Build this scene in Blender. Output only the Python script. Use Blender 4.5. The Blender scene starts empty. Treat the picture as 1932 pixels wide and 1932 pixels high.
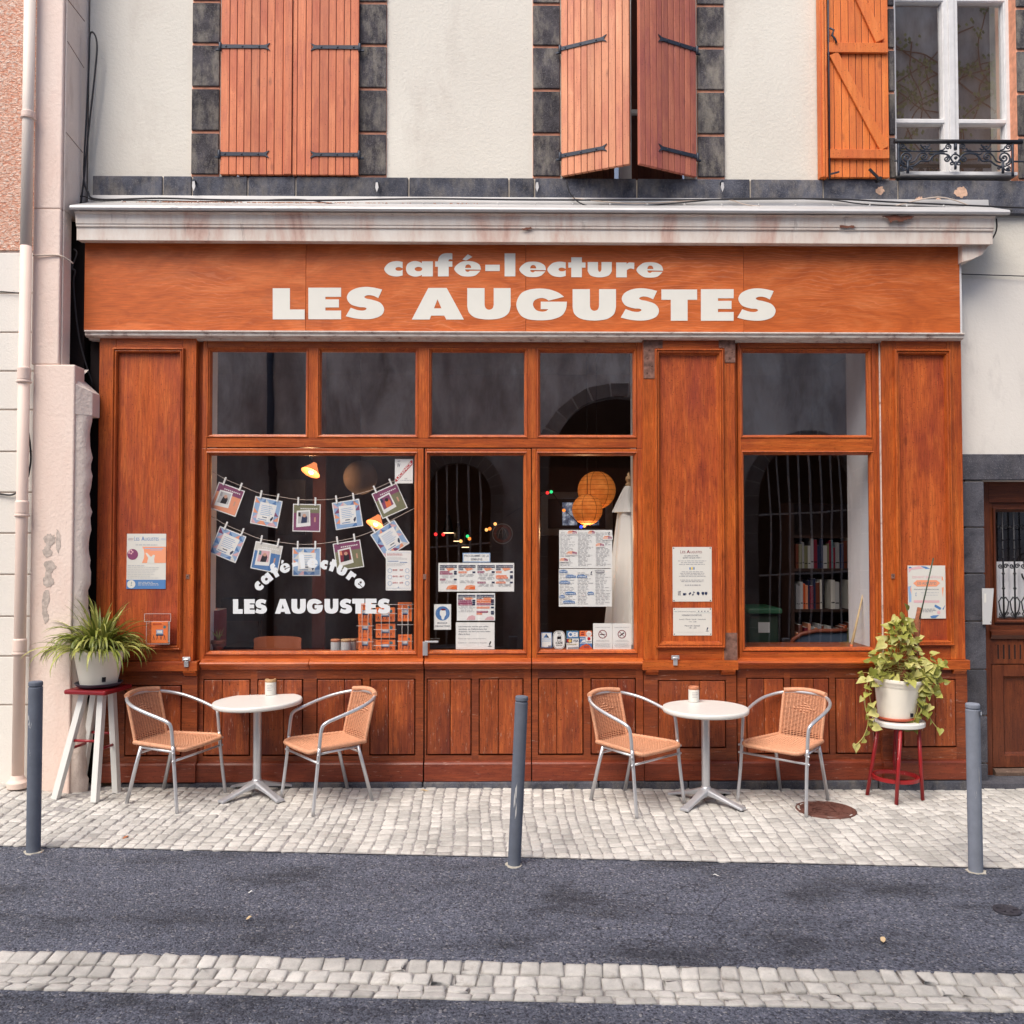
import bpy, math, random
from mathutils import Vector, Matrix, Euler
from mathutils.geometry import tessellate_polygon
random.seed(7)
R = math.radians
PI = math.pi
# ---------------------------------------------------------------- camera, sky, sun, exposure
FPX, CX, CY = 1700.0, 966.0, 966.0
CAM = Vector((0.0, -6.94, 1.91))
PITCH, YAW = math.atan(49/1700.0), R(0.8)
scene = bpy.context.scene
col = scene.collection
cam_data = bpy.data.cameras.new('camera')
cam_data.sensor_width = 36; cam_data.lens = FPX/1932.0*36
cam_data.clip_end = 500; cam_data.clip_start = 0.05
cam = bpy.data.objects.new('camera', cam_data)
cam.location = CAM
cam.rotation_euler = Euler((PI/2+PITCH, 0, -YAW), 'XYZ')
col.objects.link(cam); scene.camera = cam
SUN_EL, SUN_AZ = R(54), R(213)       # azimuth measured clockwise from +Y
w = bpy.data.worlds.new('World'); scene.world = w; w.use_nodes = True
wn = w.node_tree
bg = wn.nodes['Background']; bg.inputs['Strength'].default_value = 0.15
sky = wn.nodes.new('ShaderNodeTexSky'); sky.sky_type = 'NISHITA'; sky.sun_disc = False
sky.sun_elevation = SUN_EL; sky.sun_rotation = SUN_AZ
sky.air_density = 0.8; sky.dust_density = 2.5; sky.ozone_density = 0.6
wn.links.new(sky.outputs[0], bg.inputs['Color'])
sd = bpy.data.lights.new('sun', 'SUN'); sd.energy = 2.3; sd.angle = R(40); sd.color = (1, .93, .83)
sun = bpy.data.objects.new('sun', sd); col.objects.link(sun)
tosun = Vector((math.sin(SUN_AZ)*math.cos(SUN_EL), math.cos(SUN_AZ)*math.cos(SUN_EL), math.sin(SUN_EL)))
sun.rotation_euler = tosun.to_track_quat('Z', 'Y').to_euler(); sun.location = (0, -4, 14)
scene.view_settings.view_transform = 'Standard'; scene.view_settings.look = 'None'
scene.view_settings.gamma = 1; scene.view_settings.exposure = 0.58
scene.render.resolution_x = 1024; scene.render.resolution_y = 1024
scene.render.engine = 'CYCLES'
scene.cycles.max_bounces = 6; scene.cycles.diffuse_bounces = 3; scene.cycles.glossy_bounces = 3; scene.cycles.transparent_max_bounces = 16

# ---------------------------------------------------------------- measuring helpers (photo units -> metres)
_rot = cam.rotation_euler.to_matrix()
def ray(px, py):
    return (_rot @ Vector(((px-CX)/FPX, (CY-py)/FPX, -1.0)))
def F(px, py, Y=0.0):
    d = ray(px, py); t = (Y-CAM.y)/d.y
    p = CAM + d*t
    return p.x, p.z
def smooth(a, b, v):
    t = max(0, min(1, (v-a)/(b-a))); return t*t*(3-2*t)
def ground_z(x, y):
    xx = max(-9, min(9, x))
    return -0.0065*xx + 0.075*smooth(-2.95, -3.7, x)*smooth(-1.3, -.3, y) - 0.012*smooth(0, -2, y)
def G(px, py):
    d = ray(px, py); z = 0
    for _ in range(12):
        t = (z-CAM.z)/d.z; p = CAM+d*t; z = ground_z(p.x, p.y)
    return Vector((p.x, p.y, z))
def RC(x0, y0, x1, y1, Y=0.0):
    mx, my = (x0+x1)/2, (y0+y1)/2
    return F(x0, my, Y)[0], F(x1, my, Y)[0], F(mx, y1, Y)[1], F(mx, y0, Y)[1]   # xa, xb, za, zb
def X(px, Y=0.0, py=945): return F(px, py, Y)[0]
def Z(py, Y=0.0, px=966): return F(px, py, Y)[1]
def S(sx, sy, Y=0.0): return F(sx*.48012, sy*.48012, Y)       # full-size source pixels

def lin(r, g, b, k=1.0):
    f = lambda c: ((c/255+.055)/1.055)**2.4 if c > 10 else c/255/12.92
    return (f(r)*k, f(g)*k, f(b)*k, 1)

# ---------------------------------------------------------------- materials
class NT:
    def __init__(s, name):
        s.m = bpy.data.materials.new(name); s.m.use_nodes = True
        s.t = s.m.node_tree; s.n = s.t.nodes; s.l = s.t.links
        s.b = s.n['Principled BSDF']; s.out = s.n['Material Output']
        s.tc = None
    def new(s, typ, **kw):
        x = s.n.new(typ)
        for k, v in kw.items(): setattr(x, k, v)
        return x
    def link(s, a, b): s.l.new(a, b)
    def coord(s, scale=(1, 1, 1), island=0.0, objrand=0.0):
        tc = s.new('ShaderNodeTexCoord'); v = tc.outputs['Object']
        if island:
            g = s.new('ShaderNodeNewGeometry'); mul = s.new('ShaderNodeMath', operation='MULTIPLY')
            s.link(g.outputs['Random Per Island'], mul.inputs[0]); mul.inputs[1].default_value = island
            ad = s.new('ShaderNodeVectorMath', operation='ADD'); s.link(v, ad.inputs[0]); s.link(mul.outputs[0], ad.inputs[1]); v = ad.outputs[0]
        if objrand:
            g = s.new('ShaderNodeObjectInfo'); mul = s.new('ShaderNodeMath', operation='MULTIPLY')
            s.link(g.outputs['Random'], mul.inputs[0]); mul.inputs[1].default_value = objrand
            ad = s.new('ShaderNodeVectorMath', operation='ADD'); s.link(v, ad.inputs[0]); s.link(mul.outputs[0], ad.inputs[1]); v = ad.outputs[0]
        mp = s.new('ShaderNodeMapping'); mp.inputs['Scale'].default_value = scale
        s.link(v, mp.inputs['Vector']); return mp.outputs[0]
    def noise(s, vec, scale=1, detail=4, rough=.55, dist=0):
        x = s.new('ShaderNodeTexNoise'); x.inputs['Scale'].default_value = scale; x.inputs['Detail'].default_value = detail
        x.inputs['Roughness'].default_value = rough; x.inputs['Distortion'].default_value = dist
        s.link(vec, x.inputs['Vector']); return x.outputs['Fac']
    def ramp(s, fac, stops):
        x = s.new('ShaderNodeValToRGB'); e = x.color_ramp.elements
        while len(e) < len(stops): e.new(.5)
        for i, (p, c) in enumerate(stops):
            e[i].position = p
            e[i].color = c if hasattr(c, '__len__') else (c, c, c, 1)
        s.link(fac, x.inputs[0]); return x.outputs[0]
    def mix(s, fac, a, b, mode='MIX'):
        x = s.new('ShaderNodeMix', data_type='RGBA', blend_type=mode)
        for sock, v in ((x.inputs[0], fac), (x.inputs[6], a), (x.inputs[7], b)):
            if hasattr(v, 'is_output'): s.link(v, sock)
            else: sock.default_value = v
        return x.outputs[2]
    def bump(s, h, strength=.3, dist=.01):
        x = s.new('ShaderNodeBump'); x.inputs['Strength'].default_value = strength; x.inputs['Distance'].default_value = dist
        s.link(h, x.inputs['Height']); s.link(x.outputs[0], s.b.inputs['Normal'])
    def done(s, color, rough=.6, metal=0, spec=.5, coat=0):
        for sock, v in ((s.b.inputs['Base Color'], color), (s.b.inputs['Roughness'], rough)):
            if hasattr(v, 'is_output'): s.link(v, sock)
            else: sock.default_value = v
        s.b.inputs['Metallic'].default_value = metal; s.b.inputs['Specular IOR Level'].default_value = spec
        s.b.inputs['Coat Weight'].default_value = coat
        return s.m
def rnd_island(s, lo, hi):
    g = s.new('ShaderNodeNewGeometry'); return s.ramp(g.outputs['Random Per Island'], [(0, lo), (1, hi)])

def wood(name, base, light, dark, axis='Z', rough=.42, blotch=.6, island=3.0, isl_lo=.85, worn=0.0, knots=True, grain=.26):
    s = NT(name)
    sc = {'Z': (26, 26, 1.3), 'X': (1.3, 26, 26)}[axis]
    v = s.coord(sc, island=island)
    n1 = s.noise(v, 1, 6, .6, 1.2)
    c = s.ramp(n1, [(.22, tuple((a+b)/2 for a, b in zip(dark, base))), (.5, base), (.78, light)])
    v2 = s.coord((2.6, 2.6, 1.1) if axis == 'Z' else (1.1, 2.6, 2.6), island=island*.7)
    n2 = s.noise(v2, 1, 5, .62, .4)
    m2 = s.ramp(n2, [(.44, 0.0), (.66, blotch)])
    c = s.mix(m2, c, tuple(a*b for a, b in zip(dark, (.92, .66, .85, 1))))
    v3 = s.coord((9, 9, 3.2) if axis == 'Z' else (3.2, 9, 9), island=island*.5)
    n3 = s.noise(v3, 1, 6, .7, .5)
    c = s.mix(s.ramp(n3, [(.52, 0.0), (.70, blotch*.75)]), c, tuple(a*b for a, b in zip(dark, (.78, .62, .95, 1))))
    c = s.mix(s.ramp(n3, [(.28, .45), (.42, 0.0)]), c, tuple(min(1, a*1.16) for a in light[:3])+(1,))
    fine = s.noise(s.coord(tuple(q*7 for q in sc), island=island), 1, 3, .6)
    c = s.mix(1.0, c, s.ramp(fine, [(.3, 1-grain*1.6), (.7, 1+grain*.4)]), 'MULTIPLY')
    if knots:
        vk = s.coord((5.5, 5.5, 2.2) if axis == 'Z' else (2.2, 5.5, 5.5), island=1.7)
        vo = s.new('ShaderNodeTexVoronoi'); vo.inputs['Scale'].default_value = 1.0; s.link(vk, vo.inputs['Vector'])
        kn = s.ramp(vo.outputs['Distance'], [(.05, 1), (.11, 0)])
        c = s.mix(s.mix(1.0, kn, (.55, .55, .55, 1), 'MULTIPLY'), c, tuple(a*.45 for a in dark[:3])+(1,))
    ii = rnd_island(s, isl_lo, 1.08)
    c = s.mix(1.0, c, ii, 'MULTIPLY')
    # fine specks of dirt and nicks
    sp = s.noise(s.coord((1, 1, 1)), 95, 2, .5)
    c = s.mix(s.ramp(sp, [(.64, 0), (.70, .7)]), c, tuple(a*.3 for a in dark[:3])+(1,))
    if worn:
        wn_ = s.noise(s.coord((70, 70, 14) if axis == 'Z' else (9, 60, 60)), 1, 4, .7)
        c = s.mix(s.ramp(wn_, [(.62, 0), (.70, worn)]), c, lin(210, 184, 166))
    s.bump(s.mix(.5, n1, fine), .22, .004)
    rr = s.ramp(n2, [(.3, rough-.08), (.7, rough+.14)])
    return s.done(c, rr, spec=.4)

M = {}
# joinery of the shop front: varnished orange-brown
b_, l_, d_ = lin(194, 96, 40), lin(220, 122, 56), lin(144, 62, 30)
M['wood_v'] = wood('shopfront_wood_upright', b_, l_, d_, 'Z', .36)
M['wood_h'] = wood('shopfront_wood_rail', b_, l_, d_, 'X', .36)
M['panel'] = wood('shopfront_wood_panel', lin(194, 94, 46), lin(222, 120, 60), lin(146, 62, 40), 'Z', .36, .7)
M['panel_b'] = wood('shopfront_base_panel', lin(170, 84, 44), lin(208, 114, 58), lin(104, 46, 32), 'Z', .42, .8, isl_lo=.72, worn=.45)
M['wood_b'] = wood('shopfront_base_rail', lin(148, 74, 40), lin(174, 92, 50), lin(92, 46, 32), 'X', .4, .6, worn=.4, knots=False)
M['base_red'] = wood('shopfront_base_board', lin(140, 64, 40), lin(158, 78, 48), lin(108, 48, 34), 'X', .38, .5, worn=.35, knots=False)
M['shut'] = wood('shutter_boards', lin(212, 122, 80), lin(226, 142, 98), lin(176, 96, 72), 'Z', .55, .5, 4.0, .86, grain=.10)
M['shut_pale'] = wood('shutter_boards_weathered', lin(216, 144, 106), lin(230, 162, 126), lin(184, 114, 92), 'Z', .6, .45, 4.0, .88, grain=.10)
M['shut_red'] = wood('shutter_boards_reddish', lin(190, 112, 86), lin(206, 130, 102), lin(150, 84, 84), 'Z', .6, .55, 4.0, .86, grain=.10)
M['shut_or'] = wood('shutter_boards_orange', lin(226, 124, 56), lin(238, 144, 78), lin(196, 100, 56), 'Z', .5, .4, 4.0, .88, grain=.08)
M['door'] = wood('door_oak', lin(112, 58, 34), lin(136, 74, 44), lin(70, 36, 24), 'Z', .35, .4, knots=False)
M['door_h'] = wood('door_oak_rail', lin(112, 58, 34), lin(136, 74, 44), lin(70, 36, 24), 'X', .35, .4, knots=False)
M['grey_wood'] = wood('weathered_grey_oak', lin(120, 98, 84), lin(150, 126, 110), lin(78, 58, 48), 'X', .8, .4, worn=.3, knots=False)

def plywood():
    s = NT('fascia_plywood')
    v = s.coord((.9, 1, 2.6), island=5)
    n0 = s.noise(v, 1.6, 5, .55, 2.4)
    wv = s.new('ShaderNodeTexWave', wave_type='BANDS', bands_direction='Z'); wv.inputs['Scale'].default_value = 4.2
    wv.inputs['Distortion'].default_value = 26; wv.inputs['Detail'].default_value = 4; wv.inputs['Detail Scale'].default_value = .5; wv.inputs['Detail Roughness'].default_value = .45
    s.link(v, wv.inputs['Vector'])
    c = s.ramp(n0, [(.3, lin(176, 84, 34)), (.5, lin(196, 98, 42)), (.7, lin(208, 114, 60))])
    msk = s.noise(s.coord((.8, 1, 1.2)), 1.1, 3, .5)
    c = s.mix(s.mix(1.0, s.ramp(wv.outputs['Fac'], [(.78, 0.0), (1.0, .30)]), s.ramp(msk, [(.42, 0), (.6, 1)]), 'MULTIPLY'), c, lin(230, 150, 112))
    dk = s.noise(s.coord((.7, 1, 1.1)), 2.4, 7, .65, .6)
    c = s.mix(s.ramp(dk, [(.55, 0), (.78, .55)]), c, lin(140, 70, 44))
    f = s.noise(s.coord((9, 60, 160), island=5), 1, 3, .6)
    c = s.mix(1.0, c, s.ramp(f, [(.32, .80), (.66, 1.08)]), 'MULTIPLY')
    c = s.mix(1.0, c, rnd_island(s, .90, 1.06), 'MULTIPLY')
    s.bump(f, .1, .002)
    return s.done(c, .5, spec=.35)
M['ply'] = plywood()

def plaster(name, c1, c2, stain, bumps=.25, bscale=60, st=(.56, .8, .5), vstretch=.5):
    s = NT(name)
    n = s.noise(s.coord((1, 1, vstretch)), .9, 7, .6, .3)
    c = s.ramp(n, [(.35, c1), (.65, c2)])
    n2 = s.noise(s.coord((1.3, 1.3, .5)), 1.7, 8, .68, .2)
    c = s.mix(s.ramp(n2, [(st[0], 0), (st[1], st[2])]), c, stain)
    sp = s.noise(s.coord((1, 1, 1)), 34, 3, .6)
    c = s.mix(s.ramp(sp, [(.70, 0), (.78, .35)]), c, tuple(a*.5 for a in stain[:3])+(1,))
    f = s.noise(s.coord((1, 1, 1)), bscale, 5, .65)
    s.bump(f, bumps, .01)
    return s.done(c, .9, spec=.2)
M['plaster'] = plaster('cream_plaster', lin(214, 208, 196), lin(222, 217, 205), lin(172, 158, 146), .4, 45, (.54, .80, .45))
M['plaster_r'] = plaster('grey_stained_plaster', lin(218, 212, 204), lin(226, 221, 213), lin(150, 144, 142), .25, 45, (.5, .72, .55))
M['pink'] = plaster('pink_plaster', lin(230, 206, 192), lin(236, 218, 206), lin(220, 180, 164), .5, 38, (.5, .8, .5))
M['pink_side'] = plaster('pink_plaster_worn', lin(222, 206, 194), lin(230, 216, 206), lin(150, 124, 112), .8, 28, (.56, .74, .55))
M['white_wall'] = plaster('white_render', lin(224, 219, 210), lin(229, 225, 217), lin(205, 196, 186), .3, 60, (.6, .9, .3))
M['opp'] = plaster('opposite_plaster', lin(176, 160, 154), lin(236, 228, 220), lin(120, 104, 98), .4, 30, (.42, .70, .85))
M['reveal'] = plaster('white_reveal_paint', lin(234, 234, 238), lin(240, 240, 244), lin(214, 214, 220), .1, 30)
def rough_pink():
    s = NT('salmon_roughcast')
    v = s.coord((1, 1, 1.7)); n = s.noise(v, 42, 4, .6, .8)
    c = s.ramp(n, [(.38, lin(218, 150, 124)), (.5, lin(236, 188, 164)), (.62, lin(242, 218, 202))])
    s.bump(n, 1.0, .03)
    return s.done(c, .95, spec=.1)
M['roughcast'] = rough_pink()

def stone(name, c1, c2, c3, patch=.35):
    s = NT(name)
    n = s.noise(s.coord((1, 1, 1), island=7), 5, 8, .72, .3)
    c = s.ramp(n, [(.35, c1), (.6, c2)])
    n2 = s.noise(s.coord((1.4, 1, .6), island=3), 6, 7, .72)
    c = s.mix(s.ramp(n2, [(.46, 0), (.66, patch)]), c, c3)
    sp = s.noise(s.coord((1, 1, 1)), 150, 3, .6)
    c = s.mix(s.ramp(sp, [(.58, 0), (.68, .55)]), c, lin(150, 148, 150))
    c = s.mix(1.0, c, rnd_island(s, .72, 1.12), 'MULTIPLY')
    s.bump(s.noise(s.coord((1, 1, 1)), 60, 8, .7), .6, .012)
    return s.done(c, .9, spec=.25)
M['basalt'] = stone('dark_volcanic_stone', lin(48, 45, 49), lin(86, 82, 86), lin(168, 160, 146), .6)
M['basalt2'] = stone('bluish_volcanic_stone', lin(54, 56, 66), lin(92, 94, 104), lin(150, 142, 130), .42)
M['basalt3'] = stone('doorway_volcanic_stone', lin(62, 62, 70), lin(90, 90, 98), lin(112, 106, 102), .2)
def simple(name, c, rough=.6, metal=0, spec=.5, var=.0, vs=8, bump=0, bs=60, objr=0, coat=0, emit=0):
    s = NT(name); cc = c
    if var:
        n = s.noise(s.coord((1, 1, 1), objrand=objr), vs, 5, .6)
        cc = s.ramp(n, [(.3, tuple(q*(1-var) for q in c[:3])+(1,)), (.7, tuple(min(1, q*(1+var*.5)) for q in c[:3])+(1,))])
    if bump: s.bump(s.noise(s.coord((1, 1, 1)), bs, 4, .6), bump, .004)
    if emit:
        s.b.inputs['Emission Color'].default_value = c; s.b.inputs['Emission Strength'].default_value = emit
    return s.done(cc, rough, metal, spec, coat)
M['mortar'] = simple('pink_mortar', lin(224, 158, 128), .95, spec=.1, var=.25, vs=20, bump=.3)
M['mortar_g'] = simple('pale_mortar', lin(196, 186, 172), .95, spec=.1, var=.25, vs=20, bump=.3)
M['zinc'] = simple('zinc_sheet', lin(196, 194, 192), .5, .25, .5, .12, 3, .1, 12)
M['iron'] = simple('blue_black_iron', lin(48, 54, 66), .5, .3, .5, .3, 30, .3, 120)
M['black_iron'] = simple('black_iron', lin(34, 34, 40), .5, .2, .5, .3, 30, .2, 120)
M['cable'] = simple('black_cable', lin(38, 36, 40), .6)
M['cable_w'] = simple('pale_cable', lin(196, 180, 166), .6)
def cornice_mat():
    s = NT('peeling_cornice_paint')
    n = s.noise(s.coord((3, 3, .8)), 1.4, 8, .7, .3)
    c = s.ramp(n, [(.36, lin(226, 218, 208)), (.5, lin(216, 202, 190)), (.62, lin(204, 174, 160)), (.76, lin(158, 112, 98))])
    n2 = s.noise(s.coord((7, 7, 1.2)), 1.5, 6, .7)
    c = s.mix(s.ramp(n2, [(.6, 0), (.74, .65)]), c, lin(112, 84, 78))
    s.bump(n, .3, .006)
    return s.done(c, .7, spec=.3)
M['cornice'] = cornice_mat()
def flaky():
    s = NT('flaking_white_moulding')
    n = s.noise(s.coord((6, 6, 12)), 1.6, 7, .7)
    c = s.ramp(n, [(.4, lin(220, 212, 202)), (.56, lin(206, 192, 182)), (.70, lin(120, 90, 80))])
    s.bump(n, .4, .004)
    return s.done(c, .7, spec=.3)
M['flaky'] = flaky()
M['white_paint'] = simple('white_window_paint', lin(218, 217, 216), .55, spec=.4, var=.1, vs=14, bump=.15, bs=50)
M['letter'] = simple('white_letter_paint', lin(226, 224, 214), .6, spec=.3, var=.03, vs=10)
M['vinyl'] = simple('white_vinyl', lin(222, 226, 228), .4)
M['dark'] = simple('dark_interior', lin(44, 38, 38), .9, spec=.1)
M['int_wall'] = simple('interior_wall', lin(112, 96, 86), .9, spec=.1, var=.2, vs=2)
M['int_floor'] = simple('interior_floor', lin(66, 48, 40), .6, spec=.2, var=.2, vs=4)
M['rust_plate'] = simple('rusty_plate', lin(132, 98, 86), .8, .1, .3, .6, 26, .6, 40)

def glass(name='window_glass', refl=.085, wav=.02):
    s = NT(name); s.n.remove(s.b)
    tr = s.new('ShaderNodeBsdfTransparent'); tr.inputs[0].default_value = (.99, .99, .99, 1)
    gl = s.new('ShaderNodeBsdfGlossy'); gl.inputs['Roughness'].default_value = 0.0; gl.inputs[0].default_value = (1, 1, 1, 1)
    bp = s.new('ShaderNodeBump'); bp.inputs['Strength'].default_value = wav; bp.inputs['Distance'].default_value = .1
    s.link(s.noise(s.coord((1, 1, .6)), 2.2, 1, .5), bp.inputs['Height']); s.link(bp.outputs[0], gl.inputs['Normal'])
    lw = s.new('ShaderNodeLayerWeight'); lw.inputs['Blend'].default_value = .5
    p = s.new('ShaderNodeMath', operation='POWER'); s.link(lw.outputs['Facing'], p.inputs[0]); p.inputs[1].default_value = 5
    a = s.new('ShaderNodeMath', operation='MULTIPLY_ADD'); s.link(p.outputs[0], a.inputs[0]); a.inputs[1].default_value = .85; a.inputs[2].default_value = refl
    a.use_clamp = True
    mx = s.new('ShaderNodeMixShader'); s.link(a.outputs[0], mx.inputs[0]); s.link(tr.outputs[0], mx.inputs[1]); s.link(gl.outputs[0], mx.inputs[2])
    s.link(mx.outputs[0], s.out.inputs[0]); return s.m
M['glass'] = glass('window_glass', .125, .008)
M['glass_up'] = glass('upper_window_glass', .30, .015)

def cobble(name, c1, c2, joint=False):
    s = NT(name)
    n = s.noise(s.coord((1, 1, 1), island=9), 14, 6, .65)
    c = s.ramp(n, [(.3, c1), (.6, c2)])
    sp = s.noise(s.coord((1, 1, 1)), 260, 2, .6)
    c = s.mix(s.ramp(sp, [(.6, 0), (.7, .35)]), c, lin(120, 118, 122))
    c = s.mix(1.0, c, rnd_island(s, .76, 1.08), 'MULTIPLY')
    big = s.noise(s.coord((1, 1, 1)), 1.6, 6, .7)
    c = s.mix(1.0, c, s.ramp(big, [(.34, .76), (.54, 1.03)]), 'MULTIPLY')
    drt = s.noise(s.coord((1, 1, 1)), 11, 5, .7)
    c = s.mix(s.ramp(drt, [(.57, 0), (.74, .55)]), c, lin(128, 116, 106))
    s.bump(s.noise(s.coord((1, 1, 1)), 70, 6, .7), .7, .008)
    return s.done(c, .85, spec=.3)
M['sett'] = cobble('granite_setts', lin(194, 191, 185), lin(212, 208, 201))
M['joint'] = simple('sand_joint', lin(164, 160, 158), .95, spec=.1, var=.4, vs=22, bump=.5, bs=150)
def asphalt():
    s = NT('asphalt')
    vo = s.new('ShaderNodeTexVoronoi', feature='F1'); vo.inputs['Scale'].default_value = 105; s.link(s.coord(), vo.inputs['Vector'])
    n = s.noise(s.coord(), 62, 5, .85)
    c = s.ramp(n, [(.36, lin(58, 61, 74)), (.5, lin(102, 106, 120)), (.64, lin(140, 144, 158))])
    vc = s.new('ShaderNodeSeparateColor'); s.link(vo.outputs['Color'], vc.inputs[0])
    c = s.mix(s.ramp(vc.outputs[0], [(.9, 0), (.97, .8)]), c, lin(168, 166, 168))
    c = s.mix(s.ramp(vc.outputs[1], [(.78, 0), (.9, .75)]), c, lin(40, 42, 54))
    big = s.noise(s.coord((.7, 1.6, 1)), 1.5, 6, .65, .3)
    c = s.mix(1.0, c, s.ramp(big, [(.36, .50), (.47, .92), (.62, 1.16)]), 'MULTIPLY')
    # cracks only where a patch mask allows
    wp = s.noise(s.coord(), 2.6, 4, .6); ad = s.new('ShaderNodeVectorMath', operation='ADD')
    s.link(s.coord((1, 1, 0)), ad.inputs[0]); s.link(wp, ad.inputs[1])
    ce = s.new('ShaderNodeTexVoronoi', feature='DISTANCE_TO_EDGE'); ce.inputs['Scale'].default_value = 3.2; s.link(ad.outputs[0], ce.inputs['Vector'])
    cr = s.ramp(ce.outputs['Distance'], [(.004, 1), (.022, 0)])
    gp = s.new('ShaderNodeTexCoord'); dist = s.new('ShaderNodeVectorMath', operation='DISTANCE'); s.link(gp.outputs['Object'], dist.inputs[0])
    cp = G(1240, 1720); dist.inputs[1].default_value = (cp.x, cp.y, cp.z)
    mk = s.ramp(dist.outputs['Value'], [(.3, .7), (.9, 0)])
    c = s.mix(s.mix(1.0, cr, mk, 'MULTIPLY'), c, lin(30, 30, 38))
    hb = s.new('ShaderNodeMath', operation='ADD'); s.link(n, hb.inputs[0])
    iv = s.new('ShaderNodeMath', operation='MULTIPLY'); s.link(vo.outputs['Distance'], iv.inputs[0]); iv.inputs[1].default_value = -.9
    s.link(iv.outputs[0], hb.inputs[1]); s.bump(hb.outputs[0], 1.0, .012)
    return s.done(c, .8, spec=.4)
M['asphalt'] = asphalt()
M['alu'] = simple('brushed_aluminium', lin(206, 207, 210), .36, .65, .5, .08, 10)
M['alu_c'] = simple('cast_aluminium', lin(200, 202, 206), .42, .6, .5, .12, 10)
M['rubber'] = simple('black_rubber', lin(30, 30, 32), .7)
M['wicker'] = simple('caramel_wicker', lin(212, 154, 120), .5, 0, .4, .2, 60, objr=3)
M['table'] = simple('white_table_laminate', lin(222, 220, 214), .35, 0, .5, .04, 6)
M['bollard'] = simple('slate_bollard_paint', lin(104, 110, 122), .85, 0, .15, .12, 14, .1, 60)
M['bollard2'] = simple('grey_bollard_paint', lin(132, 138, 150), .85, 0, .15, .14, 12, .1, 60)
M['concrete'] = simple('pale_concrete', lin(196, 190, 176), .9, 0, .2, .2, 30, .4)
M['pot'] = simple('cream_plastic', lin(236, 230, 216), .45, 0, .4, .03, 5)
M['saucer_dk'] = simple('dark_grey_plastic', lin(72, 72, 84), .5)
M['saucer_tc'] = simple('terracotta_plastic', lin(190, 90, 60), .5)
M['white_leg'] = simple('white_gloss_paint', lin(224, 223, 218), .35, 0, .5, .04, 8)
M['red'] = simple('dark_red_gloss', lin(142, 28, 36), .3, 0, .5, .1, 8)
def red_chip():
    s = NT('chipped_red_paint'); n = s.noise(s.coord((1, 1, .5)), 55, 5, .7)
    c = s.mix(s.ramp(n, [(.66, 0), (.69, 1)]), lin(150, 30, 34), lin(206, 180, 170)); return s.done(c, .35)
M['red_chip'] = red_chip()
M['soil'] = simple('potting_soil', lin(52, 40, 34), 1, bump=.6, bs=90)
def leafm(name, a, b, c3):
    s = NT(name); g = s.new('ShaderNodeNewGeometry')
    c = s.ramp(g.outputs['Random Per Island'], [(0, a), (.5, b), (1, c3)])
    n = s.noise(s.coord(), 30, 3, .6); c = s.mix(1.0, c, s.ramp(n, [(.3, .8), (.7, 1.15)]), 'MULTIPLY')
    s.b.inputs['Transmission Weight'].default_value = 0
    s.done(c, .42, spec=.45)
    tl = s.new('ShaderNodeBsdfTranslucent'); s.link(c, tl.inputs[0])
    mx = s.new('ShaderNodeMixShader'); mx.inputs[0].default_value = .22
    s.link(s.b.outputs[0], mx.inputs[1]); s.link(tl.outputs[0], mx.inputs[2]); s.link(mx.outputs[0], s.out.inputs[0])
    return s.m
M['blade'] = leafm('strap_leaf_green', lin(96, 108, 44), lin(140, 148, 66), lin(186, 184, 108))
M['pothos'] = leafm('variegated_leaf', lin(122, 128, 52), lin(168, 168, 82), lin(212, 206, 134))
M['stem'] = simple('pale_green_stem', lin(178, 170, 96), .5)
M['moss'] = simple('coir_pole', lin(150, 92, 66), 1, var=.4, vs=60, bump=1, bs=120)
M['rod'] = simple('green_coated_rod', lin(64, 78, 62), .45)
# print colours
P_ = dict(white=(238, 238, 234), paper=(216, 214, 206), orange=(232, 120, 70), dkorange=(214, 92, 44), salmon=(236, 158, 122), blue=(88, 130, 182), ltblue=(150, 180, 214),
          navy=(44, 54, 84), black=(34, 32, 38), red=(190, 44, 52), purple=(136, 74, 108), magenta=(150, 50, 96), green=(74, 150, 96), grey=(160, 160, 164),
          ltgrey=(192, 192, 192), yellow=(226, 196, 110), olive=(126, 126, 96), pinkp=(222, 178, 182), skin=(206, 160, 136), brown=(116, 62, 46), amber=(250, 180, 90), teal=(80, 130, 140), wine=(132, 40, 58))
for k, v in P_.items(): M['p_'+k] = simple('print_'+k, lin(*v), .45, spec=.3)
M['bk_orange'] = simple('orange_card', lin(250, 132, 66), .5, spec=.3)
M['dark_oak'] = simple('dark_shelf_wood', lin(62, 42, 34), .6, var=.3, vs=6)
M['clear'] = glass('clear_acrylic', .10, .0)
M['pipe_c'] = simple('pipe_cream_paint', lin(222, 210, 198), .6, var=.05, vs=3)
M['pipe_p'] = simple('pipe_pink_paint', lin(230, 206, 192), .6, var=.06, vs=3)
M['oppstone'] = stone('opposite_arch_stone', lin(104, 92, 86), lin(140, 126, 118), lin(170, 160, 150))
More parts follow.
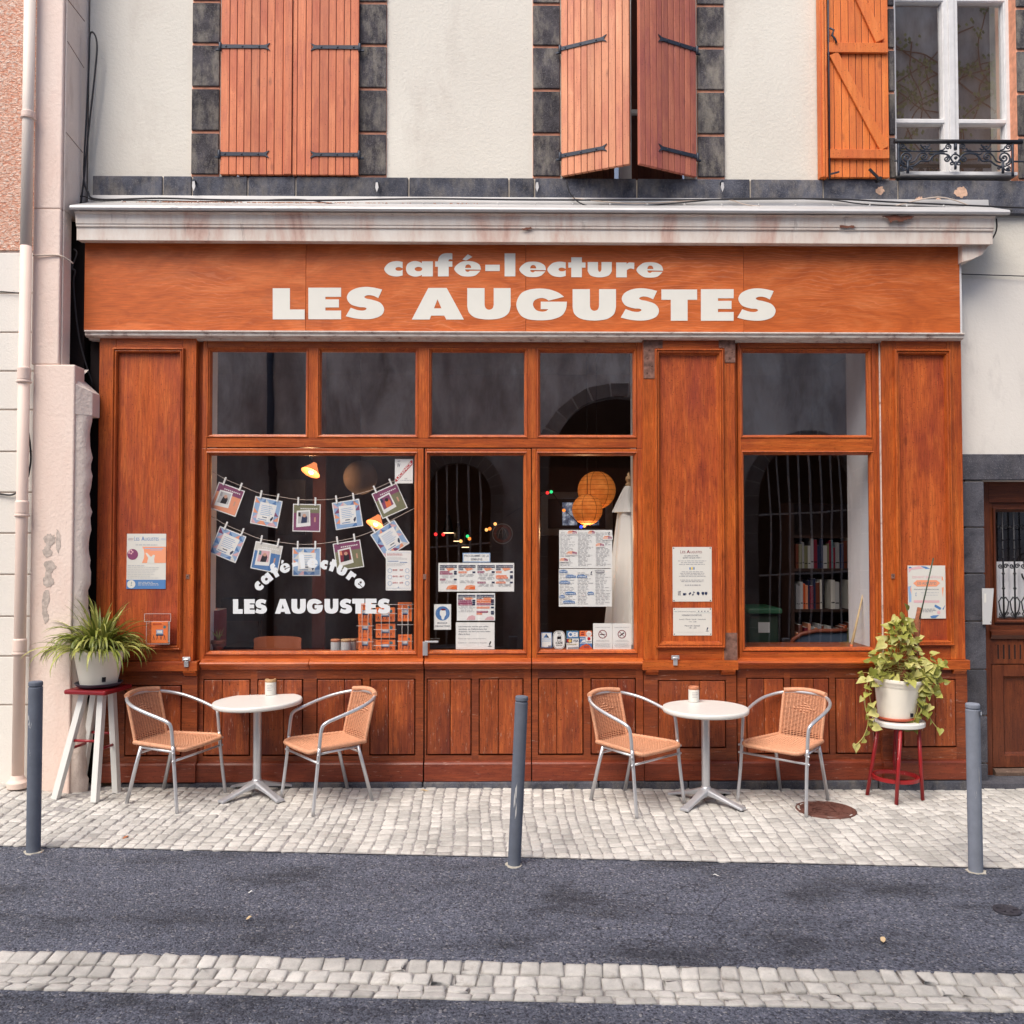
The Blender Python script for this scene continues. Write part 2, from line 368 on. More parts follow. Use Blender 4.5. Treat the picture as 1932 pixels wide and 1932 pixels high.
# ---------------------------------------------------------------- mesh helpers
class MB:
    def __init__(s): s.v = []; s.f = []; s.mi = []; s.mats = []; s.cur = 0; s.sm = []; s.smooth = False
    def mat(s, name):
        m = M[name]
        if m not in s.mats: s.mats.append(m)
        s.cur = s.mats.index(m); return s
    def add(s, vs, fs):
        o = len(s.v); s.v += [tuple(p) for p in vs]
        for f in fs: s.f.append(tuple(i+o for i in f)); s.mi.append(s.cur); s.sm.append(s.smooth)
        return s
    def box(s, x0, x1, y0, y1, z0, z1):
        if x0 > x1: x0, x1 = x1, x0
        if y0 > y1: y0, y1 = y1, y0
        if z0 > z1: z0, z1 = z1, z0
        return s.add([(x0,y0,z0),(x1,y0,z0),(x1,y1,z0),(x0,y1,z0),(x0,y0,z1),(x1,y0,z1),(x1,y1,z1),(x0,y1,z1)],
                     [(0,3,2,1),(4,5,6,7),(0,1,5,4),(1,2,6,5),(2,3,7,6),(3,0,4,7)])
    def obox(s, c, hx, hy, hz, mat3):       # oriented box
        vs = []
        for z in (-hz, hz):
            for x, y in ((-hx,-hy),(hx,-hy),(hx,hy),(-hx,hy)): vs.append(Vector(c)+mat3 @ Vector((x, y, z)))
        return s.add(vs, [(0,3,2,1),(4,5,6,7),(0,1,5,4),(1,2,6,5),(2,3,7,6),(3,0,4,7)])
    def bar(s, a, b, wx, wy, up=(0, 1, 0)):
        a, b = Vector(a), Vector(b); d = (b-a); L = d.length; z = d.normalized()
        y = Vector(up); y = (y-z*y.dot(z)).normalized(); x = y.cross(z)
        return s.obox((a+b)/2, wx/2, wy/2, L/2, Matrix((x, y, z)).transposed())
    def poly(s, loops, y0, y1, xf=None):     # loops of (x,z): outer first then holes; front at y0
        flat = [p for l in loops for p in l]
        tris = tessellate_polygon([[Vector((p[0], p[1], 0)) for p in l] for l in loops])
        T = xf or (lambda x, y, z: (x, y, z))
        n = len(flat); vs = [T(p[0], y0, p[1]) for p in flat]; fs = [tuple(t) for t in tris]
        if y1 is not None:
            vs += [T(p[0], y1, p[1]) for p in flat]; fs += [tuple(i+n for i in reversed(t)) for t in tris]
            o = 0
            for l in loops:
                k = len(l)
                for i in range(k): a, b = o+i, o+(i+1) % k; fs.append((a, b, b+n, a+n))
                o += k
        return s.add(vs, fs)
    def quad(s, x0, x1, z0, z1, y): return s.add([(x0,y,z0),(x1,y,z0),(x1,y,z1),(x0,y,z1)], [(0,1,2,3)])
    def tube(s, pts, r, n=8, cap=True, closed=False):
        pts = [Vector(p) for p in pts]; k = len(pts); rr = r if hasattr(r, '__len__') else [r]*k
        vs = []; fs = []; prev = None
        for i, p in enumerate(pts):
            if closed: t = pts[(i+1) % k]-pts[i-1]
            else: t = pts[min(i+1, k-1)]-pts[max(i-1, 0)]
            if t.length < 1e-9: t = Vector((0, 0, 1))
            t.normalize()
            if prev is None:
                u = t.orthogonal().normalized()
            else:
                u = (prev-t*prev.dot(t))
                u = u.normalized() if u.length > 1e-6 else t.orthogonal().normalized()
            prev = u; w_ = t.cross(u)
            for j in range(n):
                a = 2*PI*j/n; vs.append(p+(u*math.cos(a)+w_*math.sin(a))*rr[i])
        for i in range(k if closed else k-1):
            for j in range(n):
                a = i*n+j; b = i*n+(j+1) % n; c = ((i+1) % k)*n+(j+1) % n; d = ((i+1) % k)*n+j
                fs.append((a, b, c, d))
        sv = s.smooth; s.smooth = True; s.add(vs, fs); s.smooth = sv
        if cap and not closed:
            i0 = len(s.v)-len(vs)
            for f in (range(n-1, -1, -1), range((k-1)*n, k*n)): s.f.append(tuple(i0+j for j in f)); s.mi.append(s.cur); s.sm.append(False)
        return s
    def lathe(s, prof, c=(0, 0, 0), n=32, tilt=None, sm=True, cap=True):   # prof [(r,z)]
        q = [prof[0]]
        for a, b in zip(prof[:-1], prof[1:]):
            L = math.hypot(b[0]-a[0], b[1]-a[1])
            if sm and L > .02:
                e = .004/L; q += [(a[0]+(b[0]-a[0])*e, a[1]+(b[1]-a[1])*e), (b[0]+(a[0]-b[0])*e, b[1]+(a[1]-b[1])*e)]
            q.append(b)
        prof = q
        vs = []; fs = []; k = len(prof); T = tilt or Matrix.Identity(3)
        for r, z in prof:
            for j in range(n):
                a = 2*PI*j/n; vs.append(Vector(c)+T @ Vector((r*math.cos(a), r*math.sin(a), z)))
        for i in range(k-1):
            for j in range(n): fs.append((i*n+j, i*n+(j+1) % n, (i+1)*n+(j+1) % n, (i+1)*n+j))
        sv = s.smooth; s.smooth = sm; s.add(vs, fs); s.smooth = sv; i0 = len(s.v)-len(vs)
        for r_, f in ((prof[0][0], range(n-1, -1, -1)), (prof[-1][0], range((k-1)*n, k*n))):
            if cap and r_ > 1e-5: s.f.append(tuple(i0+j for j in f)); s.mi.append(s.cur); s.sm.append(False)
        return s
    def frame(s, x0, x1, z0, z1, rings):     # mitred frame, rings [(inset, y)]
        vs = []; fs = []
        for i_, y in rings: vs += [(x0+i_, y, z0+i_), (x1-i_, y, z0+i_), (x1-i_, y, z1-i_), (x0+i_, y, z1-i_)]
        for k in range(len(rings)-1):
            for j in range(4): a = k*4+j; b = k*4+(j+1) % 4; fs.append((a, b, b+4, a+4))
        return s.add(vs, fs)
    def prof(s, pts, x0, x1):                # profile (y,z) swept along x
        n = len(pts)
        vs = [(x0, y, z) for y, z in pts]+[(x1, y, z) for y, z in pts]
        fs = [tuple(range(n)), tuple(range(2*n-1, n-1, -1))]
        for i in range(n): j = (i+1) % n; fs.append((i, i+n, j+n, j))
        return s.add(vs, fs)
    def disc(s, cx, cz, r, y, n=24, rz=None):
        rz = rz or r
        return s.add([(cx+r*math.cos(2*PI*i/n), y, cz+rz*math.sin(2*PI*i/n)) for i in range(n)], [tuple(range(n))])
    def ringd(s, cx, cz, r0, r1, y, n=28):
        vs = [(cx+r*math.cos(2*PI*i/n), y, cz+r*math.sin(2*PI*i/n)) for r in (r0, r1) for i in range(n)]
        return s.add(vs, [(i, (i+1) % n, n+(i+1) % n, n+i) for i in range(n)])
    def sphere(s, c, r, n=16, m=10, sq=(1, 1, 1)):
        vs = []; fs = []
        for i in range(m+1):
            t = PI*i/m
            for j in range(n):
                a = 2*PI*j/n; vs.append((c[0]+r*sq[0]*math.sin(t)*math.cos(a), c[1]+r*sq[1]*math.sin(t)*math.sin(a), c[2]+r*sq[2]*math.cos(t)))
        for i in range(m):
            for j in range(n): fs.append((i*n+j, (i+1)*n+j, (i+1)*n+(j+1) % n, i*n+(j+1) % n))
        sv = s.smooth; s.smooth = True; s.add(vs, fs); s.smooth = sv; return s
    def text(s, string, x0, x1, z0, z1, y, fit='both', bold=0.0, shear=0, xf=None):
        vs, fs, w_, h = text_mesh(string, bold, shear)
        sx = (x1-x0)/max(w_[1]-w_[0], 1e-6); sz = (z1-z0)/max(h[1]-h[0], 1e-6)
        if fit == 'keep': k = min(sx, sz); ox = (x0+x1)/2-(w_[0]+w_[1])/2*k; oz = (z0+z1)/2-(h[0]+h[1])/2*k; sx = sz = k
        else: ox = x0-w_[0]*sx; oz = z0-h[0]*sz
        T = xf or (lambda a, b, c: (a, b, c))
        return s.add([T(ox+p[0]*sx, y, oz+p[1]*sz) for p in vs], fs)
    def build(s, name, parent=None, bevel=0, seg=2, local=False, subsurf=0, label=None, autosm=False):
        me = bpy.data.meshes.new(name); me.from_pydata(s.v, [], s.f); me.update()
        for m in s.mats: me.materials.append(m)
        me.polygons.foreach_set('material_index', s.mi); me.polygons.foreach_set('use_smooth', s.sm); me.update()
        o = bpy.data.objects.new(name, me); col.objects.link(o)
        if parent is not None:
            o.parent = parent
            if parent.type == 'EMPTY' and not local: o.matrix_parent_inverse = Matrix.Translation(-parent.location)
        if bevel:
            b = o.modifiers.new('bevel', 'BEVEL'); b.width = bevel; b.segments = seg; b.limit_method = 'ANGLE'; b.angle_limit = R(40)
        if subsurf:
            b = o.modifiers.new('sub', 'SUBSURF'); b.levels = subsurf; b.render_levels = subsurf
        if label: o['label'] = label
        return o
_tc = {}
def text_mesh(string, bold=0.0, shear=0.0):
    key = (string, bold, shear)
    if key in _tc: return _tc[key]
    cu = bpy.data.curves.new('t', 'FONT'); cu.body = string; cu.size = 1; cu.offset = bold; cu.shear = shear; cu.resolution_u = 3
    cu.align_x = 'CENTER'
    o = bpy.data.objects.new('t', cu); col.objects.link(o)
    dg = bpy.context.evaluated_depsgraph_get(); me = o.evaluated_get(dg).to_mesh()
    vs = [(v.co.x, v.co.y) for v in me.vertices]; fs = [tuple(p.vertices) for p in me.polygons]
    o.evaluated_get(dg).to_mesh_clear(); bpy.data.objects.remove(o); bpy.data.curves.remove(cu)
    xs = [v[0] for v in vs] or [0, 1]; ys = [v[1] for v in vs] or [0, 1]
    _tc[key] = (vs, fs, (min(xs), max(xs)), (min(ys), max(ys))); return _tc[key]
def tag(o, label, cat, group=None, kind=None):
    o['label'] = label; o['category'] = cat
    if group: o['group'] = group
    if kind: o['kind'] = kind
    return o
def root(name, label, cat, loc=(0, 0, 0), group=None, rz=0):
    o = bpy.data.objects.new(name, None); o.empty_display_size = .1; col.objects.link(o)
    o.location = loc; o.rotation_euler = (0, 0, rz); return tag(o, label, cat, group)
def struct(o): o['kind'] = 'structure'; return o
def copy_tree(o, parent=None):
    c = o.copy(); col.objects.link(c)
    if parent: c.parent = parent
    for ch in o.children: copy_tree(ch, c)
    return c
def catmull(pts, closed=False, n=6):
    pts = [Vector(p) for p in pts]; k = len(pts); out = []
    for i in range(k if closed else k-1):
        p0 = pts[(i-1) % k] if closed or i > 0 else pts[0]; p1 = pts[i]; p2 = pts[(i+1) % k]
        p3 = pts[(i+2) % k] if closed or i+2 < k else pts[-1]
        for j in range(n):
            t = j/n; out.append(.5*((2*p1)+(-p0+p2)*t+(2*p0-5*p1+4*p2-p3)*t*t+(-p0+3*p1-3*p2+p3)*t**3))
    if not closed: out.append(pts[-1])
    return out
def shape(pts, n=6):                 # points (x,y) smooth or (x,y,1) corner -> closed outline
    k = len(pts); cs = [i for i, p in enumerate(pts) if len(p) == 3]
    if not cs: return [tuple(p)[:2] for p in catmull([(p[0], p[1]) for p in pts], True, n)]
    out = []
    for a_, i in enumerate(cs):
        j = cs[(a_+1) % len(cs)]; seg = [pts[i]]; q = i
        while True:
            q = (q+1) % k; seg.append(pts[q])
            if q == j: break
        if len(seg) == 2: out.append((seg[0][0], seg[0][1]))
        else: out += [tuple(p)[:2] for p in catmull([(p[0], p[1]) for p in seg], False, n)[:-1]]
    return out
def wall_holes(mb, x0, x1, z0, z1, y0, y1, holes):
    xs = sorted(set([x0, x1]+[h[i] for h in holes for i in (0, 1) if x0 < h[i] < x1]))
    zs = sorted(set([z0, z1]+[h[i] for h in holes for i in (2, 3) if z0 < h[i] < z1]))
    def solid(i, j):
        if i < 0 or j < 0 or i >= len(xs)-1 or j >= len(zs)-1: return False
        cx, cz = (xs[i]+xs[i+1])/2, (zs[j]+zs[j+1])/2
        return not any(h[0] < cx < h[1] and h[2] < cz < h[3] for h in holes)
    for i in range(len(xs)-1):
        for j in range(len(zs)-1):
            if not solid(i, j): continue
            a, b, c, d = xs[i], xs[i+1], zs[j], zs[j+1]
            mb.add([(a,y0,c),(b,y0,c),(b,y0,d),(a,y0,d)], [(0,1,2,3)]); mb.add([(a,y1,c),(b,y1,c),(b,y1,d),(a,y1,d)], [(3,2,1,0)])
            if not solid(i-1, j): mb.add([(a,y0,c),(a,y0,d),(a,y1,d),(a,y1,c)], [(0,1,2,3)])
            if not solid(i+1, j): mb.add([(b,y0,c),(b,y1,c),(b,y1,d),(b,y0,d)], [(0,1,2,3)])
            if not solid(i, j-1): mb.add([(a,y0,c),(a,y1,c),(b,y1,c),(b,y0,c)], [(0,1,2,3)])
            if not solid(i, j+1): mb.add([(a,y0,d),(b,y0,d),(b,y1,d),(a,y1,d)], [(0,1,2,3)])
def spiral(cx, cz, r0, r1, a0, turns, y, n=24):
    return [(cx+(r0+(r1-r0)*t)*math.cos(a0+turns*2*PI*t), y, cz+(r0+(r1-r0)*t)*math.sin(a0+turns*2*PI*t)) for t in [i/n for i in range(n+1)]]

# ---------------------------------------------------------------- ground, road, pavement
def grid_sheet(name, mat, x0, x1, ya, yb, nx, ny, dz, zf=ground_z, tagk='structure'):
    mb = MB().mat(mat); vs = []; fs = []; mb.smooth = True
    for i in range(nx+1):
        x = x0+(x1-x0)*i/nx
        a = ya(x) if callable(ya) else ya; b = yb(x) if callable(yb) else yb
        for j in range(ny+1):
            y = a+(b-a)*j/ny; vs.append((x, y, zf(x, y)+dz))
    for i in range(nx):
        for j in range(ny): a = i*(ny+1)+j; fs.append((a, a+ny+1, a+ny+2, a+1))
    mb.add(vs, fs); o = mb.build(name); o['kind'] = tagk; return o
e0, e1 = G(0, 1597), G(1932, 1640)
def edge_y(x): return e0.y+(e1.y-e0.y)*(x-e0.x)/(e1.x-e0.x)
g0, g1, g2, g3 = G(0, 1795), G(1932, 1839), G(0, 1868), G(1932, 1912)
def gut_a(x): return g0.y+(g1.y-g0.y)*(x-g0.x)/(g1.x-g0.x)      # far side
def gut_b(x): return g2.y+(g3.y-g2.y)*(x-g2.x)/(g3.x-g2.x)      # near side
grid_sheet('ground', 'asphalt', -40, 40, -40, 30, 40, 30, -.16)
def road_z(x, y):
    t = (y-gut_b(x))/(gut_a(x)-gut_b(x))
    dip = 0
    if .02 < t < .98: dip = -.04
    return ground_z(x, y)+dip
grid_sheet('road', 'asphalt', -14, 14, lambda x: -8.9, lambda x: gut_b(x)+.003, 60, 30, 0, road_z)
grid_sheet('road', 'asphalt', -14, 14, lambda x: gut_a(x)-.003, lambda x: edge_y(x)+.012, 60, 24, 0, road_z)
def stone_mesh(mb, cx, cy, hw, hl, ang, zf, h=.012, rnd=.22, jit=.1):
    ca, sa = math.cos(ang), math.sin(ang); pts = []
    for u, v in ((-1,-1+rnd),(-1+rnd,-1),(1-rnd,-1),(1,-1+rnd),(1,1-rnd),(1-rnd,1),(-1+rnd,1),(-1,1-rnd)):
        u += random.uniform(-jit, jit); v += random.uniform(-jit, jit); pts.append((u*hw, v*hl))
    vs = []; tx, ty = random.uniform(-.03, .03), random.uniform(-.03, .03); hh = h*random.uniform(.75, 1.15)
    for k, dz in ((1.0, -.03), (1.0, hh*.45), (.955, hh*.9), (.6, hh+random.uniform(-.0015, .0015))):
        for x, y in pts:
            X_, Y_ = cx+(x*ca-y*sa)*k, cy+(x*sa+y*ca)*k
            vs.append((X_, Y_, zf(X_, Y_)+dz+(tx*x+ty*y if dz > 0 else 0)))
    fs = []
    for r_ in range(3):
        for j in range(8): a = r_*8+j; b = r_*8+(j+1) % 8; fs.append((a, b, b+8, a+8))
    fs.append(tuple(range(24, 32))); mb.add(vs, fs)
grid_sheet('sidewalk_bed', 'joint', -8, 8, lambda x: edge_y(x)-.004, lambda x: .12, 50, 16, .0065)
mb = MB().mat('sett'); mb.smooth = True
x = -6.6; random.seed(3)
while x < 6.6:
    wcol = random.uniform(.064, .094)
    xc = x+wcol/2; ph = random.uniform(0, 1.0); ye = edge_y(xc)+.004+random.uniform(-.008, .006); y = ye
    first = True
    while y < -.03:
        ln = random.uniform(.06, .112) if not first else random.uniform(.05, .1); first = False
        drift = .016*math.sin(y*3.1+x*1.7)
        stone_mesh(mb, xc+drift+random.uniform(-.003, .003), y+ln/2, wcol/2-random.uniform(.0005, .006), ln/2-random.uniform(.0005, .0055), random.uniform(-.09, .09), ground_z, .013, .24, .13)
        y += ln
    x += wcol
struct(mb.build('sidewalk'))
# dished gutter of four courses of setts
def gz(x, y):
    t = (y-gut_b(x))/(gut_a(x)-gut_b(x)); t = max(0, min(1, t))
    return ground_z(x, y)-.004-.026*(1-abs(t-.40)/.60 if t > .40 else t/.40)
grid_sheet('gutter_bed', 'joint', -8, 8, lambda x: gut_b(x)-.0, lambda x: gut_a(x)+.0, 60, 10, .001, gz)
mb = MB().mat('sett'); mb.smooth = True
for a, b in ((0, .23), (.23, .46), (.46, .71), (.71, 1.0)):
    x = -6
    while x < 6:
        ln = random.uniform(.074, .104); xc = x+ln/2; ya, yb = gut_b(xc), gut_a(xc); c = ya+(yb-ya)*(a+b)/2; hw = (yb-ya)*(b-a)/2
        stone_mesh(mb, xc, c+random.uniform(-.004, .004), ln/2-.0035, hw-.0045, random.uniform(-.08, .08)+math.atan((g1.y-g0.y)/(g1.x-g0.x)), gz, .015, .14, .13)
        x += ln
struct(mb.build('gutter'))

# ---------------------------------------------------------------- cafe building (upper wall, stone, windows, side doorway)
bld = root('cafe_building', 'cream plastered building with dark stone window surrounds and orange shutters above the cafe front', 'building', (0.5, .5, 0))
YW = .12
def W(px0, py0, px1, py1, Y=YW): return RC(px0, py0, px1, py1, Y)
TOP = 9.2
w1 = (X(415, YW, 170), X(678, YW, 170)); w2 = (X(1056, YW, 170), X(1315, YW, 170)); w3 = (X(1686, YW, 170), X(1918, YW, 170))
zs_ = Z(338, YW)
HD = 6.75
xl, xr = X(168, YW, 200), 6.2
zdoor = Z(907, YW, 1880); xdoor = X(1854, YW, 1100)
shop_l, shop_r, shop_t = X(187, YW), X(1808, YW), Z(475, YW)
holes = [(w1[0]+.02, w1[1]-.02, zs_-.02, HD), (w2[0]+.02, w2[1]-.02, zs_-.02, HD), (w3[0], w3[1], zs_-.02, HD),
         (shop_l, shop_r, -1, shop_t), (xdoor, xdoor+1.15, -1, zdoor)]
mb = MB().mat('plaster'); wall_holes(mb, xl, xr, shop_t-.2, TOP, YW, .55, holes)
mb.build('upper_wall', bld)
mb = MB().mat('plaster_r'); wall_holes(mb, shop_r, xr, -.3, shop_t-.2, YW, .55, holes)
mb.build('side_wall', bld)
mb = MB().mat('dark'); mb.box(xl-1, shop_l, YW, .5, -.3, shop_t-.2); mb.build('dark_gap_fill', bld)  # dark-coloured box stands in for the shade in the gap beside the shopfront
# jamb stones
ybr = [7, 87, 169, 252, 334]
zbr = [Z(q, YW-.02) for q in ybr]
step = zbr[0]-zbr[1]
tops = [zbr[0]+step*k for k in range(5, 0, -1)]+zbr
def jamb(pa, pb, nm='jamb_stones', clipx=None):
    xa, xb = X(pa, YW, 170), X(pb, YW, 170)
    mb = MB().mat('mortar'); mb.box(xa, xb, YW-.008, YW+.1, tops[-1]-.005, HD)
    mb.mat('basalt')
    for a, b in zip(tops[:-1], tops[1:]):
        if b > HD: continue
        a = min(a, HD); mb.box(xa+.002, xb-.002, YW-.022, YW+.09, b+.012, a-.012)
    mb.build(nm, bld, bevel=.006)
jamb(363, 415.5); jamb(677, 730); jamb(1005, 1056.5); jamb(1314.5, 1366); jamb(1675, 1687); jamb(1917, 1975)
for a, b in (w1, w2, w3): MB().mat('basalt').box(a-.28, b+.28, YW-.02, .5, HD+.002, HD+.32).build('lintel', bld, bevel=.006)
# stone ledge (string course)
za, zb = Z(376, YW-.03), Z(337, YW-.03)
mb = MB().mat('mortar_g'); mb.box(X(178, YW), xr, YW-.03, YW+.05, za, zb-.004); mb.mat('basalt2')
cuts = [178, 311, 366, 470, 560, 772, 960, 1008, 1200, 1413, 1550, 1690]
xs = [X(q, YW, 350) for q in cuts]+[X(1932, YW, 350)+.05]
for a, b in zip(xs[:-1], xs[1:]): mb.box(a+.006, b-.006, YW-.045, YW+.06, za+(-.0 if a < X(1680, YW, 350) else -.10), zb)
mb.box(xs[-1]+.006, xr, YW-.045, YW+.06, za-.10, zb)
mb.build('stone_ledge', bld, bevel=.006)
# deep frame liners + inner windows of window 1/2
def upper_window(xa, xb, full=False):
    f = MB().mat('white_paint')
    z0, z1 = zs_, HD
    y = .27
    f.frame(xa, xb, z0, z1, [(0, y+.08), (0, y), (.05, y), (.05, y+.04)])
    return f
for (xa, xb) in (w1, w2):
    f = MB().mat('white_paint'); xm = (xa+xb)/2
    f.frame(xa, xb, zs_, HD, [(0, .36), (0, .30), (.05, .30), (.05, .36)]); f.box(xm-.05, xm+.05, .295, .35, zs_+.051, HD-.051)
    for zz in (zs_+.62, zs_+1.7): f.box(xa+.051, xm-.051, .30, .34, zz, zz+.035); f.box(xm+.051, xb-.051, .30, .34, zz, zz+.035)
    fo = f.build('window', bld, bevel=.004)
    MB().mat('glass_up').quad(xa+.05, xm-.05, zs_+.05, HD-.05, .325).quad(xm+.05, xb-.05, zs_+.05, HD-.05, .325).build('pane', fo)
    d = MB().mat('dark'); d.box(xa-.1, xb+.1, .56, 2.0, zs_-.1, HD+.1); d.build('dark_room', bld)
# window 3
xa, xb = w3; Y3 = .24
px = lambda q: X(q, Y3, 170); pz = lambda q: Z(q, Y3, 1800)
f = MB().mat('white_paint')
g1a, g1b, g2a, g2b = px(1689), px(1777), px(1806), px(1893)
zt, zm0, zm1, zb_ = pz(5.5), pz(235), pz(228), pz(328)
ztop = HD
f.box(xa, g1a-.006, Y3-.03, Y3+.06, zs_+.03, ztop)
f.box(g2b+.006, xb, Y3-.03, Y3+.06, zs_+.03, ztop)
f.box(g1b+.006, (g1b+g2a)/2-.004, Y3-.03, Y3+.06, zs_+.03, ztop); f.box((g1b+g2a)/2+.004, g2a-.006, Y3-.03, Y3+.06, zs_+.03, ztop)
f.box((g1b+g2a)/2-.022, (g1b+g2a)/2+.022, Y3-.045, Y3-.03, zs_+.05, ztop)
for a, b in ((g1a, g1b), (g2a, g2b)):
    for z0, z1 in ((zm0, zm1), (zt, zt+.04), (zs_+.02, zb_)): f.box(a-.006, b+.006, Y3-.026, Y3+.05, z0, z1)
    for z0, z1 in ((zt+.04+.0, ztop), (zm1, zt), (zb_, zm0)): f.frame(a-.006, b+.006, z0, z1, [(0, Y3-.02), (.006, Y3-.02), (.010, Y3+.02)])
fo = f.build('window', bld, bevel=.003)
gg = MB().mat('glass_up')
for a, b in ((g1a, g1b), (g2a, g2b)):
    for z0, z1 in ((zt+.04, ztop), (zm1, zt), (zb_, zm0)): gg.quad(a, b, z0, z1, Y3+.02)
gg.build('pane', fo)
s3 = MB().mat('white_paint'); s3.prof([(Y3+.05, pz(345)), (YW-.05, pz(346)), (YW-.05, pz(340)), (YW-.02, pz(338)), (Y3-.07, pz(333)), (Y3-.07, pz(330)), (Y3+.05, pz(328))], xa+.002, xb-.03)
s3.build('window_sill', bld, bevel=.003)
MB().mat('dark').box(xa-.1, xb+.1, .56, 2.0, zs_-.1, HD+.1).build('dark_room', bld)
MB().mat('int_wall').box(xa+.0, xb-.0, .5, .55, zs_, HD).build('curtain', bld)

# shutters: boards with real grooves
def shutter(bounds, matname, label=None, yface=.05, thick=.032, cover=None):
    """boards between successive x positions (local x from hinge), returns object with local coords (origin = hinge)"""
    mb = MB().mat(matname)
    for a, b in zip(bounds[:-1], bounds[1:]): mb.box(a+.0026, b-.0026, 0, thick, zs_, HD-.01)
    mb.mat('p_brown').box(bounds[0]+.004, bounds[-1]-.004, .006, thick-.006, zs_+.003, HD-.013)
    if cover: mb.mat(matname).box(cover[0], cover[1], -.012, thick*.5, zs_, HD-.01)
    return mb
def strap_bar(x_h, x_e, z, y, up=1):      # hinge strap from hinge x_h to forked end x_e
    mb = MB().mat('iron'); s_ = 1 if x_e > x_h else -1; h = .015; L = x_e
    pts = [(x_h, z-h), (L-s_*.05, z-h*.9), (L-s_*.035, z-h), (L, z-h-.014), (L-s_*.02, z-.004), (L-s_*.02, z+.004), (L, z+h+.014), (L-s_*.035, z+h), (L-s_*.05, z+h*.9), (x_h, z+h)]
    if s_ < 0: pts = pts[::-1]
    mb.poly([pts], y-.007, y-.0005)
    for t in (.12, .45, .78): 
        cx_ = x_h+(x_e-x_h)*t; mb.sphere((cx_, y-.008, z), .008, 8, 6, (1, .6, 1))
    mb.tube([(x_h, y-.005, z-.035), (x_h, y-.005, z+.028)], .012, 10)
    mb.box(x_h-s_*.035, x_h, y-.004, y+.012, z-.03, z-.016)
    return mb
def place_leaf(mb, name, hx, hy, ang, straps, label, s_sign):
    o = mb.build(name, bld, bevel=.0025, seg=1); 
    o.matrix_parent_inverse = Matrix.Translation(-bld.location)
    o.location = (hx, hy, 0); o.rotation_euler = (0, 0, ang); o['label'] = label
    for st in straps:
        so = st.build('hinge_strap', o, bevel=.0015, seg=1)
    return o
ys_ = .055
zst1, zst2 = Z(92, ys_), Z(294, ys_)
zst0 = zst1+(zst1-zst2)*1.0
def strap_set(x_h, x_e, y=0): return [strap_bar(x_h, x_e, zz, y) for zz in (zst1, zst2, zst0+.3)]
Y1 = .055
# window 1, left leaf
hx = X(416, Y1, 170); xe = X(548, Y1, 170)-hx
bd = [0]+[ (X(q, Y1, 170)-hx) for q in (433, 447, 461, 474, 490, 504, 518, 534)]+[xe]
place_leaf(shutter(bd, 'shut', cover=(X(537, Y1, 170)-hx, X(551, Y1, 170)-hx)), 'shutter', hx, Y1, 0, strap_set(-.005, X(509, Y1, 170)-hx), 'closed orange board shutter leaf with cover strip', 1)
hx = X(677, Y1, 170); wd = hx-X(552, Y1, 170)
bd = [-wd]+[X(q, Y1, 170)-hx for q in (561, 577, 588, 603, 620, 634, 649, 661)]+[0]
place_leaf(shutter(bd, 'shut'), 'shutter', hx, Y1, 0, strap_set(.005, X(586, Y1, 170)-hx), 'closed orange board shutter leaf on the right of its window', -1)
# window 2 ajar leaves
def ajar(hpx, fpx, fpy, mat, sgn, lab):
    hx = X(hpx, Y1, 170)
    z = Z(340, Y1, hpx)
    # free edge: same height z, on ray (fpx,fpy)
    d = ray(fpx, fpy); t = (z-CAM.z)/d.z; p = CAM+d*t
    v = Vector((p.x-hx, p.y-Y1)); L = v.length; a = math.atan2(v.y, v.x)
    if sgn < 0: a = math.atan2(-v.y, -v.x)
    n = 10; bd = [sgn*L*i/n+(random.uniform(-.006, .006) if 0 < i < n else 0) for i in range(n+1)]
    if sgn < 0: bd = bd[::-1]
    return place_leaf(shutter(bd, mat), 'shutter', hx, Y1, a, strap_set(-.005*sgn, sgn*L*.68), lab, sgn)
ajar(1058, 1188, 317, 'shut_pale', 1, 'pale orange shutter leaf standing ajar')
ajar(1314, 1207, 315, 'shut_red', -1, 'reddish shutter leaf standing ajar')
# window 3 shutter folded back on the wall, seen from the inside
Yb = .045
hx = X(1677, Yb, 170); bd = [X(q, Yb, 170)-hx for q in (1562, 1574, 1588, 1602, 1615, 1627, 1640, 1652, 1664)]+[0]
mb = shutter(bd, 'shut_or')
mb.mat('shut_or')
for a, b in ((81, 99.5), (282, 299)): mb.box(X(1561, Yb, 170)-hx, X(1674, Yb, 170)-hx, -.026, -.001, Z(b, Yb-.02, 1620), Z(a, Yb-.02, 1620))
mb.box(X(1561, Yb, 170)-hx, X(1674, Yb, 170)-hx, -.026, -.001, 6.35, 6.43)
def brace(a, b):
    (ax, az), (bx, bz) = F(a[0], a[1], Yb-.01), F(b[0], b[1], Yb-.01); mb.bar((ax-hx, -.012, az), (bx-hx, -.012, bz), .075, .02)
brace((1572, 102), (1668, 281)); brace((1596, -60), (1660, 78))
sh3 = place_leaf(mb, 'shutter', hx, Yb, 0, [], 'bright orange shutter leaf folded open, inner side with diagonal braces', -1)
mb = MB().mat('shut_or'); 
for q0, q1, yy in ((1547, 1551.5, .03), (1552, 1556, .02), (1556.5, 1561, .03)): mb.box(X(q0, yy, 170), X(q1, yy, 170), yy, .10, zs_-.005, HD-.01)
mb.build('shutter', bld, bevel=.003, label='narrow edge of a second orange leaf folded behind the bright one')
mb = MB().mat('iron'); mb.tube([(X(1563.5, .03, 170)-hx, -.02, Z(338, .03, 1563)), (X(1563.5, .03, 170)-hx, -.02, HD)], .007, 8)
cx_, cz_ = F(1569, 62, .03); cx_ -= hx
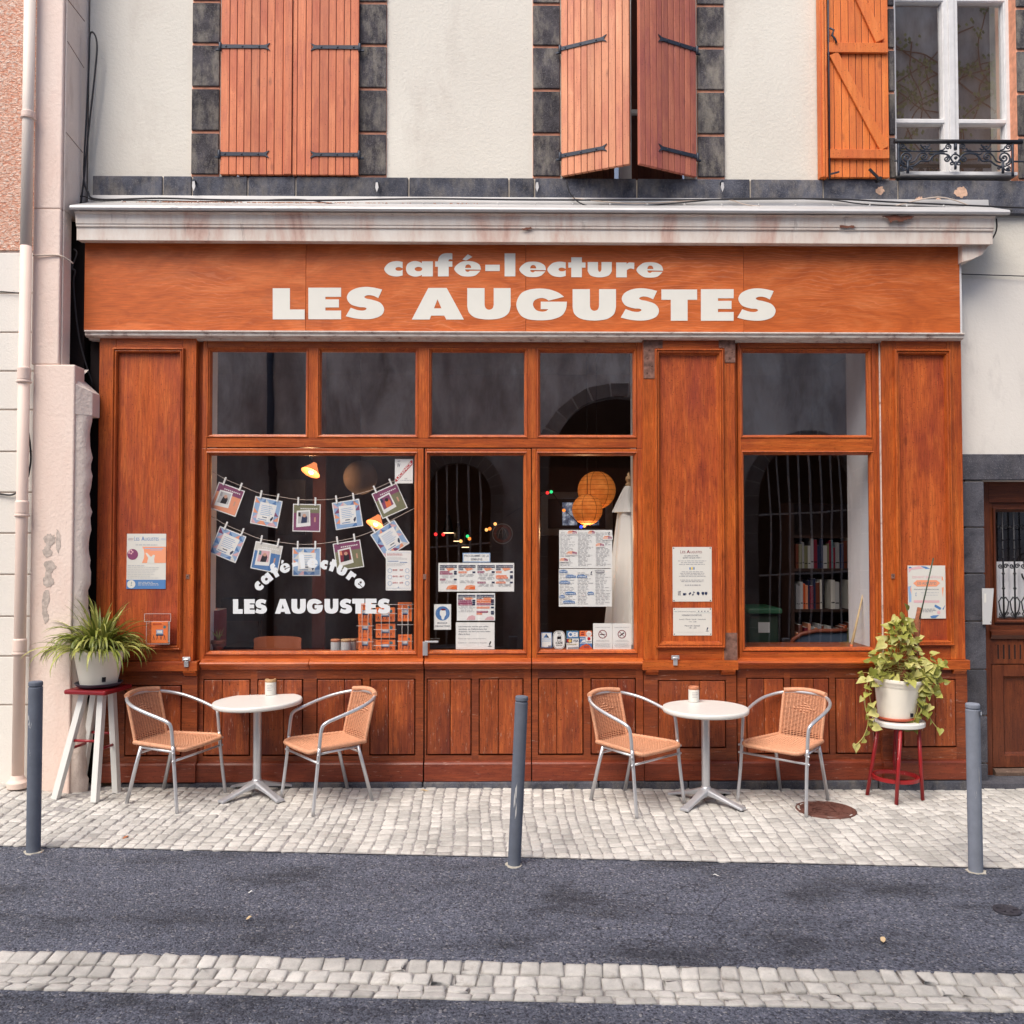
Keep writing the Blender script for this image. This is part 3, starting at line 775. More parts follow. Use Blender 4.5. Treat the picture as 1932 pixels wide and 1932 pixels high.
mb.tube([(cx_-.02, -.03, cz_+.03), (cx_+.01, -.035, cz_+.01), (cx_-.005, -.035, cz_-.03), (cx_+.02, -.035, cz_-.06), (cx_+.03, -.035, cz_-.09)], .008, 6)
cx_, cz_ = F(1570, 328, .03); cx_ -= hx; mb.bar((cx_-.025, -.03, cz_-.01), (cx_+.05, -.03, cz_+.01), .012, .01)
mb.build('espagnolette', sh3)
# shutter dogs
for q, yy in ((368, 343), (712, 345), (1013, 345), (1361, 345)):
    x_, z_ = F(q, yy, .06); mb = MB().mat('iron'); mb.tube([(x_, .07, z_), (x_, .03, z_)], .012, 8)
    mb.mat('zinc').poly([[(x_-.008, z_-.01), (x_+.008, z_-.01), (x_+.014, z_-.05), (x_, z_-.085), (x_-.012, z_-.05)]], .025, .032); mb.build('shutter_dog', bld)
x_, z_ = F(1650, 335, .02); mb = MB().mat('black_iron'); mb.bar((x_-.05, .0, z_+.06), (x_+.04, 0, z_-.03), .02, .01); mb.tube([(x_+.03, .05, z_-.02), (x_+.03, -.02, z_-.02)], .014, 8); mb.build('shutter_dog', bld)

# iron window guard
rail = root('window_guard', 'black wrought iron scroll guard across the white upper window', 'railing', (X(1800, .0, 300), .03, Z(340, .03, 1800)))
Yr = .03
def Q(cx, cy): return F((3500+cx*.27122)*.48012, (500+cy*.27122)*.48012, Yr)
mb = MB().mat('black_iron'); a = Q(52, 205); b = Q(1905, 215); mb.tube([(a[0], Yr, a[1]), (b[0], Yr, b[1])], .017, 10); mb.build('top_rail', rail)
mb = MB().mat('iron')
def st(pts, r=.006, n=5): mb.tube([tuple((lambda t: (t[0], Yr, t[1]))(Q(p[0], p[1]))) for p in catmull([(p[0], p[1], 0) for p in pts], False, n)], r, 6)
def sp(cx, cy, r0, a0, turns, r=.0055, r1=6):
    pts = [(cx+(r0+(r1-r0)*t)*math.cos(a0+turns*2*PI*t), cy+(r0+(r1-r0)*t)*math.sin(a0+turns*2*PI*t), 0) for t in [i/26 for i in range(27)]]
    mb.tube([tuple((lambda t: (t[0], Yr, t[1]))(Q(p[0], p[1]))) for p in pts], r, 6)
for xx, y1_ in ((112, 700), (1765, 712)): st([(xx, 235), (xx+4, y1_)], .010)
st([(52, 488), (112, 488)], .006); st([(1765, 497), (1925, 497)], .007)
def mirror(f):
    f(lambda x: x); f(lambda x: 1876-x)
def half(m):
    k = 1 if m(0) == 0 else -1
    st([(m(125), 300), (m(140), 330), (m(190), 347), (m(500), 350), (m(820), 350)])
    def s2(cx, cy, r, a, t, w=.0055): sp(m(cx), cy, r, a if k == 1 else PI-a, t*k, w)
    s2(172, 285, 45, PI*.8, 1.6); st([(m(215), 280), (m(240), 320), (m(290), 335)])
    s2(830, 285, 45, PI*.2, -1.6); st([(m(785), 300), (m(760), 330), (m(710), 335)])
    s2(480, 290, 60, PI*.9, -.8); s2(540, 290, 45, PI*.1, .8); st([(m(430), 250), (m(500), 320), (m(570), 250)])
    s2(235, 445, 95, PI*.6, 1.9, .007); s2(225, 445, 55, 0, 1.2)
    st([(m(130), 450), (m(150), 530), (m(240), 570), (m(340), 555), (m(400), 515), (m(440), 490), (m(550), 490), (m(590), 440), (m(660), 390), (m(770), 385), (m(840), 410), (m(900), 500), (m(935), 540)], .007)
    st([(m(280), 515), (m(345), 490), (m(390), 420), (m(440), 375), (m(500), 375)], .006); s2(478, 430, 58, -PI*.6, 1.7, .006)
    st([(m(550), 370), (m(590), 395), (m(680), 375), (m(780), 375)], .006); st([(m(600), 495), (m(605), 440), (m(640), 400)], .005)
    s2(812, 460, 48, -PI*.5, 1.6, .006); s2(165, 590, 32, 0, 1.3); s2(305, 595, 25, PI, 1.2)
    st([(m(140), 630), (m(190), 630), (m(240), 600)], .006); st([(m(248), 500), (m(248), 665)], .011, 2); s2(885, 520, 30, 0, 1.0)
mirror(half)
st([(938, 235), (938, 330)], .013, 2); st([(938, 360), (940, 400)], .009, 2); st([(940, 500), (938, 610)], .010, 2)
for c in ((940, 447),): x_, z_ = Q(*c); mb.sphere((x_, Yr-.004, z_), .014, 8, 6)
st([(870, 440), (910, 395), (960, 395), (1005, 440), (985, 490), (940, 520), (890, 490), (870, 440)], .006)
mb.build('scrollwork', rail)

# side doorway with stone surround
Yd = .09
mb = MB().mat('mortar_g'); mb.box(X(1824, Yd, 1100), xdoor-.003, Yd+.006, .5, -.2, zdoor); mb.mat('basalt3')
qs = [908, 995, 1082, 1172, 1263, 1350, 1440, 1500]
for a, b in zip(qs[:-1], qs[1:]): mb.box(X(1815, Yd, 1100), xdoor, Yd-.01, .5, Z(b, Yd, 1840)+.005, Z(a, Yd, 1840)-.005)
mb.box(X(1812, Yd, 880), xr, Yd-.012, .5, zdoor+.004, Z(857, Yd, 1880))
mb.box(xdoor+1.15, xdoor+1.5, Yd-.01, .5, -.2, zdoor-.004)
mb.build('doorway_surround', bld, bevel=.006)
Yo = .26
dx = lambda q: X(q, Yo, 1150); dz = lambda q: Z(q, Yo, 1890)
door = MB().mat('door'); x0 = xdoor; x1 = xdoor+1.15
door.box(x0, dx(1866), Yo-.02, Yo+.08, -.15, zdoor); door.mat('door_h').box(dx(1866)+.001, x1, Yo-.02, Yo+.08, dz(948), zdoor)
gx0, gx1, gz0, gz1 = dx(1883), dx(1883)+.62, dz(1166), dz(966)
door.mat('door').box(dx(1866)+.002, gx0-.03, Yo, Yo+.05, dz(1460), dz(948)-.001); door.box(gx1+.03, x1-.05, Yo, Yo+.05, dz(1460), dz(948)-.001)
door.mat('door_h').box(gx0-.029, gx1+.029, Yo, Yo+.05, gz1+.03, dz(948)-.001)
door.mat('door').frame(gx0-.035, gx1+.035, gz0-.035, gz1+.035, [(0, Yo), (.0, Yo-.018), (.012, Yo-.02), (.02, Yo-.008), (.035, Yo+.01), (.035, Yo+.03)])
door.mat('door_h').prof([(Yo+.02, dz(1205)), (Yo-.03, dz(1205)), (Yo-.05, dz(1197)), (Yo-.05, dz(1191)), (Yo-.02, dz(1188)), (Yo-.02, dz(1180)), (Yo+.02, dz(1180))], dx(1864), x1-.03)
door.box(gx0-.029, gx1+.029, Yo+.001, Yo+.05, dz(1180), gz0-.03)
door.mat('door').box(dx(1866)+.003, x1-.03, Yo-.012, Yo+.05, dz(1252), dz(1206))
for k in range(14): 
    q = dx(1879)+k*.045; door.mat('dark').box(q, q+.012, Yo-.0135, Yo-.01, dz(1243), dz(1216))
pa, pb, pc, pd = dx(1868), dx(1868)+.78, dz(1447), dz(1254)
door.mat('door').frame(pa, pb, pc, pd, [(0, Yo+.04), (0, Yo-.01), (.09, Yo-.01), (.10, Yo+.005), (.115, Yo+.02), (.13, Yo+.022)])
door.box(pa+.12, pb-.12, Yo+.021, Yo+.04, pc+.12, pd-.12)
door.mat('grey_wood').prof([(Yo+.04, dz(1474)), (Yo-.04, dz(1474)), (Yo-.05, dz(1455)), (Yo-.02, dz(1449)), (Yo+.04, dz(1449))], dx(1868), x1-.02)
door.mat('door').box(x1-.16, x1, Yo-.021, Yo+.08, -.15, dz(948)-.002)
do = door.build('door', bld, bevel=.003)
g = MB().mat('glass').quad(gx0, gx1, gz0, gz1, Yo+.03).build('pane', do)
mb = MB().mat('reveal'); mb.smooth = True
vs = []; n = 40
zc = dz(1060)
for i in range(n+1):
    x_ = gx0-.02+(gx1-gx0+.04)*i/n; yy = Yo+.08+.012*math.sin(i*1.3)
    vs += [(x_, yy, gz0-.02), (x_, yy, zc)]
mb.add(vs, [(2*i, 2*i+2, 2*i+3, 2*i+1) for i in range(n)]); mb.build('curtain', do)
mb = MB().mat('black_iron')
for k in range(7):
    cx_ = gx0+.04+k*.092
    mb.tube([(cx_, Yo-.012, gz0), (cx_, Yo-.012, gz1)], .007, 6)
    for q in (1018, 1035, 1052, 1082, 1110, 1128): mb.sphere((cx_, Yo-.012, dz(q)), .013, 8, 6, (1, 1, .8))
    for sg in (-1, 1):
        mb.tube([(cx_, Yo-.012, dz(1165)), (cx_+sg*.03, Yo-.012, dz(1150)), (cx_+sg*.04, Yo-.012, dz(1135)), (cx_+sg*.015, Yo-.012, dz(1126))], .005, 6)
        mb.tube(spiral(cx_+sg*.022, dz(1158), .018, .004, 0, 1.3*sg, Yo-.012, 14), .004, 6)
        mb.tube(spiral(cx_+sg*.022, dz(1068), .020, .004, 0, 1.3*sg, Yo-.012, 14), .005, 6)
        mb.tube(spiral(cx_+sg*.022, dz(995), .022, .004, 0, 1.3*sg, Yo-.012, 14), .0045, 6)
for k in range(2): mb.tube(spiral(gx0+.27, dz(1062+k*20)-.0, .085, .02, k*PI, 1.6, Yo-.02, 30), .007, 6)
mb.box(gx0, gx1, Yo-.016, Yo-.008, gz0+.004, gz0+.014)
mb.build('door_grille', do)
MB().mat('basalt3').box(xdoor-.1, x1+.1, -.02, .6, -.2, Z(1478, 0, 1890)).build('door_step', bld)
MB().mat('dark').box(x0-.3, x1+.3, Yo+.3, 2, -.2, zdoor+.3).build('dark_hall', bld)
# frosted letter plate on the door jamb
xa, xb, za, zb = RC(1853, 1110, 1875, 1178, .06)
mb = MB().mat('p_ltgrey'); mb.poly([[(xa, za), (xb-.025, za), (xb, zb), (xa, zb)]], .055, .061); mb.mat('p_black').disc(xb-.03, za+.018, .004, .054, 10)
mb.mat('p_paper').box(xa+.015, xa+.03, .0535, .0545, zb-.11, zb-.04)
tag(mb.build('acrylic_plate'), 'frosted grey acrylic plate fixed beside the wooden side door', 'sign plate')
# junk on ledge: cables
def cable(pts, r, mat, label, grp='cables along the ledge over the canopy', Y=.03):
    P = [(lambda t: (t[0], p[2] if len(p) > 2 else Y, t[1]))(F(p[0], p[1], p[2] if len(p) > 2 else Y)) for p in pts]
    mb = MB().mat(mat); mb.tube(catmull(P, False, 6), r, 6); return tag(mb.build('cable'), label, 'cable', grp)
cable([(152, 388), (158, 340), (168, 240), (180, 130), (183, 85), (178, 64), (170, 66), (168, 120), (163, 220), (158, 330), (166, 362), (186, 376), (300, 374), (420, 377), (600, 378), (800, 375), (1000, 377), (1300, 377), (1550, 375), (1700, 382), (1932, 392), (2000, 394)], .007, 'cable', 'thick black cable rising beside the pink wall and running along the stone ledge')
cable([(142, 400), (140, 380), (146, 372), (160, 371), (186, 379), (260, 378), (420, 380), (560, 376), (640, 386), (760, 392), (900, 393)], .005, 'cable', 'thin black cable looping over the left end of the canopy')
cable([(1068, 340), (1078, 368), (1108, 388), (1180, 391), (1290, 382), (1400, 374), (1560, 377), (1640, 386), (1800, 392), (1910, 398)], .005, 'cable', 'dark cable dropping from under the ajar shutters and curving over the canopy')
cable([(1080, 374), (1200, 384), (1360, 376), (1420, 388), (1560, 394), (1700, 392)], .0045, 'cable_w', 'pale wire waving along the right half of the canopy')
cable([(1690, 388), (1770, 372), (1830, 388)], .005, 'cable_w', 'short bent pale wire near the right end of the canopy')
cable([(1880, 412, -.1), (1878, 440, -.05), (1850, 478, .05), (1815, 497, .1)], .006, 'cable', 'black cable hanging down behind the right end of the cornice')
cable([(1812, 517, .09), (1932, 521, .09), (2010, 523, .09)], .004, 'cable', 'thin taut wire across the plaster right of the signboard')
# ---------------------------------------------------------------- shop front
shop = root('cafe_shopfront', 'orange-brown varnished timber cafe shopfront with white lettering on its signboard', 'shopfront', (.4, .1, 0))
ZB = .0
zbase = Z(1474, -.04)
zf = lambda q, Y=0: Z(q, Y, 966)
# signboard of four plywood sheets
YF = -.06
mb = MB().mat('ply')
seams = [159, 577, 992, 1403, 1811]
ft, fb = zf(452, YF), zf(625, YF)
for a, b in zip(seams[:-1], seams[1:]): mb.box(X(a, YF, 540)+.001, X(b, YF, 540)-.001, YF, .06, fb, ft)
board = mb.build('signboard', shop, bevel=.0015, seg=1)
MB().mat('white_paint').box(X(1811, YF, 540)+.001, X(1815, YF, 540), YF+.006, .08, fb, ft).build('board_edge', shop)
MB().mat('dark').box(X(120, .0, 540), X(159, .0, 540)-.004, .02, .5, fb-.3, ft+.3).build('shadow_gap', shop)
# white lettering (own outlines, traced letter shapes)
GL = {
 'L': ((60, 540, 298, 308), [[(60,308,1),(188,308,1),(188,466,1),(298,466,1),(298,540,1),(60,540,1)]]),
 'E': ((325, 538, 569, 303), [[(325,303,1),(569,303,1),(569,371,1),(452,371,1),(452,390,1),(553,390,1),(553,450,1),(452,450,1),(452,473,1),(569,473,1),(569,538,1),(325,538,1)]]),
 'S': ((604, 538, 889, 297), [[(875,317,1),(846,380,1),(808,363),(768,359),(742,371),(757,384),(800,393),(860,415),(889,460),(870,507),(812,532),(745,538),(670,531),(604,515,1),(641,452,1),(690,469),(735,473),(758,461),(745,450),(700,446),(640,425),(612,380),(630,336),(680,308),(745,297),(810,302)]]),
 'A': ((1095, 541, 1483, 306), [[(1218,306,1),(1355,306,1),(1483,541,1),(1352,541,1),(1337,512,1),(1239,512,1),(1228,541,1),(1095,541,1)], [(1287,390,1),(1316,458,1),(1260,458,1)]]),
 'U': ((1508, 540, 1831, 306), [[(1508,306,1),(1637,306,1),(1637,430,1),(1646,456),(1671,467),(1696,456),(1705,430,1),(1705,306,1),(1831,306,1),(1831,440,1),(1815,492),(1762,528),(1668,540),(1572,527),(1522,490),(1508,440,1)]]),
 'G': ((1873, 547, 2250, 310), [[(2229,372,1),(2184,340),(2119,317),(2044,310),(1964,320),(1904,352),(1873,428),(1900,502),(1956,537),(2044,547),(2140,540),(2210,512),(2242,465),(2250,408,1),(2055,408,1),(2055,464,1),(2111,464,1),(2094,478),(2059,482),(2018,468),(1997,432),(2010,398),(2054,381),(2092,387),(2113,401,1)]]),
 'T': ((1059, 550, 1325, 317), [[(1059,317,1),(1325,317,1),(1325,394,1),(1254,394,1),(1254,550,1),(1129,550,1),(1129,394,1),(1059,394,1)]]),
 'c': ((890, 220, 1027, 106), [[(1027,112,1),(1027,160,1),(1005,151),(982,153),(973,164),(984,176),(1008,178),(1027,170,1),(1027,213,1),(980,221),(922,207),(890,165),(925,120),(980,106)]]),
 'a': ((1052, 220, 1252, 106), [[(1170,108,1),(1252,108,1),(1252,220,1),(1170,220,1),(1170,208,1),(1150,218),(1112,221),(1068,203),(1052,165),(1066,125),(1110,106),(1150,111),(1170,122,1)], [(1145,149),(1165,154),(1173,165),(1165,177),(1145,182),(1125,177),(1117,165),(1125,154)]]),
 'f': ((1268, 220, 1397, 47), [[(1290,220,1),(1290,148,1),(1269,148,1),(1269,108,1),(1290,108,1),(1297,78),(1320,55),(1352,47),(1397,48,1),(1397,94,1),(1380,92),(1370,97),(1368,108,1),(1397,108,1),(1397,148,1),(1370,148,1),(1370,220,1)]]),
 'e': ((1411, 220, 1610, 106), [[(1610,170,1),(1600,135),(1562,112),(1510,106),(1455,116),(1411,164),(1455,211),(1510,221),(1568,213),(1606,178,1),(1527,178,1),(1514,186),(1498,181),(1492,168,1)], [(1492,157,1),(1498,139),(1514,131),(1531,138),(1538,157,1)]]),
 '-': ((1642, 220, 1750, 106), [[(1642,133,1),(1750,133,1),(1750,180,1),(1642,180,1)]]),
 'l': ((1786, 220, 1866, 48), [[(1786,48,1),(1866,48,1),(1866,220,1),(1786,220,1)]]),
 't': ((366, 226, 494, 78), [[(388,78,1),(467,78,1),(467,116,1),(494,116,1),(494,155,1),(467,155,1),(467,226,1),(388,226,1),(388,155,1),(366,155,1),(366,116,1),(388,116,1)]]),
 'u': ((510, 226, 690, 113), [[(510,113,1),(587,113,1),(587,165,1),(591,180),(600,186),(609,180),(613,165,1),(613,113,1),(690,113,1),(690,180,1),(665,214),(600,227),(535,214),(510,180,1)]]),
 'r': ((722, 227, 858, 116), [[(722,116,1),(800,116,1),(800,127,1),(820,116),(858,118,1),(856,167,1),(826,161),(802,174,1),(802,227,1),(722,227,1)]]),
}
ACC = [(1512,55,1),(1547,75,1),(1500,102,1),(1472,95,1)]
def glyph(ch):
    if ch == 'é':
        bb, lp = GL['e']; return bb, [shape(l) for l in lp], [[(p[0], p[1]) for p in ACC]]
    bb, lp = GL[ch]; return bb, [shape(l) for l in lp], []
# (char, left x, baseline y) in crop units of the signboard (1.8941 units per source px, origin 1040,970)
B1 = [('c',890,220),('a',1052,220),('f',1268,220),('é',1411,220),('-',1642,220),('l',1786,220),('e',1895,224),('c',2104,224),('t',2260,226),('u',2404,226),('r',2616,227),('e',2767,228)]
B2 = [('L',60,540),('E',325,539),('S',604,539),('A',1095,541),('U',1508,541),('G',1873,547),('U',2292,549),('S',2650,549),('T',2953,550),('E',3247,550),('S',3518,550)]
mb = MB().mat('letter')
def sgn_pt(cx, cy): return F((1040+cx/1.8941)*.48012, (970+cy/1.8941)*.48012, YF-.002)
for ch, lx, by in B1+B2:
    bb, loops, extra = glyph(ch)
    for grp in ([loops] + [[e] for e in extra]):
        lp = [[sgn_pt(lx+p[0]-bb[0], by+p[1]-bb[1]) for p in l] for l in grp]
        mb.poly([[p for p in l] for l in lp], YF-.002, None)
mb.build('sign_lettering', board)
# cornice with zinc capping
yc = -.165
co = root  # keep name
mb = MB().mat('cornice')
z0, z1, z2, z3 = zf(457, yc), zf(433, yc), zf(427, yc-.01), zf(402, yc-.05)
zs0 = z0-.015
P = [(.05, z0+.02), (YF-.004, z0+.02), (YF-.008, z0+.012), (YF-.02, z0+.008), (yc+.02, z0+.006), (yc, z0), (yc, z1), (yc-.012, z1+.004), (yc-.012, z2), (yc-.018, z2+.003), (yc-.020, z2+.02), (yc-.022, z2+.045), (yc-.028, z2+.07), (yc-.048, z3-.006), (yc-.05, z3), (.05, z3)]
mb.prof(P, X(144.5, yc, 430), X(1873, yc, 430))
cor = mb.build('cornice', shop, bevel=.004)
mb = MB().mat('zinc')
xa, xb = X(125, yc-.12, 395), X(1913, yc-.12, 403)
zt_ = zf(372, .06); 
mb.prof([(.09, zt_), (.06, zt_), (.055, zt_-.06), (yc-.05, z3+.045), (yc-.070, z3+.035), (yc-.078, z3+.018), (yc-.070, z3+.002), (yc-.045, z3+.004), (yc-.045, z3+.012), (.09, zt_-.10)], xa, xb)
for k in range(26):
    xx = xa+.3+k*.29; 
    if xx < xb-.3: mb.sphere((xx, -.02, zt_-.06-.075*.28), .008, 8, 5)
mb.build('zinc_capping', cor, bevel=.004)
a_ = [F(q[0], q[1], YF-.06) for q in ((1815, 457.5), (1868, 457.5), (1864, 464), (1852, 480), (1834, 488), (1815, 494))]
MB().mat('cornice').poly([a_], YF-.06, .1).build('cornice_return', cor, bevel=.003)
# white flaking moulding under the signboard
ym = -.09
mb = MB().mat('flaky')
m0, m1 = zf(637.5, ym), zf(625, ym)
mb.prof([(.05, m0-.012), (-.02, m0-.012), (-.03, m0), (ym+.02, m0), (ym, m0+.01), (ym, m0+.03), (ym-.015, m0+.036), (ym-.015, m1-.004), (YF-.004, m1), (.05, m1)], X(160, ym, 630), X(1819, ym, 630))
mb.build('lower_moulding', shop, bevel=.003)

# pilasters
def pilaster(xo, xi, mould, inner, zt, zbm, yp, metal=None, name='pilaster', stile_b=1246):
    ax, bx = X(xo, yp), X(xi, yp)
    mb = MB().mat('wood_v')
    m0x, m1x, mz1, mz0 = X(mould[0], yp), X(mould[1], yp), zf(mould[2], yp), zf(mould[3], yp)
    mb.box(ax, m0x+.02, yp, .12, zf(stile_b, yp), zt); mb.box(m1x-.02, bx, yp, .12, zf(stile_b, yp), zt)
    mb.mat('wood_h').box(m0x+.0205, m1x-.0205, yp+.0015, .12, mz1-.02, zt); mb.box(m0x+.0205, m1x-.0205, yp+.0015, .12, zf(stile_b, yp), mz0+.02)
    po = mb.build(name, shop, bevel=.003)
    ins = X(inner[0], yp)-m0x
    MB().mat('wood_v').frame(m0x, m1x, mz0, mz1, [(0, yp+.001), (0, yp-.018), (.006, yp-.030), (.013, yp-.030), (.017, yp-.016), (.023, yp-.022), (.030, yp-.020), (.036, yp+.0), (ins-.004, yp+.018), (ins+.004, yp+.03)]).build('panel_moulding', po, bevel=.0015, seg=1)
    mb = MB().mat('panel'); pw0, pw1 = m0x+ins-.01, m1x-ins+.01
    mb.box(pw0, pw1, yp+.016, yp+.05, mz0+.02, mz1-.02); mb.build('panel', po)
    return po
ptop = zf(637, -.02)
pl = pilaster(184, 367.5, (210.5, 346, 659, 1225), (219.5, 335), ptop, 0, -.035)
pm = pilaster(1213.5, 1388, (1236, 1366, 658, 1222.6), (1249, 1353), ptop, 0, -.03)
pr = pilaster(1666.5, 1817.5, (1689, 1795, 658, 1219), (1699.5, 1782.5), ptop, 0, -.03)
# rusty corner plates on the middle pilaster
def fl(mb, px0, py0, px1, py1, y):
    a, b, c, d = RC(px0, py0, px1, py1, y); mb.box(a, b, y-.003, y+.001, c, d); return mb
def nails(mb, qs):
    for q in qs: x_, z_ = F(q[0], q[1], -.034); mb.sphere((x_, -.036, z_), .006, 8, 5)
    return mb
mb = fl(fl(MB().mat('rust_plate'), 1214, 638, 1236, 714, -.032), 1235.9, 638, 1250, 657, -.0325); nails(mb, ((1225, 660), (1222, 676), (1230, 690), (1221, 703))).build('metal_plate', pm)
mb = fl(fl(MB().mat('rust_plate'), 1356, 638, 1387, 656.5, -.032), 1367, 656, 1387, 684, -.0325); nails(mb, ((1377, 646), (1381, 664), (1377, 676))).build('metal_plate', pm)
fl(MB().mat('rust_plate'), 1366.5, 1194, 1391, 1245, -.033).build('metal_plate', pm)
# dark reveals + pale peeling strip
for a, b, yy in ((368, 380, .03), (1388.5, 1393, .02), (1655, 1662, .012)): MB().mat('wood_v').box(X(a, 0), X(b, 0), yy, .12, zbase, ptop).build('reveal_strip', shop, bevel=.002)
MB().mat('flaky').box(X(1662.3, 0), X(1666, 0), -.004, .1, zf(1246), ptop).build('reveal_strip', shop, bevel=.002)

# window units: stiles, rails, glazing mouldings, panes
def unit(name, stiles, rails, lights, zrange, label=None, y=0.0, open_=True):
    mb = MB().mat('wood_v')
    for s0, s1, t, b in stiles: mb.box(X(s0, y), X(s1, y), y, y+.06, zf(b, y), zf(t, y))
    mb.mat('wood_h')
    for s0, s1, t, b in rails: mb.box(X(s0, y)+.0006, X(s1, y)-.0006, y+.002, y+.058, zf(b, y), zf(t, y))
    o = mb.build(name, shop, bevel=.003)
    if label: o['label'] = label
    for (a, t, b_x, b) in lights:
        xa, xb, za, zb = X(a, y), X(b_x, y), zf(b, y), zf(t, y)
        m_ = .028
        MB().mat('wood_v').frame(xa-m_, xb+m_, za-m_, zb+m_, [(0, y+.03), (0, y-.002), (.007, y-.006), (.012, y+.004), (.018, y+.006), (m_-.002, y+.026), (m_, y+.034), (m_, y+.05)]).build('glazing_moulding', o)
        MB().mat('glass_up' if t < 700 else 'glass').quad(xa-.005, xb+.005, za-.005, zb+.005, y+.036).build('pane', o)
    return o
T1, T2 = 638, 1246
# transom lights
unit('transom_window', [(380, 389, 638, 846), (580.5, 597.5, 657, 827), (788.5, 807, 657, 827), (995.5, 1013, 657, 827), (1202, 1213, 638, 846)],
     [(389, 1202, 638, 657.2), (389, 1202, 826.5, 844.5)],
     [(395.5, 664, 574, 819.5), (604, 664, 782, 819.5), (814, 664, 989, 819.5), (1020, 664, 1195.5, 819.5)], 0, label='row of four lights above the big window and the door')
wA = unit('shop_window', [(380, 388, 846.4, 1246), (788, 799, 846.4, 1246)], [(388, 788, 846.4, 853), (388, 788, 1234.5, 1246)], [(395, 859.5, 781, 1228)], 0, label='large left window carrying white lettering')
wD = unit('entrance_door', [(801.5, 805, 846.8, 1246), (993.5, 1002, 846.8, 1246)], [(805, 993.5, 846.8, 853), (805, 993.5, 1234.5, 1246)], [(810.5, 859, 987.5, 1227)], 0, label='glazed upper part of the entrance door')
wB = unit('shop_window', [(1003.6, 1012.5, 846.4, 1246), (1202, 1213, 846.4, 1246)], [(1012.5, 1202, 846.4, 853), (1012.5, 1202, 1234.5, 1246)], [(1019, 859, 1196, 1226.5)], 0, label='narrower window right of the door')
wR = unit('shop_window', [(1393.5, 1399, 638, 1246), (1648, 1655, 638, 1246)], [(1399, 1648, 638, 655), (1399, 1648, 822, 851), (1399, 1648, 1231, 1246)],
          [(1405, 663, 1640, 819), (1406, 857, 1643, 1222.6)], 0, label='tall right-hand window')
# dark gap around the door
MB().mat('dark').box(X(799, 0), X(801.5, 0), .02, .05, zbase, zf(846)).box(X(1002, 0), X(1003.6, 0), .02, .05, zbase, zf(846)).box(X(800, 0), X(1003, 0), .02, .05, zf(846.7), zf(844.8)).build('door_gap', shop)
# handle
xa, xb, za, zb = RC(797.5, 1211, 807, 1237, -.01)
mb = MB().mat('alu'); mb.box(xa, xb, -.012, -.001, za, zb); x2, z2_ = F(827, 1211, -.05); mb.bar((xb-.02, -.045, z2_), (x2, -.045, z2_), .014, .022); mb.bar((xb-.02, -.045, z2_), (xb-.02, -.01, z2_), .02, .014); mb.build('door_handle', wD, bevel=.002)
x_, z_ = F(801, 1088, -.01); MB().mat('rust_plate').box(x_-.012, x_+.012, -.006, 0, z_-.02, z_+.02).build('keyhole', wD)
# sill band
def sill(px0, px1, y0=-.0):
    xa, xb = X(px0, -.03, 1250), X(px1, -.03, 1250)
    a, b = zf(1259, -.05), zf(1245, -.05)
    mb = MB().mat('wood_h')
    mb.prof([(.05, a-.02), (y0-.01, a-.02), (y0-.02, a-.004), (y0-.035, a), (y0-.04, a+.012), (y0-.058, a+.018), (y0-.066, a+.030), (y0-.060, b-.014), (y0-.035, b-.006), (y0-.02, b), (.0, b+.006), (.05, b+.006)], xa, xb)
    return mb.build('sill_moulding', shop, bevel=.0015, seg=1)
sill(379, 583); sill(583.8, 798.5); sill(801, 1002); sill(1003.8, 1214); sill(1390, 1662)
def cap_block(px0, px1, yb, brackets):
    mb = MB().mat('wood_h'); a, b = zf(1265, yb-.03), zf(1247, yb-.03)
    mb.box(X(px0, yb-.03, 1250), X(px1, yb-.03, 1250), yb-.035, .1, a, b-.001)
    for q0, q1 in brackets:
        x0_, x1_ = X(q0, yb-.03, 1250), X(q1, yb-.03, 1250)
        mb.mat('wood_h').prof([(.05, a-.04), (yb-.004, a-.04), (yb-.012, a-.03), (yb-.03, a-.012), (yb-.034, a-.002), (.05, a-.002)], x0_, x1_)
    return mb.build('pilaster_ledge', shop, bevel=.003)
cap_block(186, 372, -.035, [(345, 369)])
cap_block(1212, 1393, -.03, [(1219, 1243), (1362, 1388)])
cap_block(1664, 1830, -.03, [(1800, 1824)])
def latch(px, py):
    x_, z_ = F(px, py, -.07); mb = MB().mat('alu'); mb.box(x_-.03, x_+.03, -.078, -.070, z_-.0, z_+.03); mb.box(x_-.016, x_+.016, -.080, -.068, z_-.045, z_+.0); mb.tube([(x_-.02, -.083, z_+.012), (x_+.02, -.083, z_+.012)], .007, 8); return mb.build('latch', shop, bevel=.002)
latch(352, 1247); latch(1274, 1244)
for (kx, ky, pp) in ((354, 1088, pl), (1685, 1087, pr)):
    x_, z_ = F(kx, ky, -.037); mb = MB().mat('rust_plate'); mb.box(x_-.013, x_+.013, -.0385, -.034, z_-.018, z_+.018); mb.mat('p_black').disc(x_, z_, .004, -.0395, 10); mb.build('keyhole', pp)
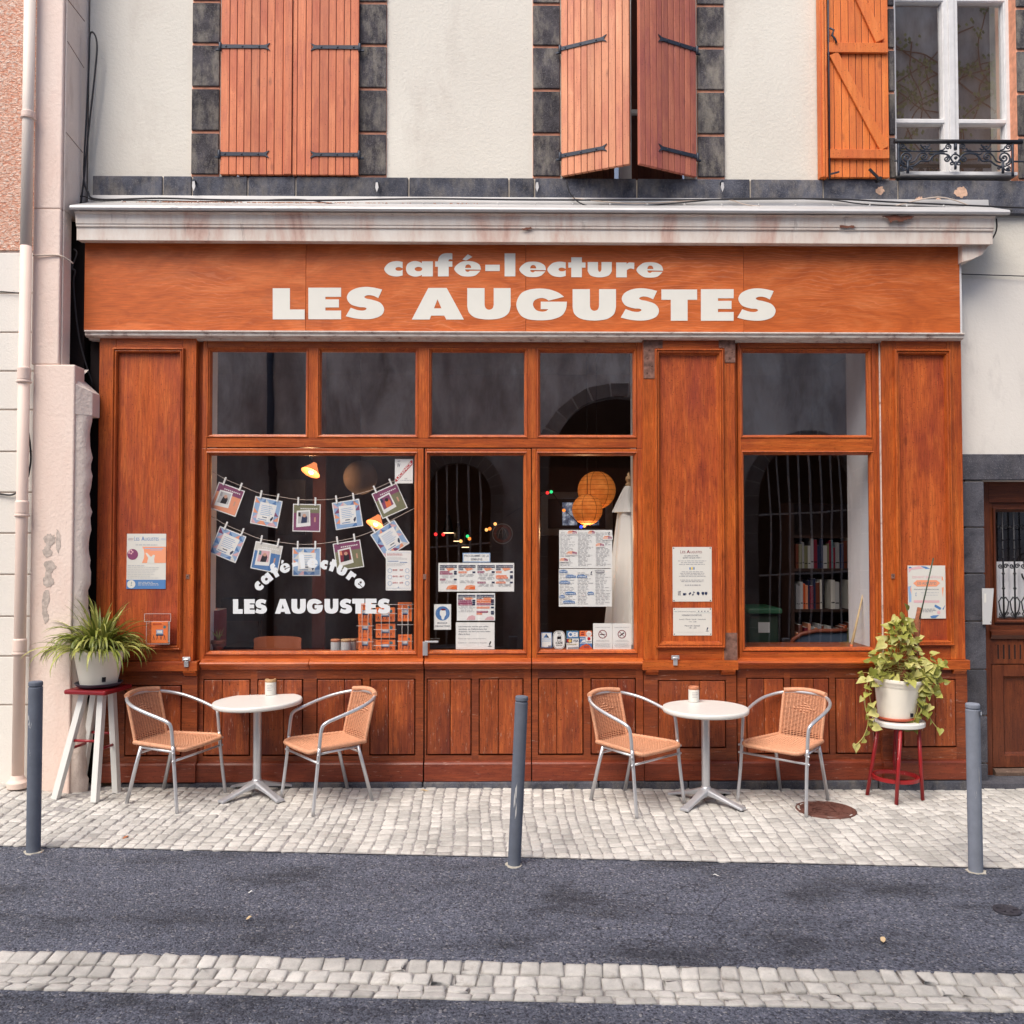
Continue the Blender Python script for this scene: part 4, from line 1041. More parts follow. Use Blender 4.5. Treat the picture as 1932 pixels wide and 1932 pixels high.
# stall riser
def riser(px0, px1, panels, y=0.0, by=-.035, pt=1280, pb=1425, boards=True, label=None, base='base_red'):
    xa, xb = X(px0, y, 1350), X(px1, y, 1350)
    zt, zb = zf(1259, y)+.02, zf(1441, y)
    mb = MB().mat('wood_b')
    H = [(X(a, y, 1350), X(b, y, 1350), zf(pb, y), zf(pt, y)) for a, b in panels]
    wall_holes(mb, xa+.0015, xb-.0015, zb, zt, y, y+.06, H)
    o = mb.build('stall_riser', shop, bevel=.004, seg=1)
    if label: o['label'] = label
    for h in H:
        mb = MB().mat('panel_b'); w_ = h[1]-h[0]; n = 2 if boards else 1; cut = h[0]+w_*(random.uniform(.36, .64))
        segs = [(h[0]+.009, cut-.002), (cut+.002, h[1]-.009)] if boards else [(h[0]+.006, h[1]-.006)]
        for a, b in segs: mb.box(a, b, y-.007, y+.04, h[2]+.012, h[3]-.008)
        mb.mat('wood_b').box(h[0], h[1], y+.030, y+.05, h[2], h[3])
        mb.build('riser_panel', o, bevel=.0045, seg=2)
    mb = MB().mat(base); b0, b1 = zf(1474, by), zf(1439, by)
    mb.prof([(.05, b0), (by, b0), (by, b1-.012), (by+.010, b1), (y-.002, b1+.008), (.05, b1+.008)], xa+.001, xb-.001)
    mb.build('base_board', o, bevel=.0015)
    return o
riser(187, 372, [(235, 343)], y=-.03, by=-.06, pt=1291, pb=1425, boards=True)
riser(373.5, 799, [(383, 472.5), (485, 572), (597, 684), (697, 784)], label='four panels under the big left window')
riser(801, 1002, [(803.5+1, 890), (903, 988)], label='lower panels of the entrance door')
riser(1003.5, 1214, [(1015, 1101), (1114, 1200)])
riser(1215, 1390, [(1241, 1370)], y=-.02, by=-.05, pt=1284, pb=1413)
riser(1391, 1662, [(1408, 1480), (1491, 1565), (1576, 1651)], label='three panels under the tall right window')
riser(1664, 1826, [(1702, 1804)], y=-.03, by=-.06, pt=1283, pb=1413)
mb = MB().mat('basalt2')
for a, b in ((225, 500), (500, 797), (797, 985), (985, 1130), (1130, 1300), (1300, 1470), (1470, 1660), (1660, 1826)):
    mb.box(X(a, -.06, 1480)+.003, X(b, -.06, 1480)-.003, -.045+random.uniform(-.02, .01), .1, -.1, zbase-.004)
mb.build('stone_plinth', shop, bevel=.012)
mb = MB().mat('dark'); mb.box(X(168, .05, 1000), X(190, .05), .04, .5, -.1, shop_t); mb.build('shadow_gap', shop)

# window lettering (white vinyl on the glass)
YG = .034
mb = MB().mat('vinyl')
k1 = .4658
def gpt(cx, cy): return F((780+cx*k1)*.48012, (1900+cy*k1)*.48012, YG)
W2 = [('L',291,373),('E',385,475),('S',478,577),('A',645,778),('U',784,905),('G',914,1050),('U',1063,1180),('S',1190,1295),('T',1297,1400),('E',1408,1502),('S',1511,1618)]
for i, (ch, xa, xb) in enumerate(W2):
    bb, loops, ex = glyph(ch); yt, yb = 976-i*.5, 1099-i*.2
    lp = [[gpt(xa+(p[0]-bb[0])/(bb[2]-bb[0])*(xb-xa), yb+(p[1]-bb[1])/(bb[1]-bb[3])*(yb-yt)) for p in l] for l in loops]
    mb.poly(lp, YG, None)
mb.build('window_lettering', wA)
mb = MB().mat('vinyl')
cxa, cya, Rr = 945.0, 1262.0, 560.0
tot = [('c',137,0),('a',200,14),('f',129,12),('é',199,10),('-',108,24),('l',80,28),('e',199,24),('c',137,20),('t',128,12),('u',180,12),('r',136,24),('e',199,12)]
full = sum(a+b for _, a, b in tot); span = R(101); ang = -R(51.5); ks = span/full
vs_ = Rr*ks*1.42
for ch, wd_, gap in tot:
    ang += gap*ks; bb, loops, ex = glyph(ch); a0 = ang
    mid = a0+wd_*ks/2
    def tp(p):
        lx = (p[0]-(bb[0]+bb[2])/2)*ks*Rr*.93; h = (bb[1]-p[1])*vs_
        rr = Rr-10+h; return gpt(cxa+rr*math.sin(mid)+lx*math.cos(mid), cya-rr*math.cos(mid)+lx*math.sin(mid))
    for grp in ([loops]+[[e] for e in ex]): mb.poly([[tp(p) for p in l] for l in grp], YG, None)
    ang += wd_*ks
mb.build('window_lettering', wA)

# ---------------------------------------------------------------- room behind the shop window
room = root('cafe_interior', 'dim cafe room seen through the shop windows, with white window reveals', 'room', (.3, 3, 0))
rx0, rx1 = -4.2, 4.6
MB().mat('int_floor').box(rx0, rx1, .2, 6.2, -.06, .02).build('floor', room)
MB().mat('int_wall').box(rx0, rx1, 6.2, 6.3, 0, 4.4).box(rx0-.1, rx0, .5, 6.3, 0, 4.4).box(rx1, rx1+.1, .5, 6.3, 0, 4.4).build('inner_walls', room)
MB().mat('int_wall').box(rx0, rx1, .5, 6.3, 4.3, 4.4).build('ceiling', room)
MB().mat('reveal').box(X(1645, .12), X(1645, .12)+.2, .10, .62, 0, 4.25).build('reveal_wall', room, label='white reveal at the right side of the tall window')
MB().mat('reveal').box(X(392, .12)-.2, X(392, .12), .10, .34, 0, 4.25).build('reveal_wall', room, label='white reveal at the left side of the big window')
MB().mat('dark').box(X(1216, .2), X(1384, .2), .12, .5, 0, 4.3).build('inner_pier', room)
MB().mat('white_paint').box(X(1193.5, .2), X(1202, .2), .14, .3, 0, 4.25).build('pier_edge', room)
MB().mat('wood_b').box(X(392, .2), X(796, .2), .07, .30, zf(1229, .1)-.05, zf(1229, .1)-.004).box(X(1408, .2), X(1640, .2), .07, .5, zf(1223, .1)-.05, zf(1223, .1)-.004).box(X(1010, .2), X(1200, .2), .07, .3, zf(1227, .1)-.05, zf(1227, .1)-.004).build('inner_sill', room)
# lit back window
xa, xb, za, zb = RC(1054, 922, 1150, 1010, 5.2)
MB().mat('white_paint').frame(xa-.2, xb+.15, za, zb, [(0, 6.1), (0, 6.05), (.1, 6.05), (.1, 6.1)]).build('back_window_frame', room)
def bw():
    s = NT('leafy_back_window'); n = s.noise(s.coord(), 9, 6, .7)
    c = s.ramp(n, [(.35, lin(40, 44, 60)), (.5, lin(120, 128, 150)), (.62, lin(214, 218, 226))])
    s.link(c, s.b.inputs['Emission Color']); s.b.inputs['Emission Strength'].default_value = .45; return s.done(c, .5)
M['backwin'] = bw()
xa, xb, za, zb = RC(1061, 948, 1130, 991, 6.0); xm = (xa+xb)/2
MB().mat('backwin').quad(xa, xm-.05, za, zb, 6.0).quad(xm+.05, xb, za, zb, 6.0).build('back_window_glass', room)

# ---------------------------------------------------------------- neighbouring pink house on the left
nb = root('pink_house', 'pale pink plastered neighbouring house with salmon roughcast and a stepped corner pier', 'building', (-3.8, 0, 0))
def yfront(): return -.42
YP = -.25
xsR = X(168, YW, 200)     # where the side meets the facade
xe_up = X(115.5, YP, 330)
zcan = zf(398, YP)
mb = MB().mat('pink'); mb.box(X(64, YP, 300), xe_up, YP, .6, zcan, TOP+.6); mb.box(X(64, YP, 300), xe_up, YP, -.10, zf(690, YP), zcan-.001); 
xe_lo = X(137, YP, 1100)
zstep = zf(690, YP)
mb.box(X(58, YP, 1100), xe_lo, YP-.012, -.10, -.05, zstep-.002)
mb.build('corner_pier', nb, bevel=.01)
# side face + stepped, broken stonework
mb = MB().mat('pink_side'); mb.box(xe_up+.001, xe_up+.012, YP+.03, .6, zcan, TOP+.6); mb.box(xe_up+.001, xe_up+.012, YP+.03, -.10, zf(690, YP), zcan-.002)
xs2 = X(175, -.15, 900)
zq0, zq1, zq2 = zf(737, -.3), zf(782, -.3), zf(700, -.3)
mb.add([(xe_lo+.001, YP+.0, zf(727, YP)), (xe_lo+.001, YP+.0, zq1), (xe_lo+.001, -.04, zq1), (xe_lo+.001, -.04, zf(690, YP)), (xs2, -.17, zq0), (xs2, -.17, zq1), (xs2, -.05, zq1), (xs2, -.05, zq0), (xe_up, YP, zstep), (xe_up, -.04, zstep)],
       [(0,1,5,4),(4,5,6,7),(1,2,6,5),(0,4,8),(4,7,9,8),(0,8,9,3)])
mb.build('side_face', nb, bevel=.004)
mb = MB().mat('pink_side'); mb.smooth = True; n = 64; vs = []
for i in range(n+1):
    z = -.05+(zq1+.05)*i/n; a = .007*math.sin(i*.7)+random.uniform(-.012, .008)
    w0 = X(170, -.17, 1100)
    vs += [(xe_lo+.001, YP+.01, z), (xe_lo+(w0-xe_lo)*.5, YP+.03+a*.5, z), (w0+a, -.17, z), (w0-.06+a, -.09, z)]
fs = []
for i in range(n):
    for j in range(3): a = i*4+j; fs.append((a, a+1, a+5, a+4))
mb.add(vs, fs); mb.build('broken_edge', nb)
# plaster joints on side face
for (a, b) in (((118, 0), (158, 40)), ((121, 78), (162, 128)), ((127, 250), (164, 288))):
    p, q = F(a[0], a[1], YP+.04), F(b[0], b[1], .06)
    MB().mat('rust_plate').bar((xe_up+.013, YP+.04, p[1]), (xe_up+.013, .06, q[1]), .003, .005).build('crack', nb)
YL = -.22
zsplit = zf(476, YL)
MB().mat('roughcast').box(-7, X(66, YL, 300), YL, .6, zsplit, TOP+.6).build('roughcast_wall', nb)
mb = MB().mat('white_wall'); 
cuts = [476, 548, 627, 696, 773, 850, 930, 1010, 1075, 1163, 1250, 1300]
cuts = [476, 553, 627, 700, 773, 852, 929, 1006, 1084, 1163, 1238, 1330, 1486]
for a, b in zip(cuts[:-1], cuts[1:]): mb.box(-7, X(62, YL, 1000), YL, .6, Z(b, YL, 30)+.006, Z(a, YL, 30)-.006)
mb.mat('pink_side').box(-7, X(60, YL, 1000), YL+.014, .55, -.05, zsplit)
mb.build('banded_wall', nb, bevel=.004)
MB().mat('pink').box(X(60, YL, 1000)-.0, X(66, YL, 1000), YL+.004, .55, -.05, zsplit).build('wall_strip', nb)
def patch(pts, Y, mat, name, par, seed):
    rs = random.Random(seed); o = catmull([(a, b, 0) for a, b in pts], True, 5)
    P_q = [F(p[0]+rs.uniform(-1.5, 1.5), p[1]+rs.uniform(-1.5, 1.5), Y) for p in o]
    return MB().mat(mat).poly([P_q], Y, Y+.002).build(name, par)
M['flake'] = simple('bare_grey_render', lin(196, 182, 172), .95, var=.35, vs=40, bump=.6)
patch([(82, 1015), (92, 1008), (103, 1012), (104, 1024), (94, 1032), (98, 1044), (88, 1052), (80, 1040), (86, 1028)], YP-.0145, 'flake', 'bare_patch', nb, 1)
patch([(84, 1062), (98, 1058), (105, 1070), (96, 1084), (102, 1098), (90, 1108), (80, 1096), (86, 1080)], YP-.0145, 'flake', 'bare_patch', nb, 7)
patch([(82, 1120), (92, 1114), (94, 1132), (88, 1150), (92, 1166), (84, 1176), (80, 1150)], YP-.0145, 'flake', 'bare_patch', nb, 8)
patch([(106, 1000), (113, 1010), (112, 1040), (106, 1035)], YP-.0145, 'flake', 'bare_patch', nb, 2)
M['bare_wood'] = simple('bare_brown_timber', lin(120, 74, 58), .9, var=.4, vs=12)
patch([(1668, 407), (1722, 408), (1712, 414), (1700, 417), (1688, 416), (1680, 419), (1674, 412)], yc-.052, 'bare_wood', 'bare_patch', cor, 3)
patch([(1585, 426), (1610, 426), (1612, 429), (1588, 430)], yc-.025, 'bare_wood', 'bare_patch', cor, 4)
patch([(984, 430), (1000, 429), (1004, 432), (990, 433)], yc-.018, 'bare_wood', 'bare_patch', cor, 5)
M['bare_stone'] = simple('bare_pale_mortar', lin(214, 176, 150), .95, var=.3, vs=30)
for i_, (a_, b_, w_, h_) in enumerate(((1702, 382, 12, 5), (1734, 378, 9, 6), (1660, 360, 8, 8), (1752, 386, 10, 4), (1770, 376, 4, 3), (1812, 363, 13, 10))):
    patch([(a_-w_, b_), (a_-w_*.4, b_-h_*.8), (a_+w_*.5, b_-h_), (a_+w_, b_+h_*.2), (a_+w_*.2, b_+h_), (a_-w_*.6, b_+h_*.6)], YW-.047, 'bare_stone', 'mortar_patch', bld, 10+i_)
# drainpipe
dp = root('drainpipe', 'pale pink painted drainpipe with round collars on the left house', 'drainpipe', (X(40, -.5, 1470), -.46, G(38, 1484).z))
yp_ = -.31
xt = X(47, yp_, 700)
def px_at(q): return X({0: 53.5}.get(q, 53.5-(q/1480)*17), yp_, q)
path = [(px_at(q), yp_, Z(q, yp_, 45)) for q in (-60, 200, 480, 740, 1000, 1240, 1474)]
xm_ = sum(p[0] for p in path)/len(path)
r = .040
mb = MB().mat('pipe_c'); mb.tube([(p[0]*.0+xm_, yp_, p[2]) for p in path[:1]]+[(xm_, yp_, zsplit)], r, 18); mb.build('pipe', dp)
mb = MB().mat('pipe_p'); mb.tube([(xm_, yp_, zsplit), (xm_, yp_, Z(1477, yp_, 40))], r, 18); mb.build('pipe', dp)
for q, s_ in ((218, .5), (708, 1), (960, 1), (1220, 1)):
    z = Z(q, yp_, 45); MB().mat('pipe_p').lathe([(r, z-.06*s_), (r+.012, z-.055*s_), (r+.014, z-.045*s_), (r+.002, z-.035*s_), (r+.006, z-.03*s_), (r+.007, z+.05*s_), (r, z+.06*s_)], (xm_, yp_, 0), 20).build('collar', dp)
z = Z(1478, yp_, 40); MB().mat('pipe_p').lathe([(r+.03, z-.03), (r+.032, z+.01), (r+.012, z+.03), (r, z+.06)], (xm_, yp_, 0), 20).build('foot', dp)
cable([(31, 930, -.235), (20, 934, -.24), (0, 932, -.235), (-30, 930, -.235)], .007, 'cable', 'black cable end crossing the far left white wall', 'cables on the left house')
cable([(53, 812, -.28), (57, 840, -.27), (58, 870, -.27), (53, 900, -.28)], .007, 'cable', 'black cable bulging out from behind the drainpipe', 'cables on the left house')
cable([(36, 553, -.235), (0, 550, -.235), (-30, 551, -.235)], .004, 'cable', 'thin dark wire on the upper left white wall', 'cables on the left house')
cable([(62, 482, -.27), (100, 481, -.26), (118, 484, -.25), (138, 497, -.20)], .006, 'cable_w', 'pale hose crossing the pink pier below the canopy end', 'cables on the left house')
cable([(139, 470, -.1), (145, 478, -.1), (136, 505, -.1), (142, 512, -.1), (139, 540, -.08), (150, 640, -.05), (176, 730, 0)], .006, 'cable', 'bundle of black cable in the gap left of the signboard', 'cables on the left house')

# ---------------------------------------------------------------- house across the street (seen mirrored in the glass)
YO = -8.75
op = root('opposite_house', 'house across the street with barred arches, seen only as a reflection in the glass', 'building', (0, YO-.3, 0))
def OX(px, py=1000): return F(px, py, -YO+0.0)[0]
def OZ(py, px=966): return F(px, py, -YO)[1]
def arch(px0, px1, ptop, pbot):
    xa, xb = OX(px0), OX(px1); r = (xb-xa)/2; c = (xa+xb)/2; zt = OZ(ptop, (px0+px1)/2); zb = max(.02, OZ(pbot, (px0+px1)/2)); zc = zt-r
    return c, r, zc, zb
A = [arch(800, 925, 872, 1222), arch(1432, 1626, 838, 1220), arch(1035, 1306, 747, 1300)]
outer = [(-9, -.4), (12, -.4), (12, 12.8), (5.6, 12.8), (5.6, 7.2), (-9, 7.2)]
hol = []
for c, r_, zc, zb in A: hol.append([(c+r_, zb), (c+r_, zc)]+[(c+r_*math.cos(PI*i/20), zc+r_*math.sin(PI*i/20)) for i in range(1, 20)]+[(c-r_, zc), (c-r_, zb)])
MB().mat('opp').poly([outer]+hol, YO, YO-.35).build('wall', op)
mb = MB().mat('oppstone')
for c, r_, zc, zb in A:
    n = 13
    for i in range(n):
        a0, a1 = PI*i/n+.012, PI*(i+1)/n-.012
        mb.poly([[(c+r_*math.cos(a0), zc+r_*math.sin(a0)), (c+(r_+.24)*math.cos(a0), zc+(r_+.24)*math.sin(a0)), (c+(r_+.24)*math.cos(a1), zc+(r_+.24)*math.sin(a1)), (c+r_*math.cos(a1), zc+r_*math.sin(a1))]], YO+.02, YO-.1)
    for k in range(8):
        z_ = zb+(zc-zb)*k/8; z1_ = zb+(zc-zb)*(k+1)/8
        mb.box(c+r_, c+r_+.22, YO-.1, YO+.02, z_+.006, z1_-.006); mb.box(c-r_-.22, c-r_, YO-.1, YO+.02, z_+.006, z1_-.006)
mb.build('stone_arches', op)
MB().mat('dark').box(-9, 9, YO-1.6, YO-1.5, -.4, 6).build('dark_rooms', op)
M['bar_paint'] = simple('pale_rusty_bars', lin(206, 190, 180), .6, var=.3, vs=25)
for c, r_, zc, zb in (A[0], A[1]):
    mb = MB().mat('bar_paint'); n = int(2*r_/.165)
    for i in range(1, n):
        x_ = c-r_+2*r_*i/n; top = zc+math.sqrt(max(0, r_*r_-(x_-c)**2)); w_ = .03*math.sin(i)
        mb.tube(catmull([(x_, YO-.02, zb), (x_+.02, YO+.05, zb+(top-zb)*.4), (x_+.02, YO+.06, zb+(top-zb)*.7), (x_, YO-.04, top)], False, 4), .019, 6)
    for q in ((.36, .66) if r_ > .7 else (.55,)): zq = zb+(zc+r_-zb)*q; mb.bar((c-r_, YO+.045, zq-.04), (c+r_, YO+.045, zq+.05), .03, .02)
    mb.build('window_bars', op)
MB().mat('door').box(A[2][0]-A[2][1], A[2][0]+A[2][1], YO-.25, YO-.2, -.1, A[2][2]+.02).build('arched_door', op)
tag(MB().mat('iron').tube([(OX(512), YO+.09, 0), (OX(512), YO+.09, 7.2)], .06, 12).lathe([(.075, 3.0), (.085, 3.05), (.075, 3.1)], (OX(512), YO+.09, 0), 12).lathe([(.075, 5.6), (.085, 5.65), (.075, 5.7)], (OX(512), YO+.09, 0), 12).build('drainpipe'), 'dark drainpipe on the house across the street, mirrored in the left window', 'drainpipe')
random.seed(21)
mb = MB().mat('moss'); vx = OX(1790, 170)
ends = []
for i in range(26):
    x_, z_ = vx+random.uniform(-1.2, 1.6), 8.2+random.uniform(0, 1.8); pts = [(x_, YO+.03, z_)]; a = random.uniform(.2, 2.6)
    for k in range(9):
        a += random.uniform(-.5, .5); x_ += .33*math.cos(a); z_ += .24*abs(math.sin(a))+.05; pts.append((x_, YO+.03, z_)); ends.append((x_, z_))
    mb.tube(catmull(pts, False, 3), .012, 5)
vi = root('climbing_vine', 'bare climbing vine on the house across the street, mirrored in the upper right window', 'vine', (vx, YO+.05, 3))
mb.build('stems', vi)
mb = MB().mat('blade')
for (x_, z_) in ends:
    if random.random() < .5:
        for k in range(8):
            a = random.uniform(0, 6.28); r_ = random.uniform(.02, .09); c = (x_+random.uniform(-.16, .16), YO+.06+random.uniform(0, .06), z_+random.uniform(-.12, .12))
            mb.add([(c[0]-.03, c[1], c[2]), (c[0], c[1]+.02, c[2]-.045), (c[0]+.035, c[1], c[2]), (c[0], c[1]+.01, c[2]+.04)], [(0,1,2,3)])
mb.build('leaves', vi)
# ---------------------------------------------------------------- bollards
def bollard(bp, tp, r_px, label, mat, scratch=None, base=True):
    p = G(*bp); D = p.y
    dt = ray(*tp); t = (p.y-CAM.y)/dt.y; top = CAM+dt*t
    h = top.z-p.z; lean = top.x-p.x
    scale = FPX/((Vector(p)-CAM).dot(_rot @ Vector((0, 0, -1)))); r = r_px/scale
    o = root('bollard', label, 'bollard', p, 'steel bollards along the pavement edge')
    o.rotation_euler = (0, math.atan2(lean, h), 0)
    mb = MB().mat(mat); mb.lathe([(r, -.06), (r, h-.035), (r-.004, h-.033), (r-.004, h-.028), (r, h-.026), (r, h-.006), (r-.004, h), (0, h+.003)], (0, 0, 0), 28); mb.build('post', o, local=True)
    if base:
        mb = MB().mat('concrete'); n = 14; vs = [(0, 0, .004)]
        for i in range(n): a = 2*PI*i/n; rr = r+.020*random.uniform(.2, 1.2); vs.append((rr*math.cos(a), rr*math.sin(a), .004))
        vs += [(v[0]*1.03, v[1]*1.03, -.02) for v in vs[1:]]
        mb.add(vs, [(0, 1+i, 1+(i+1) % n) for i in range(n)]+[(1+i, n+1+i, n+1+(i+1) % n, 1+(i+1) % n) for i in range(n)]); mb.build('cement_collar', o, local=True)
    if scratch:
        mb = MB().mat('p_ltgrey')
        for (z0, z1, a0, a1) in scratch:
            vs = []; n = 5
            for i in range(n+1):
                a = a0+(a1-a0)*i/n; jt = random.uniform(-.02, .02)
                vs += [((r+.0008)*math.cos(a), (r+.0008)*math.sin(a), z0+jt), ((r+.0008)*math.cos(a), (r+.0008)*math.sin(a), z1+jt*1.5)]
            mb.add(vs, [(2*i, 2*i+2, 2*i+3, 2*i+1) for i in range(n)])
        mb.build('scratches', o, local=True)
    return o
bollard((63, 1607), (67.5, 1285.5), 12.6, 'dark slate bollard at the left, in front of the pink wall, with small scratches', 'bollard', [(.78, .80, -2.2, -1.9), (.755, .76, -2.3, -1.6), (.60, .605, -1.9, -1.7)])
bollard((970, 1632), (984.5, 1313), 12.2, 'middle bollard leaning slightly right, with a white scrape, in front of the door', 'bollard', [(.36, .44, -2.1, -1.85), (.40, .47, -1.95, -1.7), (.30, .36, -1.8, -1.6)])
b3 = bollard((1841, 1644), (1835, 1327), 12.8, 'lighter grey bollard at the right with a small round sticker', 'bollard2', [(.45, .455, -2.0, -1.7), (.52, .60, -1.35, -1.30)])
mb = MB().mat('p_navy').disc(0, 0, .02, 0, 18); mb.mat('p_white').disc(0, 0, .012, -.001, 14)
o = mb.build('sticker', b3, local=True); o.location = (.030, -.034, .92); o.rotation_euler = (0, 0, R(45))
# ---------------------------------------------------------------- bistro tables
def table(cpx, toppx, topy, rpx, rot, pads, label, lab2, jar_px, tilt=0):
    p = G(*cpx); o = root('bistro_table', label, 'table', p, 'white round bistro tables', rz=rot)
    t = ray(toppx, topy); d = (p.y-CAM.y)/t.y; tp = CAM+t*d; h = tp.z-p.z
    sc = FPX/((Vector(tp)-CAM).dot(_rot @ Vector((0, 0, -1)))); r = rpx/sc
    mb = MB().mat('table'); T = Euler((0, tilt, 0)).to_matrix() 
    Trot = Matrix.Rotation(-rot, 3, 'Z') @ T
    mb.lathe([(0, -.028), (r-.02, -.028), (r-.006, -.034), (r-.001, -.026), (r, -.012), (r-.004, -.002), (r-.012, 0), (0, 0)], (0, 0, h), 56, Trot); mb.build('tabletop', o, local=True)
    mb = MB().mat('alu'); mb.lathe([(.029, .09), (.031, h-.034)], (0, 0, 0), 24); mb.lathe([(.04, .085), (.036, .12), (.032, .13)], (0, 0, 0), 24); mb.lathe([(.09, h-.038), (.09, h-.032)], (0, 0, 0), 20); mb.build('column', o, local=True)
    for k in range(4):
        a = PI/4+k*PI/2
        mb = MB().mat('alu_c'); L = .30; n = 12; vs = []
        for i in range(n+1):
            u = i/n; rr = .02+(L-.02)*u; zt = .118-.084*u**1.15-.008*math.sin(u*PI); zb = .06*(1-u)**1.6+.014+.014*math.sin(u*PI); wd = .039-.011*math.sin(u*PI*.9)
            if zt-zb < .014: zb = zt-.014
            for s_, z_ in ((-wd, zb), (-wd, zt-.006), (-wd*.6, zt), (wd*.6, zt), (wd, zt-.006), (wd, zb)):
                vs.append((rr*math.cos(a)-s_*math.sin(a), rr*math.sin(a)+s_*math.cos(a), z_))
        fs = [tuple(range(5, -1, -1)), tuple(n*6+j for j in range(6))]
        for i in range(n):
            for j in range(6): q = i*6+j; q2 = i*6+(j+1) % 6; fs.append((q, q2, q2+6, q+6))
        mb.smooth = False; mb.add(vs, fs); lo = mb.build('base_arm', o, local=True, bevel=.003)
        MB().mat('rubber').lathe([(.024, -.004), (.024, .006), (.016, .010), (.006, .012), (.006, .026)], ((L-.025)*math.cos(a), (L-.025)*math.sin(a), 0), 16).build('foot_pad', lo, local=True)
    jx, jb, jt, jw, lid = jar_px
    D = p.y+.06
    zt = tp.z; 
    dz_ = CAM.z-zt
    # jar stands on the table top, at the depth where its foot projects
    q = ray(jx, jb); tt = (zt+.001-CAM.z)/q.z; jp = CAM+q*tt
    hz = ray(jx, jt); th = (jp.y-CAM.y)/hz.y; hh = (CAM+hz*th).z-zt
    wj = jw/2/FPX*(jp.y-CAM.y)
    jo = root('table_jar', lab2, 'jar', (jp.x, jp.y, zt+.001+math.tan(-tilt)*(jp.x-p.x) if tilt else zt+.001), 'jars on the bistro tables')
    MB().mat('p_paper').lathe([(wj*.96, 0), (wj, .004), (wj, hh*.78), (wj*.97, hh*.8)], (0, 0, 0), 24).build('jar_body', jo, local=True)
    MB().mat(lid).lathe([(wj*.97, hh*.8), (wj*1.0, hh*.81), (wj*1.0, hh*.96), (wj*.9, hh), (wj*.8, hh*.97), (wj*.8, hh*.9), (0, hh*.9)], (0, 0, 0), 24).build('jar_rim', jo, local=True)
    mb = MB().mat('p_grey')
    for k in range(4):
        z_ = hh*(.62-.10*k); a0 = -PI/2-.5; vs = []
        for i in range(7): a = a0+(1.0+.2*math.sin(k*2))*i/6; vs += [((wj+.0006)*math.cos(a), (wj+.0006)*math.sin(a), z_), ((wj+.0006)*math.cos(a), (wj+.0006)*math.sin(a), z_+hh*.025)]
        mb.add(vs, [(2*i, 2*i+2, 2*i+3, 2*i+1) for i in range(6)])
    mb.build('jar_writing', jo, local=True)
    return o
M['kraft'] = simple('kraft_lid', lin(186, 150, 110), .6)
M['tcot'] = simple('rust_lid', lin(186, 120, 86), .6)
table((484.6, 1502.5), 483.5, 1320.5, 82.5, R(3), None, 'left white round bistro table with a slightly tilted, chipped top', 'white paper-wrapped jar with a kraft rim on the left table', (510.5, 1311, 1281, 20.5, 'kraft'), tilt=R(-1.6))
table((1332, 1517), 1328, 1334, 80.5, R(2), None, 'right white round bistro table with a level top', 'white paper-wrapped jar with a rust-brown rim on the right table', (1309, 1324, 1295, 20, 'tcot'))

